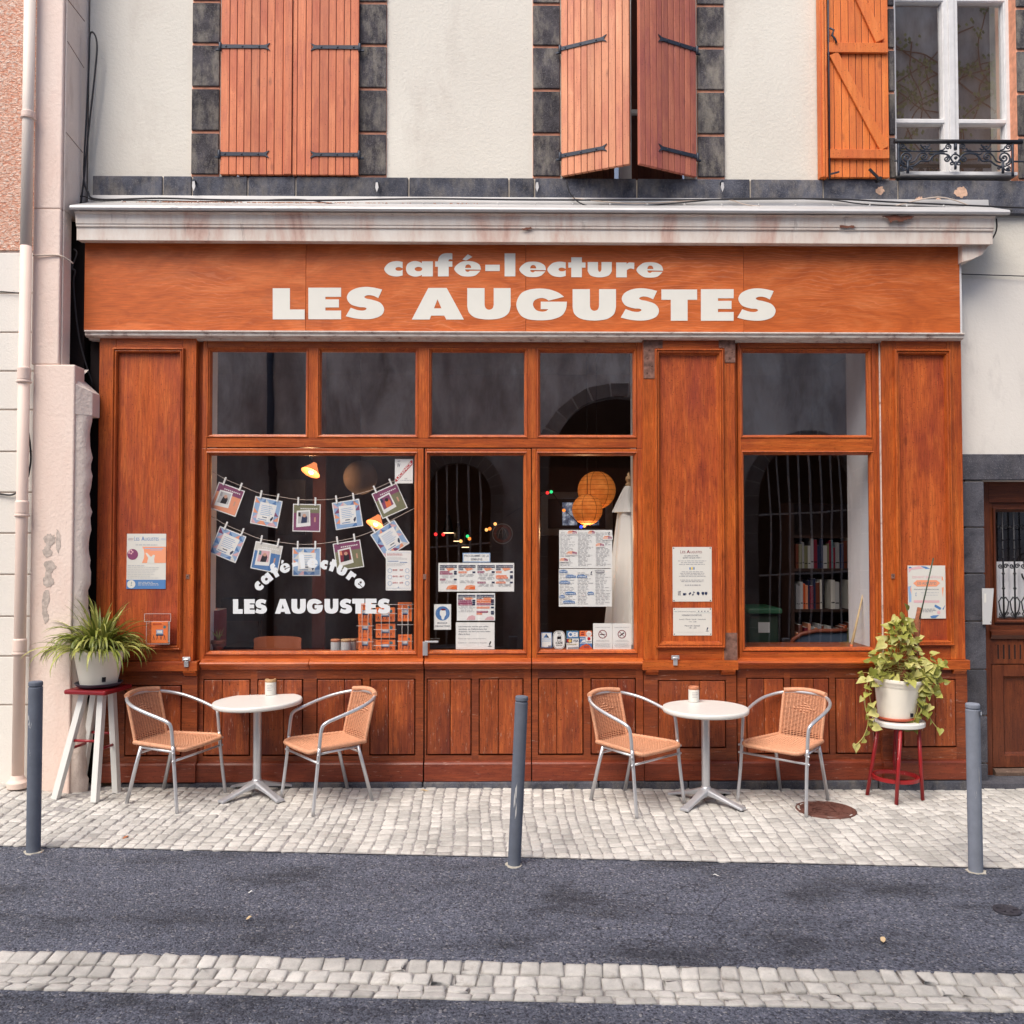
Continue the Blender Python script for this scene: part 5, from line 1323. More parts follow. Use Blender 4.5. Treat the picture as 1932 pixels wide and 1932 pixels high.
# ---------------------------------------------------------------- wicker armchair (front = -Y)
def chair_proto():
    o = root('wicker_armchair', 'x', 'chair')
    FW, FD, BW, BD, SH = .265, -.25, .19, .245, .42
    def tube(pts, r=.0125, n=7): return MB().mat('alu').tube(catmull(pts, False, n), r, 10)
    # armrest loop: front leg - arm - behind the back - arm - front leg
    L = [(-FW, FD, 0), (-FW+.01, FD+.03, .25), (-FW+.012, FD+.05, .45), (-FW+.01, FD+.065, .575), (-FW, FD+.09, .615), (-FW-.005, FD+.16, .64), (-.275, 0.02, .672), (-.262, .13, .702), (-.222, .215, .724), (-.160, .278, .740), (-.08, .308, .748)]
    Rr_ = [(-x, y, z) for x, y, z in L[::-1]]
    mb = MB().mat('alu'); mb.tube(catmull(L[2:]+Rr_[:-2], False, 6), .0125, 10); mb.build('arm_frame', o, local=True)
    for s_ in (-1, 1):
        mb = MB().mat('alu'); mb.tube(catmull([(s_*(FW), FD, 0), (s_*(FW-.01), FD+.03, .25), (s_*(FW-.012), FD+.05, .45)], False, 4), .0125, 10); mb.build('leg', o, local=True)
        mb = MB().mat('alu'); mb.tube([(s_*BW, BD, 0), (s_*(BW-.01), BD-.07, .27), (s_*(BW-.015), BD-.11, SH-.01)], .0135, 10); mb.build('leg', o, local=True)
    mb = MB().mat('alu')
    mb.tube([(-FW+.008, FD+.04, .35), (FW-.008, FD+.04, .35)], .0085, 8); mb.tube([(-BW+.012, BD-.09, .36), (BW-.012, BD-.09, .36)], .0085, 8)
    for s_ in (-1, 1):
        mb.tube([(s_*(BW-.014), BD-.11, SH-.016), (s_*(FW-.03), FD+.06, SH-.014)], .009, 8)
        for z_ in (.35, .405): mb.sphere((s_*(FW+.004), FD+.035, z_), .009, 8, 6)
    mb.build('stretchers', o, local=True)
    # seat outline (rolled edge)
    SW, BWs, FY, BY = .235, .172, -.245, .20
    def seat_pt(u, v):      # u -1..1 across, v 0 front ..1 back
        w_ = SW*(1-v)+BWs*v; w_ *= 1-.06*max(0, (.12-v)/.12)
        y = FY+(BY-FY)*v-.022*(1-u*u)*(1-v)**2
        z = SH+.012-.022*(1-u*u)*math.sin(PI*min(1, v*1.05))-.012*max(0, 1-v*5)**2
        return Vector((u*w_, y, z))
    def back_pt(u, t):      # t 0 seat .. 1 top
        w_ = BWs-.010+.004*t; bow = .045*(1-u*u)
        y = BY+.0+.022*math.sin(t*1.2)+.055*t**1.2+bow*(.35+.65*t); z = SH+.012+.318*t+.012*t*(1-u*u)
        if t < .12: z = SH-.006*(1-u*u)*(1-t/.12)+.33*t+.012*(t/.12)
        return Vector((u*w_, y, z))
    def shell(f, nu, nv, u_rib, pitch, hole=None):
        mb = MB().mat('wicker')
        for i in range(nv):
            t = (i+.5)/nv; pts = []
            for j in range(nu*2+1):
                u = -1+j/nu; p = f(u, t); p2 = f(u, min(1, t+.01)); p3 = f(min(1, u+.01), t) if u < 1 else f(u-.01, t)
                nrm = (p2-p).cross((p3-p) if u < 1 else (p-p3)).normalized()
                if nrm.z < 0 and abs(nrm.z) > .3: nrm = -nrm
                pts.append(p+nrm*.0022*(1 if (i+j) % 2 else -1))
            mb.tube(pts, pitch, 5, cap=False)
        for j in range(u_rib+1):
            u = -1+2*j/u_rib
            mb.tube([f(u, k/16) for k in range(17)], .0032, 5, cap=False)
        return mb
    mb = shell(seat_pt, 15, 42, 15, .0036); mb.tube([(-.2, .0, SH-.016), (.2, 0, SH-.016)], .008, 8)
    # rolled edge: sides + front
    edge = [seat_pt(-1, 1), seat_pt(-1, .7), seat_pt(-1, .4), seat_pt(-1, .12), seat_pt(-.9, .0), seat_pt(-.5, 0), seat_pt(0, 0), seat_pt(.5, 0), seat_pt(.9, 0), seat_pt(1, .12), seat_pt(1, .4), seat_pt(1, .7), seat_pt(1, 1)]
    ep = catmull(edge, False, 14); rr = [.0155+.0013*math.sin(i*2.2) for i in range(len(ep))]
    mb.tube(ep, rr, 10); mb.build('seat', o, local=True)
    mb = shell(back_pt, 13, 36, 13, .0034)
    for u in (-1, 1): 
        ep = catmull([back_pt(u, t/8) for t in range(9)], False, 10); mb.tube(ep, [.0125+.0011*math.sin(i*2.2) for i in range(len(ep))], 9)
    # denser diamond weave in the middle of the back
    for a in range(-3, 4):
        for b in range(-2, 3):
            if abs(a)/3+abs(b)/2.4 < 1.05:
                p = back_pt(a*.16, .62+b*.05); mb.sphere((p.x, p.y-.006, p.z), .010, 8, 5, (1.3, .5, .8))
    top = [back_pt(u/6, 1)+Vector((0, .0, .004)) for u in range(-6, 7)]; ep = catmull(top, False, 12)
    mb.tube(ep, [.0185+.0014*math.sin(i*2.0) for i in range(len(ep))], 10)
    mb.build('backrest', o, local=True)
    return o
proto = chair_proto()
seats = [((327, 1538), (428, 1499), (234, 1516), (314.5, 1494), 'wicker armchair left of the left table, beside the white-legged stool'),
         ((590, 1540), (526.7, 1512), (709, 1512), (655, 1492), 'wicker armchair right of the left table, facing left'),
         ((1199, 1547), (1290, 1518), (1112.5, 1513), (1182, 1494), 'wicker armchair left of the right table, with frayed weave low on its back'),
         ((1524.5, 1546), (1397, 1522), (1560, 1507), (1465, 1489), 'wicker armchair right of the right table, one leg by the manhole cover')]
for i, (nf, ff, nr, fr, lab) in enumerate(seats):
    o = proto if i == 0 else copy_tree(proto)
    a, b, c, d = G(*nf), G(*ff), G(*nr), G(*fr)
    fm, rm = (a+b)/2, (c+d)/2; v = fm-rm
    v1 = math.atan2(v.y, v.x)+PI/2
    w_ = (a-b) if (a-b).x*(-math.sin(v1-PI/2)) >= 0 else (b-a)
    mid = (fm+rm)/2; o.location = (mid.x, mid.y, ground_z(mid.x, mid.y)+.010); o.rotation_euler = (0, 0, v1-(R(8) if i == 3 else 0))
    tag(o, lab, 'chair', 'wicker armchairs around the bistro tables')
# ---------------------------------------------------------------- stools
c4 = [G(104, 1509), G(152, 1490), G(220, 1498), G(179, 1517)]
cen = sum(c4, Vector())/4; cen.z = ground_z(cen.x, cen.y)+.01
st1 = root('stool', 'tall square stool with dark red seat and white legs, carrying the left plant', 'stool', cen)
hseat = Z(1297, cen.y, 185)-cen.z; 
def toppt(px, py, zrel): q = ray(px, py); t = (cen.y-CAM.y)/q.y; return CAM+q*t
ang = math.atan2((c4[2]-c4[3]).y, (c4[2]-c4[3]).x)
tx = [toppt(152+3, 1310, 0), None]
leg_top = {}
seatc = toppt(186, 1304, 0); seatc = Vector((seatc.x, cen.y, 0))-Vector((cen.x, cen.y, 0))
Rz = Matrix.Rotation(ang, 3, 'Z')
tl = []
for k, g in enumerate(c4):
    rel = g-cen; rel.z = 0; t = Vector((rel.x*.45+seatc.x, rel.y*.45, hseat-.02)); tl.append((rel, t))
    MB().mat('white_leg').bar(rel, t, .046, .046, up=(math.sin(ang), -math.cos(ang), 0)).build('leg', st1, local=True, bevel=.003)
def lerp(k, z): rel, t = tl[k]; f_ = z/(hseat-.02); return rel+(t-rel)*f_
mb = MB().mat('red')
for a, b, z in ((0, 1, .36), (1, 2, .44), (2, 3, .36), (3, 0, .42), (0, 2, .0)):
    if z: mb.tube([lerp(a, z), lerp(b, z)], .010, 10)
mb.build('rungs', st1, local=True)
mb = MB().mat('red'); hs = .165; mb.obox((seatc.x, 0, hseat-.012), hs, hs, .017, Rz); mb.build('seat', st1, local=True, bevel=.012, seg=3)

c5 = [G(1636, 1502), G(1691, 1521.6), G(1741, 1513), G(1685, 1491.6)]
cen2 = sum(c5, Vector())/4; cen2.z = ground_z(cen2.x, cen2.y)+.01
st2 = root('stool', 'round stool with white top and chipped red legs and ring, carrying the right plant', 'stool', cen2)
tp2 = F(1695, 1358, cen2.y); h2 = tp2[1]-cen2.z; sx2 = tp2[0]-cen2.x
mb = MB().mat('white_leg'); mb.lathe([(0, -.04), (.17, -.04), (.184, -.034), (.186, -.008), (.180, 0), (0, 0)], (sx2, 0, h2), 44); mb.build('seat', st2, local=True)
tl2 = []
for g in c5:
    rel = g-cen2; rel.z = 0; t = Vector((rel.x*.70+sx2, rel.y*.78, h2-.035)); tl2.append((rel, t)); MB().mat('red_chip').tube([rel, t], .0135, 10).build('leg', st2, local=True)
mb = MB().mat('red_chip'); f_ = .145/h2; rr = .160
mb.lathe([(rr-.012, -.013), (rr+.006, -.013), (rr+.006, .013), (rr-.012, .013), (rr-.012, -.013)], (sx2*f_, 0, .15), 44, sm=False, cap=False); mb.build('foot_ring', st2, local=True)

# ---------------------------------------------------------------- potted plants
random.seed(11)
pp = Vector((cen.x+seatc.x, cen.y, cen.z+hseat+.006))
pl1 = root('potted_plant', 'bushy strap-leaved plant in a cream pot on the red and white stool', 'plant', pp)
sc1 = (pp.y-CAM.y)/FPX
rb, rt, hp = 32*sc1, 44*sc1, (1288-1223)*sc1+.02
MB().mat('saucer_dk').lathe([(0, 0), (.10, 0), (.145, .012), (.165, .034), (.160, .036), (.14, .016), (0, .012)], (0, 0, 0), 36).build('saucer', pl1, local=True)
MB().mat('pot').lathe([(rb*.95, .014), (rb, .02), (rt*.985, hp-.03), (rt, hp), (rt*.96, hp), (rt*.94, hp-.03)], (0, 0, 0), 36, cap=False).build('pot', pl1, local=True)
MB().mat('soil').lathe([(rt*.95, hp-.03), (0, hp-.02)], (0, 0, 0), 24).build('soil', pl1, local=True)
mb = MB().mat('p_black'); a = -1.0; rr = rb*1.06+.001
mb.add([(rr*math.cos(a), rr*math.sin(a)-.002, .05), (rr*math.cos(a+.2), rr*math.sin(a+.2)-.002, .05), ((rr+.004)*math.cos(a+.2), (rr+.004)*math.sin(a+.2)-.002, .085), ((rr+.004)*math.cos(a), (rr+.004)*math.sin(a)-.002, .085)], [(0, 1, 2, 3)]); mb.build('overflow_slot', pl1, local=True)
mb = MB().mat('blade'); mb.smooth = True
for i in range(300):
    az = random.uniform(0, 2*PI); L = random.uniform(.22, .43); el = random.uniform(.35, 1.45); wd = random.uniform(.0075, .0145)
    up_ = i % 6 == 5
    if up_: el = random.uniform(1.2, 1.55); L = random.uniform(.32, .46)
    if i % 5 < 2: el = random.uniform(.5, 1.05); L = random.uniform(.30, .42); wd = random.uniform(.010, .017)
    r0 = random.uniform(0, .07); p = Vector((r0*math.cos(az), r0*math.sin(az), hp-.02)); n = 9
    dirh = Vector((math.cos(az), math.sin(az), 0)); side = Vector((-dirh.y, dirh.x, 0)); th = el; drop = (random.uniform(2.9, 4.4) if i % 5 < 2 else random.uniform(1.9, 3.6))/n*(.45 if up_ else 1); tw = random.uniform(-.5, .5)
    vs = []
    for k in range(n+1):
        t = k/n; w_ = wd*(.55+.9*t if t < .4 else 1.0)*(1-t**3)*1.0+.0004
        s_ = (side*math.cos(tw*t)+Vector((0, 0, 1))*math.sin(tw*t))
        dn = dirh*math.cos(th)+Vector((0, 0, 1))*math.sin(th); nn = dn.cross(s_).normalized()
        vs += [p-s_*w_, p-nn*w_*.35, p+s_*w_]
        p = p+dn*(L/n); th -= drop*(.25+1.2*t)
        if p.z < .0 and math.hypot(p.x, p.y) < rt+.03: p.z = .0
        if math.hypot(p.x, p.y) < rt+.012 and p.z < hp: 
            q = math.hypot(p.x, p.y) or 1; p.x *= (rt+.014)/q; p.y *= (rt+.014)/q
        if p.y+pp.y > -.07: p.y = -.07-pp.y
    fs = []
    for k in range(n): a = k*3; fs += [(a, a+1, a+4, a+3), (a+1, a+2, a+5, a+4)]
    mb.add(vs, fs)
mb.build('foliage', pl1, local=True)

pp2 = Vector((cen2.x+sx2, cen2.y, cen2.z+h2+.001))
pl2 = root('potted_plant', 'yellow-green trailing plant climbing a coir pole in a white pot on the round stool', 'plant', pp2)
sc2 = (pp2.y-CAM.y)/FPX
MB().mat('saucer_tc').lathe([(0, 0), (.10, 0), (.135, .014), (.142, .028), (.137, .03), (.12, .014), (0, .012)], (-.02, 0, 0), 36).build('saucer', pl2, local=True)
T2 = Euler((0, R(3.5), 0)).to_matrix(); rb, rt, hp = 32*sc2, 43*sc2, 78*sc2
MB().mat('pot').lathe([(rb*.95, .014), (rb, .02), (rt*.93, hp*.80), (rt*.95, hp*.81), (rt*.95, hp*.85), (rt, hp*.9), (rt+.006, hp*.93), (rt+.006, hp), (rt-.004, hp), (rt-.008, hp-.03)], (-.02, 0, 0), 40, T2, cap=False).build('pot', pl2, local=True)
MB().mat('soil').lathe([(rt*.95, hp-.03), (0, hp-.02)], (-.02, 0, 0), 24, T2).build('soil', pl2, local=True)
x_, z_ = F(1691, 1340, pp2.y-.12)
MB().mat('p_black').quad(.028, .052, .045, .072, -rb*1.03-.004).build('overflow_slot', pl2, local=True)
def rel2(px, py, dy=0): a = F(px, py, pp2.y+dy); return Vector((a[0]-pp2.x, dy, a[1]-pp2.z))
MB().mat('moss').tube([(.0, 0, hp-.05), rel2(1727, 1235, .03), rel2(1731, 1175, .05), rel2(1735, 1146, .05)], [.028, .026, .022, .016], 12).build('coir_pole', pl2, local=True)
MB().mat('rod').tube([rel2(1735, 1168, .03), rel2(1761, 1053, .06)], .0055, 8).build('support_rod', pl2, local=True)
def heart(mb, p, d, up, s_):
    d = d.normalized(); up = (up-d*up.dot(d)); up = up.normalized() if up.length > 1e-4 else d.orthogonal(); sd = d.cross(up)
    o2 = [(-.12, 0), (-.30, .26), (-.18, .50), (.12, .56), (.45, .40), (.78, .16), (1.05, 0)]
    c_ = lambda a, b: p+(d*a+sd*b)*s_+up*s_*(-.28*abs(b)**1.2*-1-.20*a*a)
    vs = [c_(0, 0), c_(.5, 0), c_(1.05, 0)]+[c_(a, b) for a, b in o2[:-1]]+[c_(a, -b) for a, b in o2[1:-1]]
    # 3..8 right side incl notch at 3 ; 9..13 left side
    fs = [(0, 3, 4, 5), (0, 5, 6, 1), (1, 6, 7), (1, 7, 8, 2), (0, 9+0, 3), ]
    fs = [(0, 3, 4), (0, 4, 5), (0, 5, 6), (0, 6, 7, 1), (1, 7, 8, 2), (0, 9, 3), (0, 10, 9), (0, 11, 10), (0, 1, 12, 11), (1, 2, 13, 12)]
    mb.add(vs, fs)
mb = MB().mat('pothos'); mb.smooth = True; stem = MB().mat('stem')
def lf(p, out, s_=None):
    s_ = s_ or random.choice((random.uniform(.026, .045), random.uniform(.045, .070)))
    d = (out+Vector((random.uniform(-.5, .5), random.uniform(-.5, .3), random.uniform(-.9, .35)))); up = Vector((random.uniform(-.7, .7), -random.uniform(.0, 1.1), random.uniform(.0, 1)))
    if p.y+pp2.y > -.09: p.y = -.09-pp2.y
    heart(mb, p, d, up, s_)
for i in range(270):
    f_ = random.random(); zc = hp+.0+.46*f_**1.3; rad = (.27*(1-f_)**.85+.030)*random.uniform(.35, 1.0); a = random.uniform(0, 2*PI); rad *= 1+.28*math.sin(3*a+1)+.15*math.sin(7*zc*6)
    c = Vector((.01+rad*math.cos(a)*1.12+.02*f_, rad*math.sin(a)*.8, zc-.05*(1-f_)*abs(math.cos(a)))); lf(c, Vector((math.cos(a), math.sin(a), .1)))
    if i % 3 == 0: stem.tube([(0.02*f_, 0, hp-.02+.3*f_), c*.6+Vector((0, 0, .02+hp*.4)), c], .0022, 4)
trails = [[(1656, 1262), (1636, 1290), (1632, 1330), (1638, 1360), (1629, 1390), (1609, 1411)], [(1652, 1260), (1640, 1300), (1648, 1350), (1652, 1372)], [(1722, 1270), (1735, 1300), (1732, 1335), (1722, 1365), (1712, 1370)],
          [(1740, 1262), (1757, 1295), (1766, 1315)], [(1750, 1330), (1755, 1355), (1776, 1383)], [(1745, 1250), (1765, 1270), (1774, 1255), (1776, 1243)], [(1730, 1265), (1745, 1290), (1745, 1330), (1735, 1350)]]
for ti, tr in enumerate(trails):
    pts = catmull([rel2(a, b, -.10) for a, b in tr], False, 6); stem.tube(pts, .003, 5)
    for k in range(1, len(pts), 3 if ti in (0, 4) else 2):
        lf(Vector(pts[k])+Vector((random.uniform(-.02, .02), random.uniform(-.03, .01), 0)), Vector((random.uniform(-1, 1), -.3, -.3)), random.uniform(.036, .062) if ti in (0, 4) else random.uniform(.045, .072))
lf(rel2(1712, 1150, .0), Vector((-.3, -.1, 1)), .06)
stem.build('vines', pl2, local=True); mb.build('foliage', pl2, local=True)

# ---------------------------------------------------------------- manhole, valve cover, litter
pm_ = G(1558, 1531)
M['manhole'] = simple('brown_cast_iron', lin(112, 74, 64), .7, .3, .4, .35, 18, .8, 60)
mh = MB().mat('manhole'); rm_ = 55*(pm_.y-CAM.y)/FPX
mh.lathe([(rm_, -.02), (rm_, .016), (rm_-.012, .018), (rm_-.014, .012), (rm_-.03, .012), (rm_-.032, .019), (0, .019)], (0, 0, 0), 48)
for i in range(70):
    a = random.uniform(0, 6.28); r_ = random.uniform(.09, rm_-.045)
    mh.box(r_*math.cos(a)-.006, r_*math.cos(a)+.006, r_*math.sin(a)-.006, r_*math.sin(a)+.006, .018, .0225)
tri = [(.09*math.cos(q), .09*math.sin(q)) for q in (R(60), R(180), R(300))]
mh.tube([(a, b, .021) for a, b in tri], .005, 5, closed=True)
o = mh.build('manhole_cover'); o.location = pm_+Vector((0, 0, .0)); tag(o, 'round rusty brown manhole cover with a triangle, set in the setts by the right chair', 'manhole cover')
pv = G(1900, 1719)
M['valve'] = simple('worn_dark_iron', lin(64, 62, 70), .7, .2, .4, .3, 30)
mh = MB().mat('valve'); rv = 24*(pv.y-CAM.y)/FPX; mh.lathe([(rv, -.02), (rv, .008), (rv*.8, .010), (rv*.78, .003), (rv*.4, .003), (rv*.38, .01), (0, .01)], (0, 0, 0), 24)
for k in range(5): a = k*2*PI/5; mh.bar((rv*.3*math.cos(a), rv*.3*math.sin(a), .006), (rv*.8*math.cos(a), rv*.8*math.sin(a), .006), .012, .01, up=(0, 0, 1))
o = mh.build('valve_cover'); o.location = (pv.x, pv.y, road_z(pv.x, pv.y)+.002); tag(o, 'small black iron valve cover in the asphalt at the far right', 'valve cover')
M['leafdry'] = simple('dry_leaf', lin(170, 110, 76), .8); M['leafpale'] = simple('pale_dry_leaf', lin(206, 180, 140), .8)
spots = [((497, 1585+0), 'leafdry', .035, 'small orange dry leaf on the setts between the left and middle bollards', 'sidewalk'), ((1675, 3098*.48), 'leafpale', .04, 'x', 'sidewalk')]
def leafobj(px, py, m, s_, lab, cat='leaf', name='fallen_leaf', zf_=None):
    p = G(px, py); zz = (zf_ or ground_z)(p.x, p.y)+.014
    mb = MB().mat(m); a = random.uniform(0, 3); ca, sa = math.cos(a), math.sin(a); o2 = [(-1, 0), (-.5, .35), (.1, .42), (.5, .2), (1, 0), (.5, -.25), (0, -.4), (-.5, -.3)]
    vs = [(s_*(x*ca-y*sa), s_*(x*sa+y*ca), .006*abs(y)*2+.004*math.sin(x*3)) for x, y in o2]
    vs += [(v[0], v[1], v[2]-.0015) for v in vs]
    n = 8; mb.add(vs, [tuple(range(n)), tuple(range(2*n-1, n-1, -1))]+[(i, i+n, (i+1) % n+n, (i+1) % n) for i in range(n)])
    o = mb.build(name); o.location = (p.x, p.y, zz); return tag(o, lab, cat)
leafobj(237, 1584, 'leafdry', .028, 'small reddish dry leaf on the setts near the left bollard')
leafobj(340+0, 1448+35, 'leafdry', .025, 'orange dry leaf at the foot of the wall behind the leftmost chair')
leafobj(801, 1499-4, 'leafpale', .035, 'pale dry leaf lying in front of the door step')
leafobj(470, 1782-45, 'leafpale', .02, 'pale leaf scrap on the asphalt left of centre', zf_=road_z)
leafobj(1351, 1656, 'p_white', .018, 'white paper scrap on the asphalt right of the middle bollard', 'litter', 'paper_scrap', road_z)
leafobj(1666, 1778, 'leafpale', .03, 'beige crumpled leaf on the asphalt before the right bollard', zf_=road_z)
leafobj(473, 1688, 'p_white', .014, 'white fleck of paper on the asphalt in front of the left table', 'litter', 'paper_scrap', road_z)
random.seed(5)
mb = MB().mat('leafdry')
for i in range(420):
    if random.random() < .75: px = random.choice([random.gauss(560, 55), random.gauss(360, 40)]); py = 384+random.uniform(-4, 6)
    else: px = random.uniform(240, 900); py = 377+random.uniform(-2, 3)
    x_, z_ = F(px, py, -.12); t = random.uniform(-.30, .0); zsl = (zt_-.06)+( (z3+.045)-(zt_-.06))*((t-.055)/(yc-.10-.055))
    a = random.uniform(0, 6.28); s_ = random.uniform(.006, .014)
    mb.add([(x_-s_*math.cos(a), t-s_*math.sin(a), zsl+.004), (x_+s_*math.sin(a)*.6, t, zsl+.012), (x_+s_*math.cos(a), t+s_*math.sin(a), zsl+.005), (x_, t-s_, zsl+.003)], [(0, 1, 2, 3)])
tag(mb.build('leaf_litter'), 'brown leaf litter lying on the left part of the zinc canopy', 'leaf litter', kind='stuff')

# ---------------------------------------------------------------- papers
def R1(px0, py0, px1, py1, Y): return RC(px0, py0, px1, py1, Y)
class Paper:
    """flat printed sheet: unit coordinates 0..1 (x right, y down)"""
    def __init__(s, rect, Y, name, label, cat='poster', base='p_paper', rot=0, group=None, th=.0015):
        s.xa, s.xb, s.za, s.zb = R1(*rect, Y); s.Y = Y; s.name = name; s.label = label; s.cat = cat; s.group = group
        s.mb = MB().mat(base); s.mb.box(s.xa, s.xb, Y, Y+th, s.za, s.zb); s.k = 1; s.rot = rot
    def p(s, u, v): return s.xa+(s.xb-s.xa)*u, s.zb-(s.zb-s.za)*v
    def y(s): s.k += .02; return s.Y-.0006*s.k
    def rect(s, m, u0, v0, u1, v1):
        a, b = s.p(u0, v1), s.p(u1, v0); s.mb.mat('p_'+m).quad(a[0], b[0], a[1], b[1], s.y()); return s
    def text(s, m, t, u0, v0, u1, v1, bold=.0, fit='both', shear=0):
        a, b = s.p(u0, v1), s.p(u1, v0); s.mb.mat('p_'+m).text(t, a[0], b[0], a[1], b[1], s.y(), fit, bold, shear); return s
    def disc(s, m, u, v, r, rv=None): a = s.p(u, v); s.mb.mat('p_'+m).disc(a[0], a[1], r*(s.xb-s.xa), s.y()); return s
    def ring(s, m, u, v, r0, r1): a = s.p(u, v); s.mb.mat('p_'+m).ringd(a[0], a[1], r0*(s.xb-s.xa), r1*(s.xb-s.xa), s.y()); return s
    def poly(s, m, pts): s.mb.mat('p_'+m).poly([[s.p(*q) for q in pts]], s.y(), None); return s
    def lines(s, m, u0, v0, u1, v1, n, fill=.35, ragged=.3):
        for i in range(n):
            v = v0+(v1-v0)*i/n; e = u1-(u1-u0)*random.uniform(0, ragged); x = u0
            while x < e-.01:
                w_ = random.uniform(.03, .10)*1.0; s.rect(m, x, v, min(e, x+w_), v+(v1-v0)/n*fill); x += w_+.018
        return s
    def clines(s, m, u0, v0, u1, v1, n, fill=.35):
        for i in range(n):
            v = v0+(v1-v0)*i/n; h = (u1-u0)/2*random.uniform(.7, 1); c = (u0+u1)/2; x = c-h
            while x < c+h-.01: w_ = random.uniform(.03, .1); s.rect(m, x, v, min(c+h, x+w_), v+(v1-v0)/n*fill); x += w_+.018
        return s
    def feather(s, m, u, v, h, cup='p_navy'):
        s.poly(m, [(u-.1*h, v+.5*h), (u-.14*h, v+.1*h), (u+.05*h, v-.45*h), (u+.22*h, v-.5*h), (u+.18*h, v-.1*h), (u, v+.35*h)])
        s.rect(m, u-.35*h, v+.68*h, u+.35*h, v+.76*h); s.rect(m, u-.2*h, v+.55*h, u+.2*h, v+.66*h); return s
    def build(s):
        o = s.mb.build(s.name)
        cx_, cz_ = (s.xa+s.xb)/2, (s.za+s.zb)/2
        # origin at the sheet's own centre
        o.data.transform(Matrix.Translation((-cx_, -s.Y, -cz_))); o.location = (cx_, s.Y, cz_); o.rotation_euler = (0, s.rot, 0)
        return tag(o, s.label, s.cat, s.group)
YPn = -.022
# left poster
q = Paper((239, 1007, 313, 1111), YPn, 'poster', 'poster with an orange hand picture and blue foot band on the left pilaster')
q.text('blue', 'L', .19, .05, .22, .125, .0).text('blue', 'ES', .24, .07, .32, .125).text('blue', 'A', .37, .05, .45, .125, .02).text('blue', 'UGUSTES', .46, .07, .81, .125)
for k in range(6): q.poly('purple', [(.03+k*.022, .12), (.035+k*.022, .12), (.055+k*.022, .08), (.05+k*.022, .08)]); q.poly('ltblue', [(.86+k*.022, .12), (.865+k*.022, .12), (.885+k*.022, .08), (.88+k*.022, .08)])
q.clines('ltgrey', .15, .19, .85, .215, 1, .9)
q.poly('salmon', [(.39, .235), (1, .235), (1, .53), (.39, .53), (.44, .44), (.45, .36), (.43, .28)]); q.disc('purple', .15, .375, .14)
for a in range(5): q.disc('pinkp', .10+.05*math.cos(a*1.26), .33+.03*math.sin(a*1.26), .022)
q.disc('purple', .10, .33, .014)
q.poly('paper', [(.52, .53), (.55, .44), (.48, .36), (.49, .345), (.52, .35), (.62, .42), (.68, .38), (.72, .39), (.70, .46), (.71, .53)])
q.rect('ltblue', .45, .26, .93, .275).rect('ltblue', .60, .29, .90, .30)
q.lines('ltgrey', .03, .57, .55, .60, 1, .6).lines('ltgrey', .03, .61, .85, .83, 7, .25)
q.rect('blue', 0, .835, 1, 1).disc('paper', .125, .915, .105).feather('teal', .13, .895, .06).lines('ltgrey', .30, .875, .93, .95, 3, .4, .5); q.build()
# middle posters
q = Paper((1269, 1032, 1343, 1135), YPn+.005, 'poster', 'white poster with a red title and small blue icons on the middle pilaster')
q.text('wine', 'L', .20, .06, .235, .115).text('wine', 'ES', .25, .073, .33, .115).text('wine', 'A', .36, .06, .45, .115, .02).text('wine', 'UGUSTES', .455, .073, .75, .115)
q.text('navy', 'LE CAFÉ-LECTURE,', .30, .145, .66, .175).text('navy', "QU'EST-CE QUE C'EST ?", .26, .185, .73, .215)
q.clines('grey', .12, .25, .88, .345, 3, .32).rect('blue', .43, .37, .46, .415).rect('yellow', .47, .37, .52, .415).rect('blue', .53, .37, .56, .415)
q.clines('grey', .12, .45, .88, .56, 4, .32).clines('grey', .12, .60, .88, .655, 2, .35).clines('grey', .24, .69, .78, .715, 1, .6)
for u in (.135, .16, .185): q.rect('navy', u, .81, u+.01, .885)
q.disc('navy', .19, .815, .014).rect('navy', .26, .845, .33, .885).ring('navy', .335, .86, .010, .018).poly('navy', [(.40, .86), (.45, .825), (.475, .845), (.42, .88)]).disc('navy', .51, .875, .018).rect('navy', .523, .815, .533, .875).poly('navy', [(.533, .815), (.56, .83), (.56, .845), (.533, .83)])
q.poly('navy', [(.62, .82), (.66, .82), (.69, .845), (.66, .885), (.61, .86)]).poly('navy', [(.735, .825), (.80, .825), (.80, .86), (.77, .885), (.735, .86)]).poly('navy', [(.815, .825), (.88, .825), (.88, .86), (.85, .885), (.815, .86)])
for u, v in ((.03, .022), (.96, .018), (.03, .98), (.96, .98)): q.disc('black', u, v, .014)
q.build()
q = Paper((1270, 1147, 1343, 1199), YPn+.005, 'notice', 'white opening hours card below the icon poster on the middle pilaster', 'notice')
q.text('navy', '[Café-lecture Les Augustes]', .12, .115, .58, .155).rect('teal', .03, .13, .10, .14).rect('teal', .60, .175, .97, .182)
for u in (.66, .74, .82, .9): q.poly('navy', [(u-.015, .12), (u, .10), (u+.018, .12), (u, .15)])
q.text('navy', "HORAIRES D'OUVERTURE", .23, .235, .74, .295).text('navy', 'Lundi / Mardi / Jeudi / Vendredi', .16, .39, .84, .445).text('navy', '11h - 23h', .41, .475, .60, .52)
q.text('navy', 'Mercredi / Samedi', .30, .62, .69, .67).text('navy', '14h - 23h', .41, .70, .60, .745).text('ltgrey', "L'équipe du café-lecture Les Augustes", .11, .86, .80, .90).feather('navy', .88, .76, .12)
for u, v in ((.035, .045), (.965, .04), (.03, .95), (.97, .95)): q.disc('black', u, v, .014)
q.build()
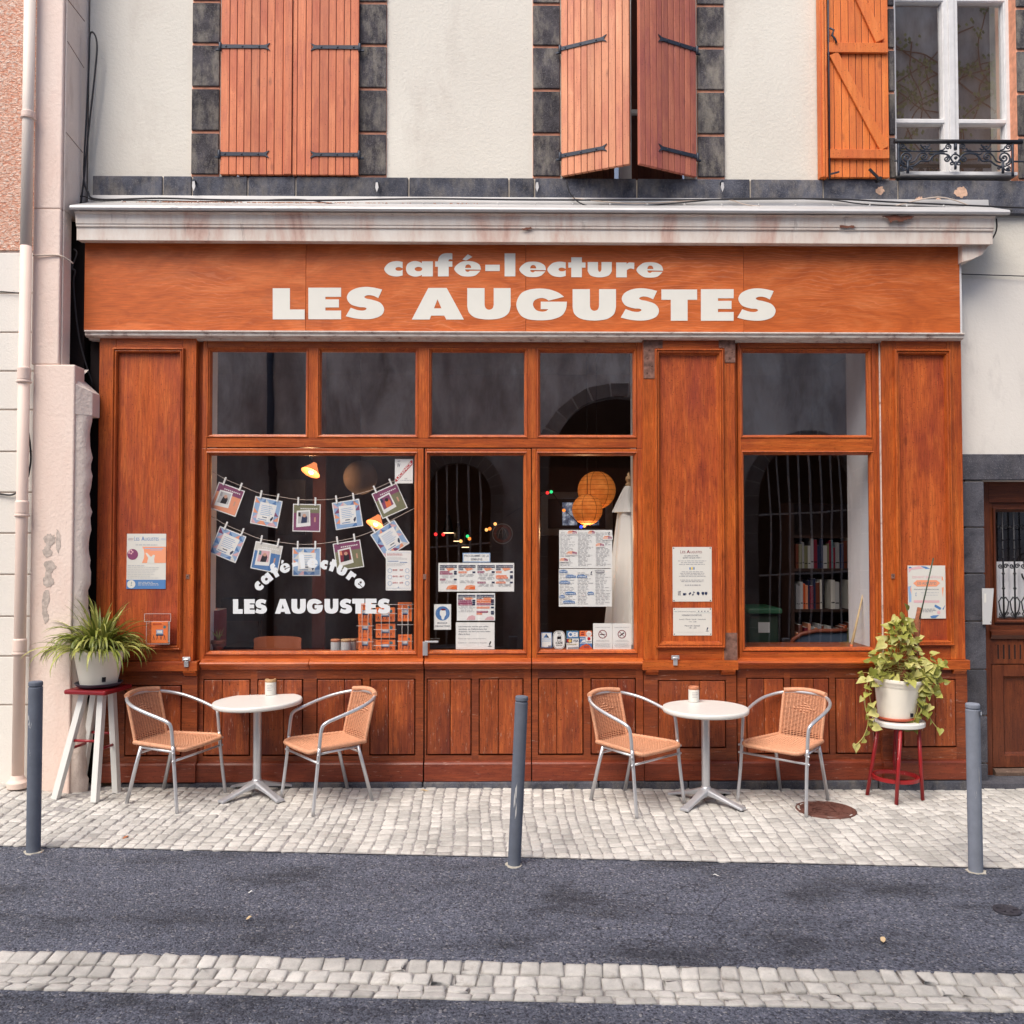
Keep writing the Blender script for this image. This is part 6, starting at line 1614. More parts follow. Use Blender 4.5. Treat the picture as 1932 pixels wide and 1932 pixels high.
# right poster
q = Paper((1713, 1067, 1784, 1167), YPn, 'poster', 'poster with an orange arrow banner and blue brush marks, half hidden by the trailing plant')
q.poly('blue', [(.02, .04), (.06, .02), (.14, .05), (.05, .06)]).poly('pinkp', [(.02, .06), (.3, .01), (.44, .055), (.1, .08), (.03, .14)]).poly('blue', [(.34, .01), (.48, .02), (.6, .06), (.48, .065)])
q.poly('ltblue', [(.0, .4), (.09, .38), (.09, .68), (.03, .7)]).poly('salmon', [(.06, .45), (.09, .38), (.09, .55)])
q.text('pinkp', 'DEVIENT BÉNÉVOLE', .12, .185, .88, .24, .012).poly('salmon', [(.14, .335), (.24, .275), (.76, .275), (.86, .33), (.76, .395), (.24, .395)])
q.text('teal', 'LES AUGUSTES', .25, .31, .76, .36, .004).text('navy', "PROCHAINES RÉUNIONS D'ACCUEIL", .16, .435, .83, .46).clines('ltgrey', .3, .505, .88, .60, 2, .3).feather('blue', .21, .53, .055)
q.rect('pinkp', .15, .655, .83, .70).lines('ltgrey', .5, .66, .83, .69, 2, .3).poly('blue', [(.70, .75), (.73, .735), (.88, .80), (.85, .84), (.70, .78)]).poly('blue', [(.91, .82), (.99, .74), (.93, .84)]).disc('pinkp', .81, .885, .045)
q.lines('grey', .38, .815, .74, .89, 3, .5).poly('blue', [(.58, .96), (.66, .94), (.82, .935), (.72, .99), (.62, .99)]).poly('salmon', [(.9, .2), (.93, .22), (.94, .28), (.90, .28)]).poly('salmon', [(.90, .42), (.95, .41), (.92, .6)])
q.build()
# papers on glass (taped to the inside)
YN = .045
q = Paper((745, 866, 779, 912), YN-.0, 'licence_card', 'white licence card with a red diagonal band in the top corner of the big window', 'notice', 'p_white')
q.text('navy', '63', .16, .06, .29, .13).text('navy', 'IV', .15, .18, .30, .33, .02)
q.poly('red', [(.02, .82), (.90, .05), (.98, .06), (.98, .22), (.12, .92), (.03, .94)])
bx, bz = q.p(.5, .49); qa = math.atan2(-(q.p(.94, .13)[1]-q.p(.07, .87)[1])*-1, q.p(.94, .13)[0]-q.p(.07, .87)[0])
ca, sa = math.cos(qa), math.sin(qa); hl = .5*math.hypot(q.p(.94, .13)[0]-q.p(.07, .87)[0], q.p(.94, .13)[1]-q.p(.07, .87)[1])*.92; hh = (q.xb-q.xa)*.075
q.mb.mat('p_white').text('LICENCE', -hl, hl, -hh, hh, q.y(), 'both', .03, 0, xf=lambda x, y, z: (bx+x*ca-z*sa, y, bz+x*sa+z*ca))
q.text('navy', 'LOI', .54, .78, .68, .83).text('navy', 'du 24 septembre 1941', .32, .86, .92, .90); q.build()
q = Paper((728, 1039, 775.5, 1114), YN, 'notice', 'white notice with six small circles at the right edge of the big window', 'notice', 'p_white')
q.text('red', 'x', 0, 0, .001, .001) if False else None
q.rect('ltblue', .04, .05, .96, .054).lines('red', .05, .075, .72, .13, 2, .45, .2).lines('ltgrey', .05, .16, .9, .24, 3, .3).rect('blue', .07, .255, .5, .27).rect('blue', .55, .285, .85, .30).lines('ltgrey', .05, .32, .9, .40, 3, .3)
for k, v in enumerate((.50, .66, .82)): q.ring('ltblue', .16, v, .07, .085).ring('ltblue', .85, v, .07, .085).lines('red', .27, v-.03, .5, v+.01, 2, .5).lines('red', .55, v-.03, .72, v+.01, 2, .5)
q.rect('ltblue', .04, .94, .96, .944).poly('blue', [(.47, .93), (.50, .90), (.53, .93)]); q.build()
q = Paper((873, 1043, 925, 1061), YN, 'notice', 'small sign reading programme de la semaine on the door glass', 'notice', 'p_ltblue')
q.rect('white', .03, .10, .97, .90).text('navy', 'PROGRAMME DE LA', .06, .20, .95, .44, .008).text('navy', 'SEMAINE', .29, .56, .71, .80, .008); q.build()
def prog(q, u0, u1, v0, v1, day, items, pal, head):
    w_ = u1-u0; f = lambda t: v0+(v1-v0)*t
    q.rect('navy', u0, f(0), u1, f(.11)).text('white', head, u0+.01*w_, f(.03), u1-.01*w_, f(.085), .01)
    q.poly('salmon', [(u0+.35*w_, f(.12)), (u0+.75*w_, f(.11)), (u0+.9*w_, f(.16)), (u0+.5*w_, f(.24))])
    q.rect('navy', u0, f(.13), u0+.28*w_, f(.20)).text('white', day, u0+.01*w_, f(.145), u0+.27*w_, f(.188), .01)
    for t, c, txt, a in items:
        if txt is None: q.clines('grey', u0+.02*w_, f(t), u1, f(t+.12), 3, .35); continue
        q.rect(c, u0, f(t), u0+a*w_, f(t+.075)).text('white', txt, u0+.015*w_, f(t+.015), u0+(a-.02)*w_, f(t+.06), .008)
        q.rect('navy', u0+.82*w_, f(t), u0+.99*w_, f(t+.07))
A_ = 'AU CAFÉ-LECTURE LES AUGUSTES'
q = Paper((827, 1062, 970, 1116), YN, 'notice', 'wide programme sheet of four days on the door glass, under its small heading sign', 'notice', 'p_white')
prog(q, .02, .245, .08, .95, 'LUNDI 21', [(.23, 'magenta', 'Club écriture et', .56), (.31, 'magenta', 'découverte', .74), (.42, '', None, 0), (.54, 'magenta', 'Café Go', .33), (.63, '', None, 0)], 0, 'PROG DU 21.09.20 AU 26.09.20')
prog(q, .265, .49, .08, .95, 'MARDI 22', [(.25, 'orange', 'Café Anglais', .48), (.36, '', None, 0), (.62, '', None, 0)], 0, A_)
prog(q, .515, .745, .08, .95, 'MERCREDI 23', [(.24, 'magenta', 'Café Théo', .40), (.34, '', None, 0), (.48, '', None, 0), (.66, 'magenta', 'Club Ukulélé', .47), (.76, '', None, 0)], 0, A_)
prog(q, .76, .985, .08, .95, 'JEUDI 24', [(.24, 'orange', 'Café FLE', .33), (.40, 'orange', 'Bouquinage', .62), (.47, 'orange', 'des livres', .7), (.55, '', None, 0), (.66, 'orange', "Accueil d'auteur", .56), (.76, '', None, 0)], 0, A_)
q.poly('salmon', [(.10, .92), (.13, .80), (.20, .76), (.245, .78), (.245, .93)]).poly('orange', [(.16, .92), (.18, .84), (.22, .80), (.245, .84), (.245, .93)]).poly('salmon', [(.34, .92), (.37, .80), (.43, .77), (.485, .79), (.485, .93)]).poly('orange', [(.40, .92), (.43, .84), (.485, .83), (.485, .93)]); q.build()
q = Paper((862, 1119, 934, 1171), YN, 'notice', 'smaller programme sheet with two days below the wide one on the door glass', 'notice', 'p_white')
prog(q, .03, .485, .06, .96, 'VENDREDI 25', [(.20, 'magenta', 'Des livres de Science-', .78), (.28, 'magenta', 'Fiction pour penser', .8), (.36, 'magenta', 'le futur et le féminin', .9), (.46, '', None, 0), (.60, '', None, 0)], 0, A_)
prog(q, .515, .975, .06, .96, 'SAMEDI 26', [(.18, 'orange', 'Matinée lecture de contes', .95), (.26, 'orange', 'au Café-lecture', .85), (.35, 'magenta', 'Initiation Arts du cirque', .80), (.48, 'orange', 'Pot de remerciement', .74), (.65, 'magenta', 'Zapéro bénévoles', .65), (.73, 'orange', 'Concert', .32)], 0, A_)
q.poly('pinkp', [(.25, .97), (.3, .85), (.4, .8), (.48, .84), (.48, .97)]).poly('pinkp', [(.72, .97), (.8, .87), (.9, .84), (.97, .88), (.97, .97)]); q.build()
q = Paper((860, 1174, 933, 1225), YN, 'notice', 'plain text notice about drinks with a feather emblem, lowest sheet on the door glass', 'notice', 'p_white')
for k, t in enumerate(('Les boissons, autres que celles', 'vendues, au Café-lecture les', 'Augustes, ne sont pas autorisées', 'dans le lieu.')): q.text('navy', t, .07, .13+k*.092, (.84, .80, .89, .37)[k], .195+k*.092, .006)
q.text('grey', 'Merci de votre compréhension,', .07, .58, .79, .64).text('grey', "L'équipe du Café-lecture les Augustes", .07, .73, .80, .79).feather('black', .88, .78, .16); q.build()
q = Paper((819, 1140, 851, 1188), YN, 'notice', 'small mask reminder sign with a blue disc on the door glass', 'notice', 'p_white')
q.disc('blue', .5, .36, .42).poly('white', [(.34, .28), (.40, .22), (.62, .20), (.70, .28), (.70, .42), (.62, .50), (.58, .60), (.46, .60), (.42, .48), (.34, .40)]).poly('wine', [(.38, .22), (.48, .17), (.66, .18), (.68, .24), (.5, .25)])
q.text('navy', 'MASQUE', .20, .71, .78, .775, .012).text('navy', 'OBLIGATOIRE', .05, .83, .93, .89, .012); q.build()
# menus
q = Paper((1055, 1000, 1155, 1072), YN, 'menu_sheet', 'upper menu sheet with orange and pink headings in the window by the parasol', 'menu', 'p_white')
for u in (.02, .355, .69): q.lines('grey', u, .07, u+.29, .96, 26, .28, .5)
for u, v, t, w_ in ((.16, .02, 'CAFÉS', .17), (.55, .02, 'THÉS', .12), (.83, .16, 'INFUSIONS', .16), (.69, .35, 'TISANES', .15), (.14, .56, 'MACCHINOS', .19), (.01, .74, 'CHOCOLAT', .15)):
    q.poly('white', [(u-.01, v-.02), (u+w_+.02, v-.02), (u+w_+.02, v+.10), (u-.01, v+.10)]).poly('salmon', [(u, v+.03), (u+.03, v), (u+w_*.6, v-.005), (u+w_, v+.02), (u+w_, v+.075), (u, v+.075)]).poly('magenta', [(u+w_*.55, v), (u+w_, v+.02), (u+w_, v+.075), (u+w_*.55, v+.075)]).text('white', t, u+.01, v+.03, u+w_-.01, v+.068, .015)
q.feather('navy', .94, .08, .07); q.build()
q = Paper((1054.4, 1073.3, 1154.4, 1144.5), YN, 'menu_sheet', 'lower menu sheet with blue headings below the orange one', 'menu', 'p_white')
for u in (.02, .355, .69): q.lines('grey', u, .10, u+.29, .96, 22, .28, .5)
for u, v, t, w_ in ((.01, .03, 'SIROPS', .15), (.13, .16, 'JUS DE FRUITS', .19), (.34, .16, 'VINS', .19), (.01, .32, 'COCKTAILS', .2), (.12, .61, 'EAUX MINÉRALES', .2), (.54, .61, 'BIÈRES', .12), (.01, .70, 'SODAS', .10), (.08, .84, 'BOISSONS LACTÉES', .22)):
    q.poly('blue', [(u, v+.02), (u+.03, v), (u+w_*.6, v-.01), (u+w_, v+.02), (u+w_, v+.07), (u, v+.07)]).text('white', t, u+.01, v+.02, u+w_-.01, v+.06, .015)
q.poly('grey', [(.67, .04), (.72, .02), (.86, .03), (.86, .10), (.74, .12)]).text('white', 'RESTAURATION', .68, .045, .85, .08, .015).feather('navy', .61, .10, .08); q.build()
# stickers
q = Paper((1020.6, 1193, 1041.6, 1222), YN, 'sticker', 'small white and blue sticker with a mountain triangle at the foot of the glass', 'sticker', 'p_blue')
q.rect('white', .06, .04, .94, .96).poly('blue', [(.22, .35), (.48, .10), (.74, .35)]).poly('navy', [(.48, .10), (.74, .35), (.52, .35)]).clines('ltblue', .1, .40, .9, .48, 1, .8).lines('ltblue', .1, .52, .9, .64, 2, .4).rect('navy', .65, .86, .94, .96).text('white', '2020', .68, .885, .92, .94, .01); q.build()
xa, xb, za, zb = R1(1043, 1190, 1066.5, 1224.5, YN); cx_, cz_ = (xa+xb)/2, (za+zb)/2
mb = MB(); mb.mat('p_white'); W_, H_ = (xb-xa)/2, (zb-za)/2
outl = [(math.copysign(abs(math.cos(a))**.55, math.cos(a))*W_, math.copysign(abs(math.sin(a))**.75, math.sin(a))*H_) for a in [2*PI*i/40 for i in range(40)]]
mb.poly([outl], 0, .001); mb.mat('p_black').poly([[(x*.93, z*.94) for x, z in outl], [(x*.88, z*.91) for x, z in outl]], -.0006, None)
mb.poly([[(-.26*W_, .1*H_), (.34*W_, .1*H_), (.30*W_, .34*H_), (-.24*W_, .34*H_)]], -.0007, None); mb.poly([[(-.30*W_, -.16*H_), (.34*W_, -.16*H_), (.34*W_, .30*H_), (-.30*W_, .30*H_)], [(-.24*W_, -.11*H_), (.28*W_, -.11*H_), (.28*W_, .08*H_), (-.24*W_, .08*H_)]], -.0008, None)
for k in range(4): mb.poly([[(-.26*W_+k*.15*W_, .32*H_), (-.14*W_+k*.15*W_, .32*H_), (-.12*W_+k*.17*W_, (.48+.1*(k % 2))*H_)]], -.0007, None)
mb.text('ICI', -.22*W_, .22*W_, .64*H_, .82*H_, -.0009, 'both', .02).text('CAFÉ', -.55*W_, .58*W_, -.46*H_, -.18*H_, -.0009, 'both', .03).text('SUSPENDU', -.5*W_, .52*W_, -.68*H_, -.54*H_, -.0009, 'both', .01)
o = mb.build('sticker'); o.location = (cx_, YN, cz_); tag(o, 'oval white sticker with a cup pictogram beside the mountain sticker', 'sticker')
q = Paper((1068.7, 1190, 1092, 1225.6), YN, 'sticker', 'left strip of payment card stickers in blue, red and beige', 'sticker', 'p_white')
q.rect('teal', .0, .0, 1, .41).rect('blue', .04, .02, .96, .39).ring('white', .34, .20, .12, .22).rect('white', .52, .08, .92, .32).rect('blue', .60, .14, .76, .17).rect('blue', .60, .23, .76, .26).rect('navy', 0, .43, .46, .64).disc('red', .16, .535, .13).disc('yellow', .29, .535, .13).text('navy', 'VISA', .53, .47, .96, .60, .02).rect('yellow', .04, .70, .96, .72).text('olive', 'Chèque', .05, .68, .80, .79).poly('grey', [(.1, 1), (.1, .88), (1, .84), (1, 1)]); q.build()
q = Paper((1093.5, 1190, 1117, 1225.6), YN, 'sticker', 'right strip of voucher stickers in orange, blue and red', 'sticker', 'p_white')
q.rect('orange', 0, 0, .48, .30).rect('wine', .12, .08, .36, .14).rect('wine', .12, .18, .36, .24).rect('orange', .5, 0, 1, .30).disc('white', .75, .16, .22).text('navy', 'Chèque', .58, .11, .92, .17).text('navy', 'Déjeuner', .57, .19, .93, .24).rect('blue', 0, .33, .48, .64).text('white', 'sodexo', .03, .36, .45, .45, .02).poly('white', [(.1, .62), (.25, .5), (.45, .46), (.47, .60)]).disc('red', .75, .42, .13).rect('navy', .55, .57, .95, .61).rect('blue', 0, .67, 1, 1).poly('dkorange', [(0, .9), (.2, .78), (.55, .70), (.8, .78), (1, .92), (1, 1), (0, 1)]).text('navy', 'domes', .35, .80, .78, .90, .02); q.build()
for (r_, lab, t, vap) in (((1119, 1176, 1155, 1225), 'no smoking notice, left of the two prohibition notices', 'INTERDICTION DE FUMER', 0), ((1155.6, 1176, 1191, 1225), 'no vaping notice in the window corner, right of the two prohibition notices', 'INTERDICTION DE VAPOTER', 1)):
    q = Paper(r_, YN, 'notice', lab, 'notice', 'p_white')
    q.text('grey', t, .12, .14, .88, .175).ring('wine', .5, .42, .185, .225)
    if vap: q.poly('black', [(.36, .47), (.40, .50), (.64, .38), (.60, .345)])
    else: q.rect('black', .36, .41, .60, .445).rect('grey', .61, .41, .65, .445)
    q.poly('wine', [(.355, .335), (.375, .32), (.645, .505), (.625, .52)]).clines('ltgrey', .1, .65, .9, .74, 2, .35).clines('ltgrey', .08, .77, .92, .94, 5, .35); q.build()

# ---------------------------------------------------------------- strings of cards behind the big window
YC = .085
def hangstring(pts, label):
    P = [(lambda t: (t[0], YC, t[1]))(F(a, b, YC)) for a, b in pts]
    return tag(MB().mat('cable_w').tube(catmull(P, False, 5), .0022, 6).build('garland_string'), label, 'string', 'strings of cards in the big window')
A1 = lambda x, y: ((750+x*.4917)*.48012, (1280+y*.4917)*.48012)
A2 = lambda x, y: ((780+x*.4658)*.48012, (1900+y*.4658)*.48012)
hangstring([A1(*p) for p in ((175,1168),(280,1228),(410,1283),(555,1340),(700,1365),(850,1388),(1005,1392),(1155,1383),(1305,1352),(1455,1310),(1595,1250),(1660,1235))], 'upper white string sagging across the big window')
hangstring([A2(*p) for p in ((100,270),(225,345),(375,410),(515,465),(675,492),(830,512),(995,510),(1150,490),(1310,457),(1465,403),(1590,330),(1820,210))], 'lower white string sagging across the big window')
def card(c, ang, style, label, sc=1.0):
    X0, Z0 = F(c[0], c[1], YC+.004); s_ = 26.0*(YC-CAM.y)/FPX*sc
    o = root('hanging_card', label, 'card', (X0, YC+.004, Z0), 'cards pegged on the two strings'); o.rotation_euler = (0, R(ang), 0)
    mb = MB().mat('p_white'); mb.box(-s_, s_, 0, .0012, -s_, s_)
    q = lambda m, a, b, c_, d, k=1: mb.mat('p_'+m).quad(a*s_, c_*s_, b*s_, d*s_, -.0005*k)
    bgc = {'a': ('wine_', 'x')}
    if style[0] == 'pat':
        cols = ['ltblue', 'salmon', 'pinkp', 'blue', 'ltblue', 'purple', 'paper', 'salmon', 'blue', 'pinkp']; rs = random.Random(style[1]); q('ltblue', -.93, -.93, .93, .93)
        n = 5
        for i in range(n):
            for j in range(n):
                a, b = -.93+1.86*i/n, -.93+1.86*j/n; d = 1.86/n
                mb.mat('p_'+rs.choice(cols)).poly([[(a*s_, b*s_), ((a+d)*s_, b*s_), ((a+(d if (i+j) % 2 else 0))*s_, (b+d)*s_)]], -.0008, None)
        mb.mat('p_white').poly([[(x*s_, z*s_) for x, z in ((-.62, -.66), (.58, -.7), (.66, .62), (-.55, .68))]], -.0012, None)
        for k in range(6): q('ltblue', -.42, .42-.13*k, .35+.1*math.sin(k*2), .46-.13*k, 3)
        q('navy', -.22, -.42, .12, -.36, 4); q('blue', -.5, -.60, .12, -.55, 4); mb.mat('p_navy').poly([[(x*s_, z*s_) for x, z in ((.42, -.62), (.36, -.45), (.5, -.25), (.58, -.3), (.52, -.5))]], -.002, None)
    else:
        b1, b2, ph = style[1:4]
        q(b1, -.93, -.93, .93, .35); q(b2, -.93, .35, .93, .93); 
        for k in range(9): q('white', -.45+k*.14, .62, -.36+k*.14, .70, 2)
        mb.mat('p_white').poly([[(x*s_, z*s_) for x, z in ((-.74, -.70), (.30, -.58), (.24, .58), (-.72, .50))]], -.0012, None)
        mb.mat('p_'+ph[0]).poly([[(x*s_, z*s_) for x, z in ((-.62, -.42), (.18, -.33), (.15, .46), (-.60, .40))]], -.0018, None)
        mb.mat('p_'+ph[1]).poly([[(x*s_, z*s_) for x, z in ((-.40, -.40), (.02, -.35), (.06, .0), (-.06, .22), (-.24, .26), (-.34, .02))]], -.0022, None)
        mb.mat('p_'+ph[2]).disc(-.16*s_, .16*s_, .13*s_, -.0026, 14)
        mb.mat('p_'+ph[3]).poly([[(x*s_, z*s_) for x, z in ((-.60, .10), (-.42, .08), (-.44, .38), (-.60, .38))]], -.0024, None)
        q('skin', .55, -.3, .66, .05, 3)
    mb.build('sheet', o, local=True)
    for sx in (-.62, .62):
        mb = MB().mat('p_white'); mb.box(sx*s_-.007, sx*s_+.007, -.008, -.001, s_*.88, s_+.052); mb.mat('clear'); mb.build('clip', o, local=True, bevel=.002, seg=1)
    return o
card(A1(290, 1388), 19.6, ('ph', 'salmon', 'purple', ('ltgrey', 'black', 'skin', 'grey')), 'orange-bottomed photo card, first on the upper string')
card(A1(603, 1490), 11, ('pat', 1), 'patterned pale blue card, second on the upper string')
card(A1(925, 1535), 1, ('ph', 'purple', 'olive', ('ltgrey', 'navy', 'skin', 'black')), 'purple photo card at the lowest point of the upper string')
card(A1(1252, 1508), -9, ('pat', 2), 'patterned pale blue card, fourth on the upper string')
card(A1(1588, 1400), -24, ('ph', 'olive', 'purple', ('purple', 'orange', 'black', 'navy')), 'olive photo card at the right end of the upper string, under the licence card')
card(A2(247, 515), 22, ('pat', 3), 'patterned card at the left end of the lower string', 1.03)
card(A2(575, 622), 11, ('ph', 'blue', 'paper', ('pinkp', 'black', 'skin', 'teal')), 'blue and cream photo card with a portrait, second on the lower string')
card(A2(912, 660), 0, ('pat', 4), 'patterned card half covered by the white window lettering', 1.02)
card(A2(1265, 606), -9, ('ph', 'olive', 'purple', ('wine', 'black', 'skin', 'salmon')), 'plum and olive photo card, fourth on the lower string')
card(A2(1615, 468), -33, ('pat', 5), 'steeply tilted patterned card at the right end of the lower string', 1.03)

# ---------------------------------------------------------------- leaflet box
xa, xb, za, zb = R1(275, 1157, 325, 1214, -.10)
lb = root('leaflet_box', 'clear acrylic box with orange leaflets fixed to the left pilaster', 'leaflet box', ((xa+xb)/2, -.08, za))
mb = MB().mat('clear')
M['acry'] = glass('acrylic_sheet', .06, 0)
mb = MB().mat('acry'); mb.box(xa+.012, xb-.012, -.12, -.117, za, zb-.055); mb.box(xa+.012, xa+.015, -.117, -.05, za, zb-.05); mb.box(xb-.015, xb-.012, -.117, -.05, za, zb-.05); mb.box(xa+.012, xb-.012, -.117, -.05, za, za+.004); mb.build('box', lb)
mb = MB().mat('acry'); mb.box(xa, xb, -.13, -.127, zb-.058, zb-.004); mb.box(xa, xb, -.13, -.045, zb-.004, zb); mb.box(xa, xa+.003, -.127, -.045, zb-.058, zb-.004); mb.box(xb-.003, xb, -.127, -.045, zb-.058, zb-.004); mb.mat('p_ltgrey')
for x_ in (xa, xb-.0025): mb.box(x_, x_+.0025, -.1315, -.1302, zb-.058, zb)
for z_ in (zb-.0025, zb-.0605): mb.box(xa, xb, -.1315, -.1302, z_, z_+.0025)
for x_ in (xa+.011, xb-.0135): mb.box(x_, x_+.0025, -.1215, -.1202, za, zb-.062)
mb.box(xa+.011, xb-.011, -.1215, -.1202, za-.003, za); mb.build('lid', lb)
def booklet(xa, xb, za, zb, y, name='booklet', th=.02):
    mb = MB().mat('bk_orange'); mb.box(xa, xb, y, y+th, za, zb); mb.mat('p_paper').box(xa+.002, xb+.003, y+.004, y+th-.002, za+.003, zb-.003)
    w_, h = xb-xa, zb-za; mb.mat('p_dkorange').quad(xa+.1*w_, xa+.62*w_, za+.84*h, za+.92*h, y-.0006); mb.mat('p_ltblue').quad(xa+.30*w_, xa+.72*w_, za+.40*h, za+.62*h, y-.0006)
    mb.mat('p_navy').quad(xa+.28*w_, xa+.75*w_, za+.33*h, za+.40*h, y-.0007); mb.mat('p_white').quad(xa+.36*w_, xa+.66*w_, za+.46*h, za+.58*h, y-.0008)
    for k in range(4): u = xa+(.14+.22*k)*w_; mb.mat('p_navy').poly([[(u-.05*w_, za+.14*h), (u-.03*w_, za+.14*h), (u+.03*w_, za+.36*h), (u+.01*w_, za+.36*h)]], y-.0009, None).poly([[(u+.05*w_, za+.14*h), (u+.07*w_, za+.14*h), (u+.02*w_, za+.36*h), (u, za+.36*h)]], y-.0009, None)
    mb.mat('p_teal').disc(xa+.80*w_, za+.74*h, .09*w_, y-.0009, 14)
    return mb
a, b, c, d = R1(286, 1172.5, 317, 1210, -.10)
tag(booklet(a, b, za+.005, d, -.105, th=.04).build('leaflet_stack'), 'stack of orange leaflets inside the clear box on the left pilaster', 'leaflets')

# ---------------------------------------------------------------- things inside the window
YS = .16
zs1 = zf(1229, .1)
# wire rack with orange booklets
rk = root('wire_rack', 'white wire rack of orange booklets in the lower right corner of the big window', 'rack', (X(727, YS, 1180), YS, zs1))
mb = MB().mat('white_leg')
for (p0, p1) in ((676, 704), (709, 747), (751, 779)):
    for px_ in (p0+(p1-p0)*.3, p0+(p1-p0)*.7): x_ = X(px_, YS, 1180); mb.tube([(x_, YS-.03, zs1), (x_, YS-.03, Z(1141, YS, 727))], .0025, 5)
for q0, q1, py in ((674, 707, 1180), (674, 706, 1210), (706, 750, 1157), (706, 749, 1187), (706, 750, 1217), (750, 781, 1148), (750, 781, 1178), (750, 780, 1209), (676, 781, 1140)):
    mb.tube([(X(q0, YS, 1180), YS-.034, Z(py, YS, 727)), (X(q1, YS, 1180), YS-.034, Z(py, YS, 727))], .0025, 5)
mb.build('wires', rk)
for i, (p0, p1, y0, y1, lb_) in enumerate(((676.5, 703.5, 1138, 1171, 'top booklet in the left column of the wire rack'), (677, 703.5, 1169, 1198, 'middle booklet in the left column of the wire rack'), (677, 703.5, 1198.5, 1228, 'bottom booklet in the left column of the wire rack'),
        (709, 746.5, 1146, 1172.5, 'top booklet in the middle column of the wire rack'), (709.5, 747, 1177, 1203, 'centre booklet of the wire rack'), (709.5, 747, 1207, 1228, 'bottom booklet in the middle column of the wire rack'),
        (751, 778.5, 1136, 1171.5, 'top booklet in the right column of the wire rack, nearest the window frame'), (751.5, 778.5, 1197, 1228, 'bottom booklet in the right column of the wire rack'))):
    a, b, c, d = R1(p0, y0, p1, y1, YS); tag(booklet(a, b-.006, c, d, YS-.02+.0006*i).build('booklet'), lb_, 'booklet', 'orange booklets in the wire rack')
for (p0, p1, cap_, yy, lab) in ((624, 641.5, 'tcot', YS-.03, 'tin jar with rust lid, left of the three on the window sill'), (643, 662, 'kraft', YS-.04, 'tin jar with ochre lid, middle and foremost of the three on the window sill'), (656, 672, 'kraft', YS+.05, 'tin jar half hidden behind the ochre-lidded one on the window sill')):
    a, b, c, d = R1(p0, 1205, p1, 1228, yy); r_ = (b-a)/2; jo = root('tin_jar', lab, 'jar', ((a+b)/2, yy, zs1-.003), 'tin jars on the window sill'); h = d-zs1
    MB().mat('p_ltgrey').lathe([(r_, 0), (r_, h*.8), (r_*.98, h*.82)], (0, 0, 0), 20).build('jar_body', jo, local=True); MB().mat(cap_).lathe([(r_*1.02, h*.8), (r_*1.02, h*.97), (r_*.9, h), (0, h)], (0, 0, 0), 20).build('lid', jo, local=True)
# small plant pot, red folder box
a, b, c, d = R1(398, 1208, 425, 1228, YS); sp_ = root('potted_plant', 'tiny grassy plant in a grey clay pot inside the left corner of the big window', 'plant', ((a+b)/2, YS, zs1))
MB().mat('p_brown').lathe([((b-a)*.32, 0), ((b-a)*.42, (d-c)*.7), ((b-a)*.5, (d-c)*.72), ((b-a)*.5, d-c), ((b-a)*.42, d-c)], (0, 0, 0), 20).build('pot', sp_, local=True)
mb = MB().mat('blade')
for k in range(16):
    az = random.uniform(0, 6.28); pts = [(0, 0, .07), (.02*math.cos(az), .02*math.sin(az), .12), (.05*math.cos(az), .04*math.sin(az), .13+random.uniform(-.02, .05))]; mb.tube(pts, [.003, .003, .0006], 4)
mb.build('foliage', sp_, local=True)
a, b, c, d = R1(395, 1152, 413, 1221, .30); mb = MB().mat('p_wine').box(a, b, .3, .5, zs1, d); mb.mat('p_white').box(a+.003, b-.003, .303, .5, d, d+.004); mb.mat('p_red').box(a-.004, a, .29, .5, zs1, d+.008)
tag(mb.build('box_file'), 'dark red box file standing inside the left edge of the big window', 'box file')
# chairs inside
def inner_chair(px0, px1, pt, Y, mat, label, bar=False):
    a, b, c, d = R1(px0, pt, px1, 1225, Y); o = root('cafe_chair', label, 'chair', ((a+b)/2, Y, .02))
    w_ = (b-a); x0 = -w_/2; h = d-.02
    mb = MB().mat(mat)
    mb.poly([shape([(x0, h-.20, 1), (x0+.0*w_, h-.06), (x0+.08*w_, h), (x0+.92*w_, h), (x0+w_, h-.06), (x0+w_, h-.20, 1)], 5)], -.012, .012); mb.build('backrest', o, local=True)
    mb = MB().mat(mat); mb.box(x0, x0+w_, .0, .38, h-.46, h-.43); mb.build('seat', o, local=True, bevel=.008)
    for sx in (x0+.03, x0+w_-.03):
        MB().mat('dark').tube([(sx, .012, h-.1), (sx, .0, 0)], .013, 8).build('leg', o, local=True); MB().mat('dark').tube([(sx, .34, h-.44), (sx, .38, 0)], .013, 8).build('leg', o, local=True)
    return o
M['chair_tan'] = simple('tan_plywood', lin(196, 110, 72), .5); M['chair_blk'] = simple('black_lacquer', lin(24, 22, 26), .4)
inner_chair(480, 568, 1202, .55, 'chair_tan', 'tan moulded chair back showing above the sill of the big window')
inner_chair(646, 712, 1206, .75, 'chair_tan', 'second tan chair back, mostly hidden by the jars')
inner_chair(418, 496, 1128, 1.0, 'chair_blk', 'tall black chair inside the left part of the big window')
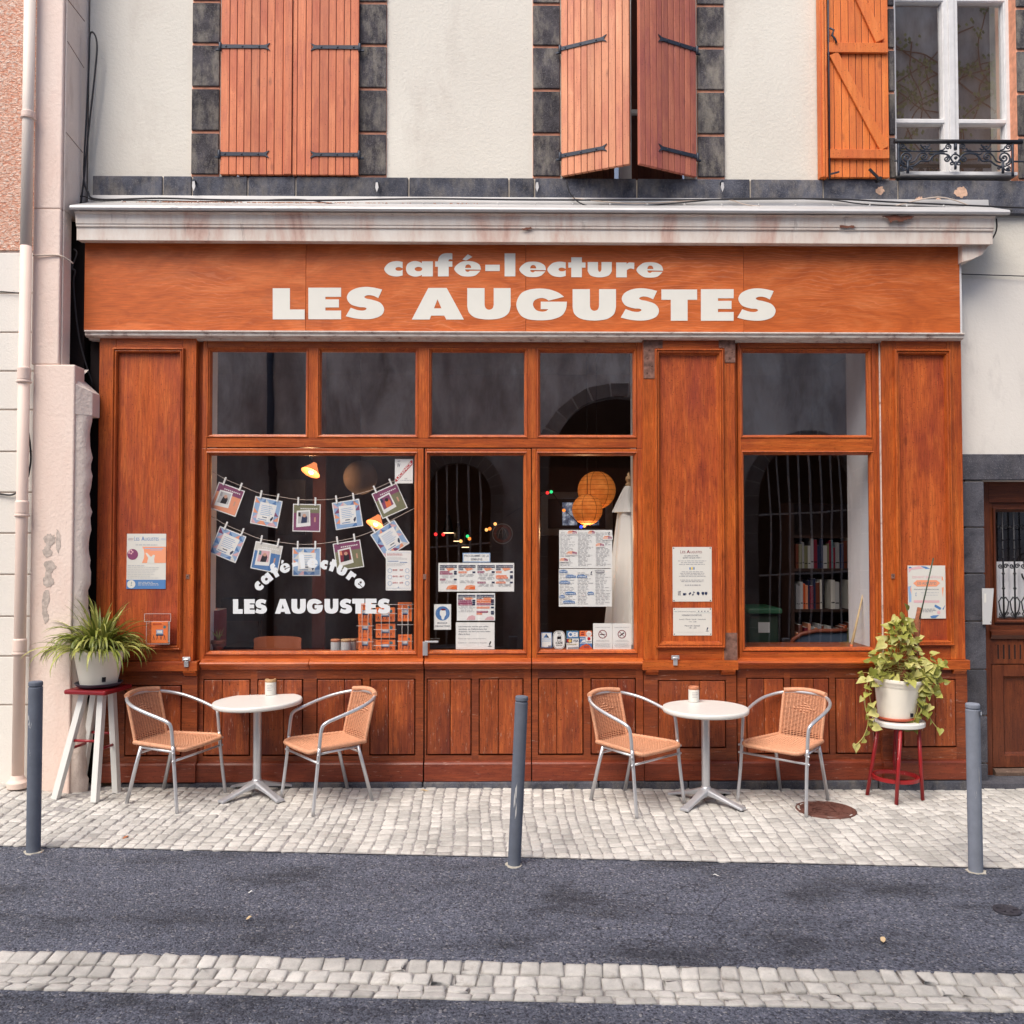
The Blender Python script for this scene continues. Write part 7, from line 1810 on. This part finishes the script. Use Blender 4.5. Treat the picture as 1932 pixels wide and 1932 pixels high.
# lamps: wall spots and paper lanterns (lit lamps of the room)
def emis(name, c, e, base=None):
    s = NT(name); s.b.inputs['Emission Color'].default_value = c; s.b.inputs['Emission Strength'].default_value = e; return s.done(base or c, .6)
M['bulb'] = emis('warm_bulb', (1, .66, .36, 1), 3.0)
M['shade_glow'] = emis('lit_shade', (1, .30, .10, 1), .7, lin(220, 130, 80))
def lant_mat():
    s = NT('orange_paper_lantern'); n = s.noise(s.coord((1, 1, 1)), 18, 3, .5)
    c = s.ramp(n, [(.3, lin(214, 112, 38)), (.7, lin(236, 140, 60))]); s.link(c, s.b.inputs['Emission Color']); s.b.inputs['Emission Strength'].default_value = .22
    return s.done(c, .8)
M['lantern'] = lant_mat(); M['lant_white'] = simple('unlit_paper_lantern', lin(120, 106, 98), .9)
M['rib'] = simple('lantern_rib', lin(140, 70, 26), .8)
def lantern(px, py, rpx, Y, mat, label, lit=True):
    x_, z_ = F(px, py, Y); r = rpx*(Y-CAM.y)/FPX; o = root('paper_lantern', label, 'lantern', (x_, Y, z_), 'round paper lanterns')
    mb = MB().mat(mat); mb.smooth = True; n = 14; prof = []
    for i in range(n*2+1):
        t = PI*(.06+.88*i/(n*2)); k = 1 if i % 2 else .992; prof.append((r*math.sin(t)*k, -r*math.cos(t)))
    mb.lathe(prof, (0, 0, 0), 40); mb.build('shade', o, local=True)
    if mat == 'lantern':
        mb = MB().mat('rib')
        for i in range(1, 12):
            t = PI*i/12; rr = r*math.sin(t)+.001; mb.tube([(rr*math.cos(a), rr*math.sin(a), r*math.cos(t)) for a in [2*PI*k/32 for k in range(32)]], .0012, 4, closed=True)
        for a in (R(-115), R(-60)): mb.tube([((r+.001)*math.sin(t)*math.cos(a), (r+.001)*math.sin(t)*math.sin(a), (r+.001)*math.cos(t)) for t in [PI*k/20 for k in range(1, 20)]], .0018, 4)
        mb.build('ribs', o, local=True)
    MB().mat('cable').tube([(0, 0, r*.95), (0, 0, 4.3-z_)], .003, 5).build('cord', o, local=True)
    return o
lantern(1125.7, 925, 36, .95, 'lantern', 'larger orange paper lantern, behind the smaller one')
_ln = lantern(1108, 961.6, 29, .70, 'lantern', 'smaller lit orange paper lantern hanging in front of the larger one')
li = bpy.data.lights.new('lantern_light', 'POINT'); li.energy = 4; li.color = (1, .6, .3); li.shadow_soft_size = .03; lo = bpy.data.objects.new('lantern_light', li); col.objects.link(lo); lo.parent = _ln; lo.location = (0, 0, -.2)
lantern(680, 901, 32, 1.6, 'lant_white', 'unlit dull paper lantern behind the big window')
for (px_, py_, Y, lab) in ((588.6, 886, 1.4, 'lit wall spot lamp above the black board behind the big window'), (710, 984, 1.9, 'second lit wall spot lamp, half hidden by the hanging cards')):
    x_, z_ = F(px_, py_, Y); o = root('wall_lamp', lab, 'lamp', (x_, Y, z_), 'lit spot lamps in the room')
    MB().mat('shade_glow').lathe([(.02, .07), (.03, .05), (.085, -.03), (.09, -.035)], (0, 0, 0), 24, Euler((R(-25), R(20), 0)).to_matrix()).build('shade', o, local=True)
    MB().mat('bulb').sphere((.0, -.02, -.02), .028, 14, 10).build('bulb', o, local=True)
    MB().mat('cable').tube([(0, 0, .07), (-.05, .1, .16), (-.06, .4, .2)], .008, 6).build('arm', o, local=True)
    li = bpy.data.lights.new('lamp', 'POINT'); li.energy = 5; li.color = (1, .55, .25); li.shadow_soft_size = .04; lo = bpy.data.objects.new('lamp_light', li); col.objects.link(lo); lo.parent = o; lo.location = (0, -.1, -.08)
# orange lit partition and black board
MB().mat('p_brown').box(X(588, 2.2, 950), X(612, 2.2, 950), 2.25, 2.3, 0, 4.2).build('partition', room)
xa, xb, za, zb = R1(523, 905, 576, 1010, 1.9); mb = MB().mat('chair_blk'); mb.box(xa, xb, 1.9, 1.93, za, zb); tag(mb.build('blackboard'), 'dark board hanging below the first wall spot lamp', 'blackboard')
# fairy lights
fl_ = root('fairy_lights', 'string of small coloured lights across the room behind the door', 'fairy lights', (0, 2.2, 2.2))
BP = [('red', 822, 1008), ('red', 837-.7, 1008.4), ('green', 882, 1011.7), ('amber', 869.4, 1021), ('orange', 885.8, 1016.6), ('amber', 917.8, 999.6), ('orange', 924, 997.6), ('amber', 934.3, 988.6), ('red', 1032.9, 929.8), ('green', 1040, 928), ('orange', 1063.9, 963), ('blue', 1096.3, 994), ('amber', 1102.6, 992.5)]
BC = dict(red=(1, .03, .03, 1), green=(.03, .6, .2, 1), amber=(1, .5, .15, 1), orange=(1, .25, .04, 1), blue=(.05, .1, 1, 1))
for k, v in BC.items(): M['b_'+k] = emis('fairy_'+k, v, 1.2)
for cN, a, b in BP: x_, z_ = F(a, b, 2.2); MB().mat('b_'+cN).sphere((x_, 2.2, z_), .017, 8, 6).build('bulb', fl_)
P = [(lambda t: (t[0], 2.2, t[1]))(F(a, b-2, 2.2)) for _, a, b in sorted(BP, key=lambda t: t[1])]; MB().mat('cable').tube(P, .003, 4).build('wire', fl_)
for i, (a, b, w_) in enumerate(((846, 1005, 21), (864, 1020.5, 17), (878, 1032, 14))):
    x_, z_ = F(a, b, 3.2); r = w_/2*(3.2-CAM.y)/FPX; o = root('pendant_lamp', ('first', 'second', 'third')[i]+' of three dark pendant lamps with glowing rims behind the door, counted from the left', 'lamp', (x_, 3.2, z_), 'pendant lamps over the counter')
    MB().mat('chair_blk').lathe([(.015, .20), (.03, .16), (r, .01), (r, 0)], (0, 0, 0), 24).build('shade', o, local=True); MB().mat('bulb').lathe([(r*.9, .004), (r*.99, -.006)], (0, 0, 0), 24).build('glowing_rim', o, local=True)
x_, z_ = F(948, 1007, 2.6); r = 19.5*(2.6-CAM.y)/FPX
mb = MB().mat('chair_blk').disc(x_, z_, r, 2.6, 32); mb.mat('p_grey').ringd(x_, z_, r*.92, r, 2.598); mb.mat('p_brown').ringd(x_, z_, r*.60, r*.86, 2.597)
for k in range(3): mb.mat('p_grey').tube([(x_-.05+k*.05, 2.595, z_-.05), (x_-.03+k*.03, 2.595, z_+.03), (x_+.0, 2.595, z_+.07)], .005, 4)
tag(mb.build('wall_plaque'), 'round dark plaque with a pale rim in the room behind the door', 'plaque')
# parasol
YQ = .42
x0_, z0_ = F(1186, 905, YQ)
pa_ = root('parasol', 'closed white parasol standing inside the window, beside the orange lanterns', 'parasol', (x0_, YQ, .02))
M['canvas'] = simple('white_canvas', lin(232, 230, 224), .9, var=.04, vs=6)
zt1, zm1_, zb1 = Z(917, YQ, 1186)-.02, Z(962, YQ, 1186)-.02, Z(1212, YQ, 1186)-.02
def fold(z0, z1, r0, r1, n=16, seed=0, sx=1.0):
    mb = MB().mat('canvas'); mb.smooth = True; vs = []; K = 96; m = 14
    for i in range(m+1):
        t = i/m; z = z0+(z1-z0)*t; r = r0+(r1-r0)*t**.8
        for j in range(K):
            a = 2*PI*j/K; f_ = 1+(.05+.24*t)*math.sin(8*a+seed+.6*math.sin(2*a))*.55+.05*math.sin(3*a+seed); vs.append((r*f_*math.cos(a)*sx, r*f_*math.sin(a)*.8, z))
    fs = [(i*K+j, i*K+(j+1) % K, (i+1)*K+(j+1) % K, (i+1)*K+j) for i in range(m) for j in range(K)]; return mb.add(vs, fs)
fold(zm1_+.02, zb1, .085, .20, seed=1).build('canopy', pa_, local=True)
fold(zt1, zm1_-.02, .03, .125, seed=2).build('top_flounce', pa_, local=True)
MB().mat('kraft').lathe([(.024, zt1-.01), (.026, zt1+.015), (.014, zt1+.03), (.026, zt1+.055), (.022, zt1+.075), (.010, zt1+.085), (.012, zt1+.10), (.0, zt1+.115)], (0, 0, 0), 20).build('finial', pa_, local=True)
MB().mat('kraft').tube([(0, 0, 0), (0, 0, zt1)], .02, 10).build('pole', pa_, local=True)
# right window: bookcase, bin, armchair, stick
Yk = 1.25
bk = root('bookcase', 'dark bookcase seen through the tall right window', 'bookcase', (X(1560, Yk, 1100), Yk, .02))
xa, xb = X(1500, Yk, 1100), X(1640, Yk, 1100)
mb = MB().mat('dark_oak')
shz = [Z(q, Yk+.1, 1550) for q in (1010, 1072, 1148, 1232)]
for z in shz: mb.box(xa, xb, Yk+.02, Yk+.32, z-.025, z)
mb.box(xa-.03, xa, Yk+.02, Yk+.32, .02, shz[0]+.3); mb.box(xb, xb+.03, Yk+.02, Yk+.32, .02, shz[0]+.3); mb.box(xa-.03, xb+.03, Yk+.3, Yk+.33, .02, shz[0]+.3)
mb.build('shelves', bk)
random.seed(9); nb_ = 0
cls = ['p_ltgrey', 'p_wine', 'p_brown', 'p_teal', 'p_paper', 'p_dkorange', 'p_navy', 'p_olive', 'p_salmon', 'p_grey']
for z in shz[1:]:
    x = xa+.02
    while x < xb-.04:
        w_ = random.uniform(.016, .04); h = random.uniform(.19, .28); m_ = random.choice(cls)
        mb = MB().mat(m_); mb.box(0, w_-.002, 0, .16, 0, h); mb.mat('p_paper').box(.003, w_-.005, .002, .158, h, h+.001); mb.mat('p_black').quad(.003, w_-.005, h*.2, h*.24, -.0006)
        o = mb.build('book'); o.location = (x, Yk+.03, z+.001); tag(o, 'book standing in the dark bookcase behind the tall right window', 'book', 'books in the bookcase'); nb_ += 1
        x += w_ if random.random() > .06 else w_+.08
a, b, c, d = R1(1409, 1147, 1474, 1228, .9)
bn = root('wheelie_bin', 'dark green lidded bin with a white sticker behind the tall right window', 'bin', ((a+b)/2, 1.0, .02)); M['bing'] = simple('dark_green_plastic', lin(40, 58, 48), .5); M['bingl'] = simple('green_lid_plastic', lin(44, 92, 66), .45)
MB().mat('bing').box(a+.02, b-.02, .9, 1.3, .02, d-.05).build('body', bn, bevel=.02); mb = MB().mat('bingl'); mb.box(a, b, .86, 1.34, d-.05, d); mb.build('lid', bn, bevel=.012)
x_, z_ = F(1442, 1184, .89); MB().mat('p_ltgrey').quad(x_-.05, x_+.05, z_-.045, z_+.045, .898).build('sticker', bn)
YA = .75
ac = root('armchair', 'blue upholstered armchair with a curved brown wooden crest behind the tall right window', 'armchair', (X(1545, YA, 1200), YA, .02))
crest = [F(a, b, YA) for a, b in ((1491, 1222), (1497, 1206), (1512, 1196), (1540, 1190), (1570, 1190), (1598, 1189))]
mb = MB().mat('p_brown'); mb.tube([(a, YA, b) for a, b in crest], .018, 10); mb.build('crest_rail', ac)
M['blue_uph'] = simple('slate_blue_fabric', lin(58, 72, 92), .9, var=.2, vs=30)
zlo = .45; mb = MB().mat('blue_uph'); mb.poly([[(crest[0][0]+.02, zlo), (crest[-1][0], zlo)]+[(a, b-.02) for a, b in crest[::-1]]], YA+.004, YA+.08); mb.build('back_cushion', ac); MB().mat('blue_uph').box(crest[0][0], crest[-1][0], YA+.08, YA+.6, .34, .46).build('seat', ac, bevel=.02)
for sx in (crest[0][0]+.02, crest[-1][0]-.02):
    for yy in (YA+.03, YA+.55): MB().mat('p_brown').bar((sx, yy, .02), (sx, yy, .36), .03, .03).build('leg', ac)
p, q_ = F(1633, 1116, .30), F(1606, 1221, .22); o = MB().mat('leafpale').tube([(q_[0], .22, q_[1]), (p[0], .34, p[1])], [.012, .006], 8); o.mat('p_orange').tube([(q_[0]-.001, .2195, q_[1]-.004), (q_[0]+.004, .222, q_[1]+.02)], .0135, 8)
tag(o.build('wooden_stick'), 'pale yellow stick with an orange tip leaning on the white reveal of the right window', 'stick')
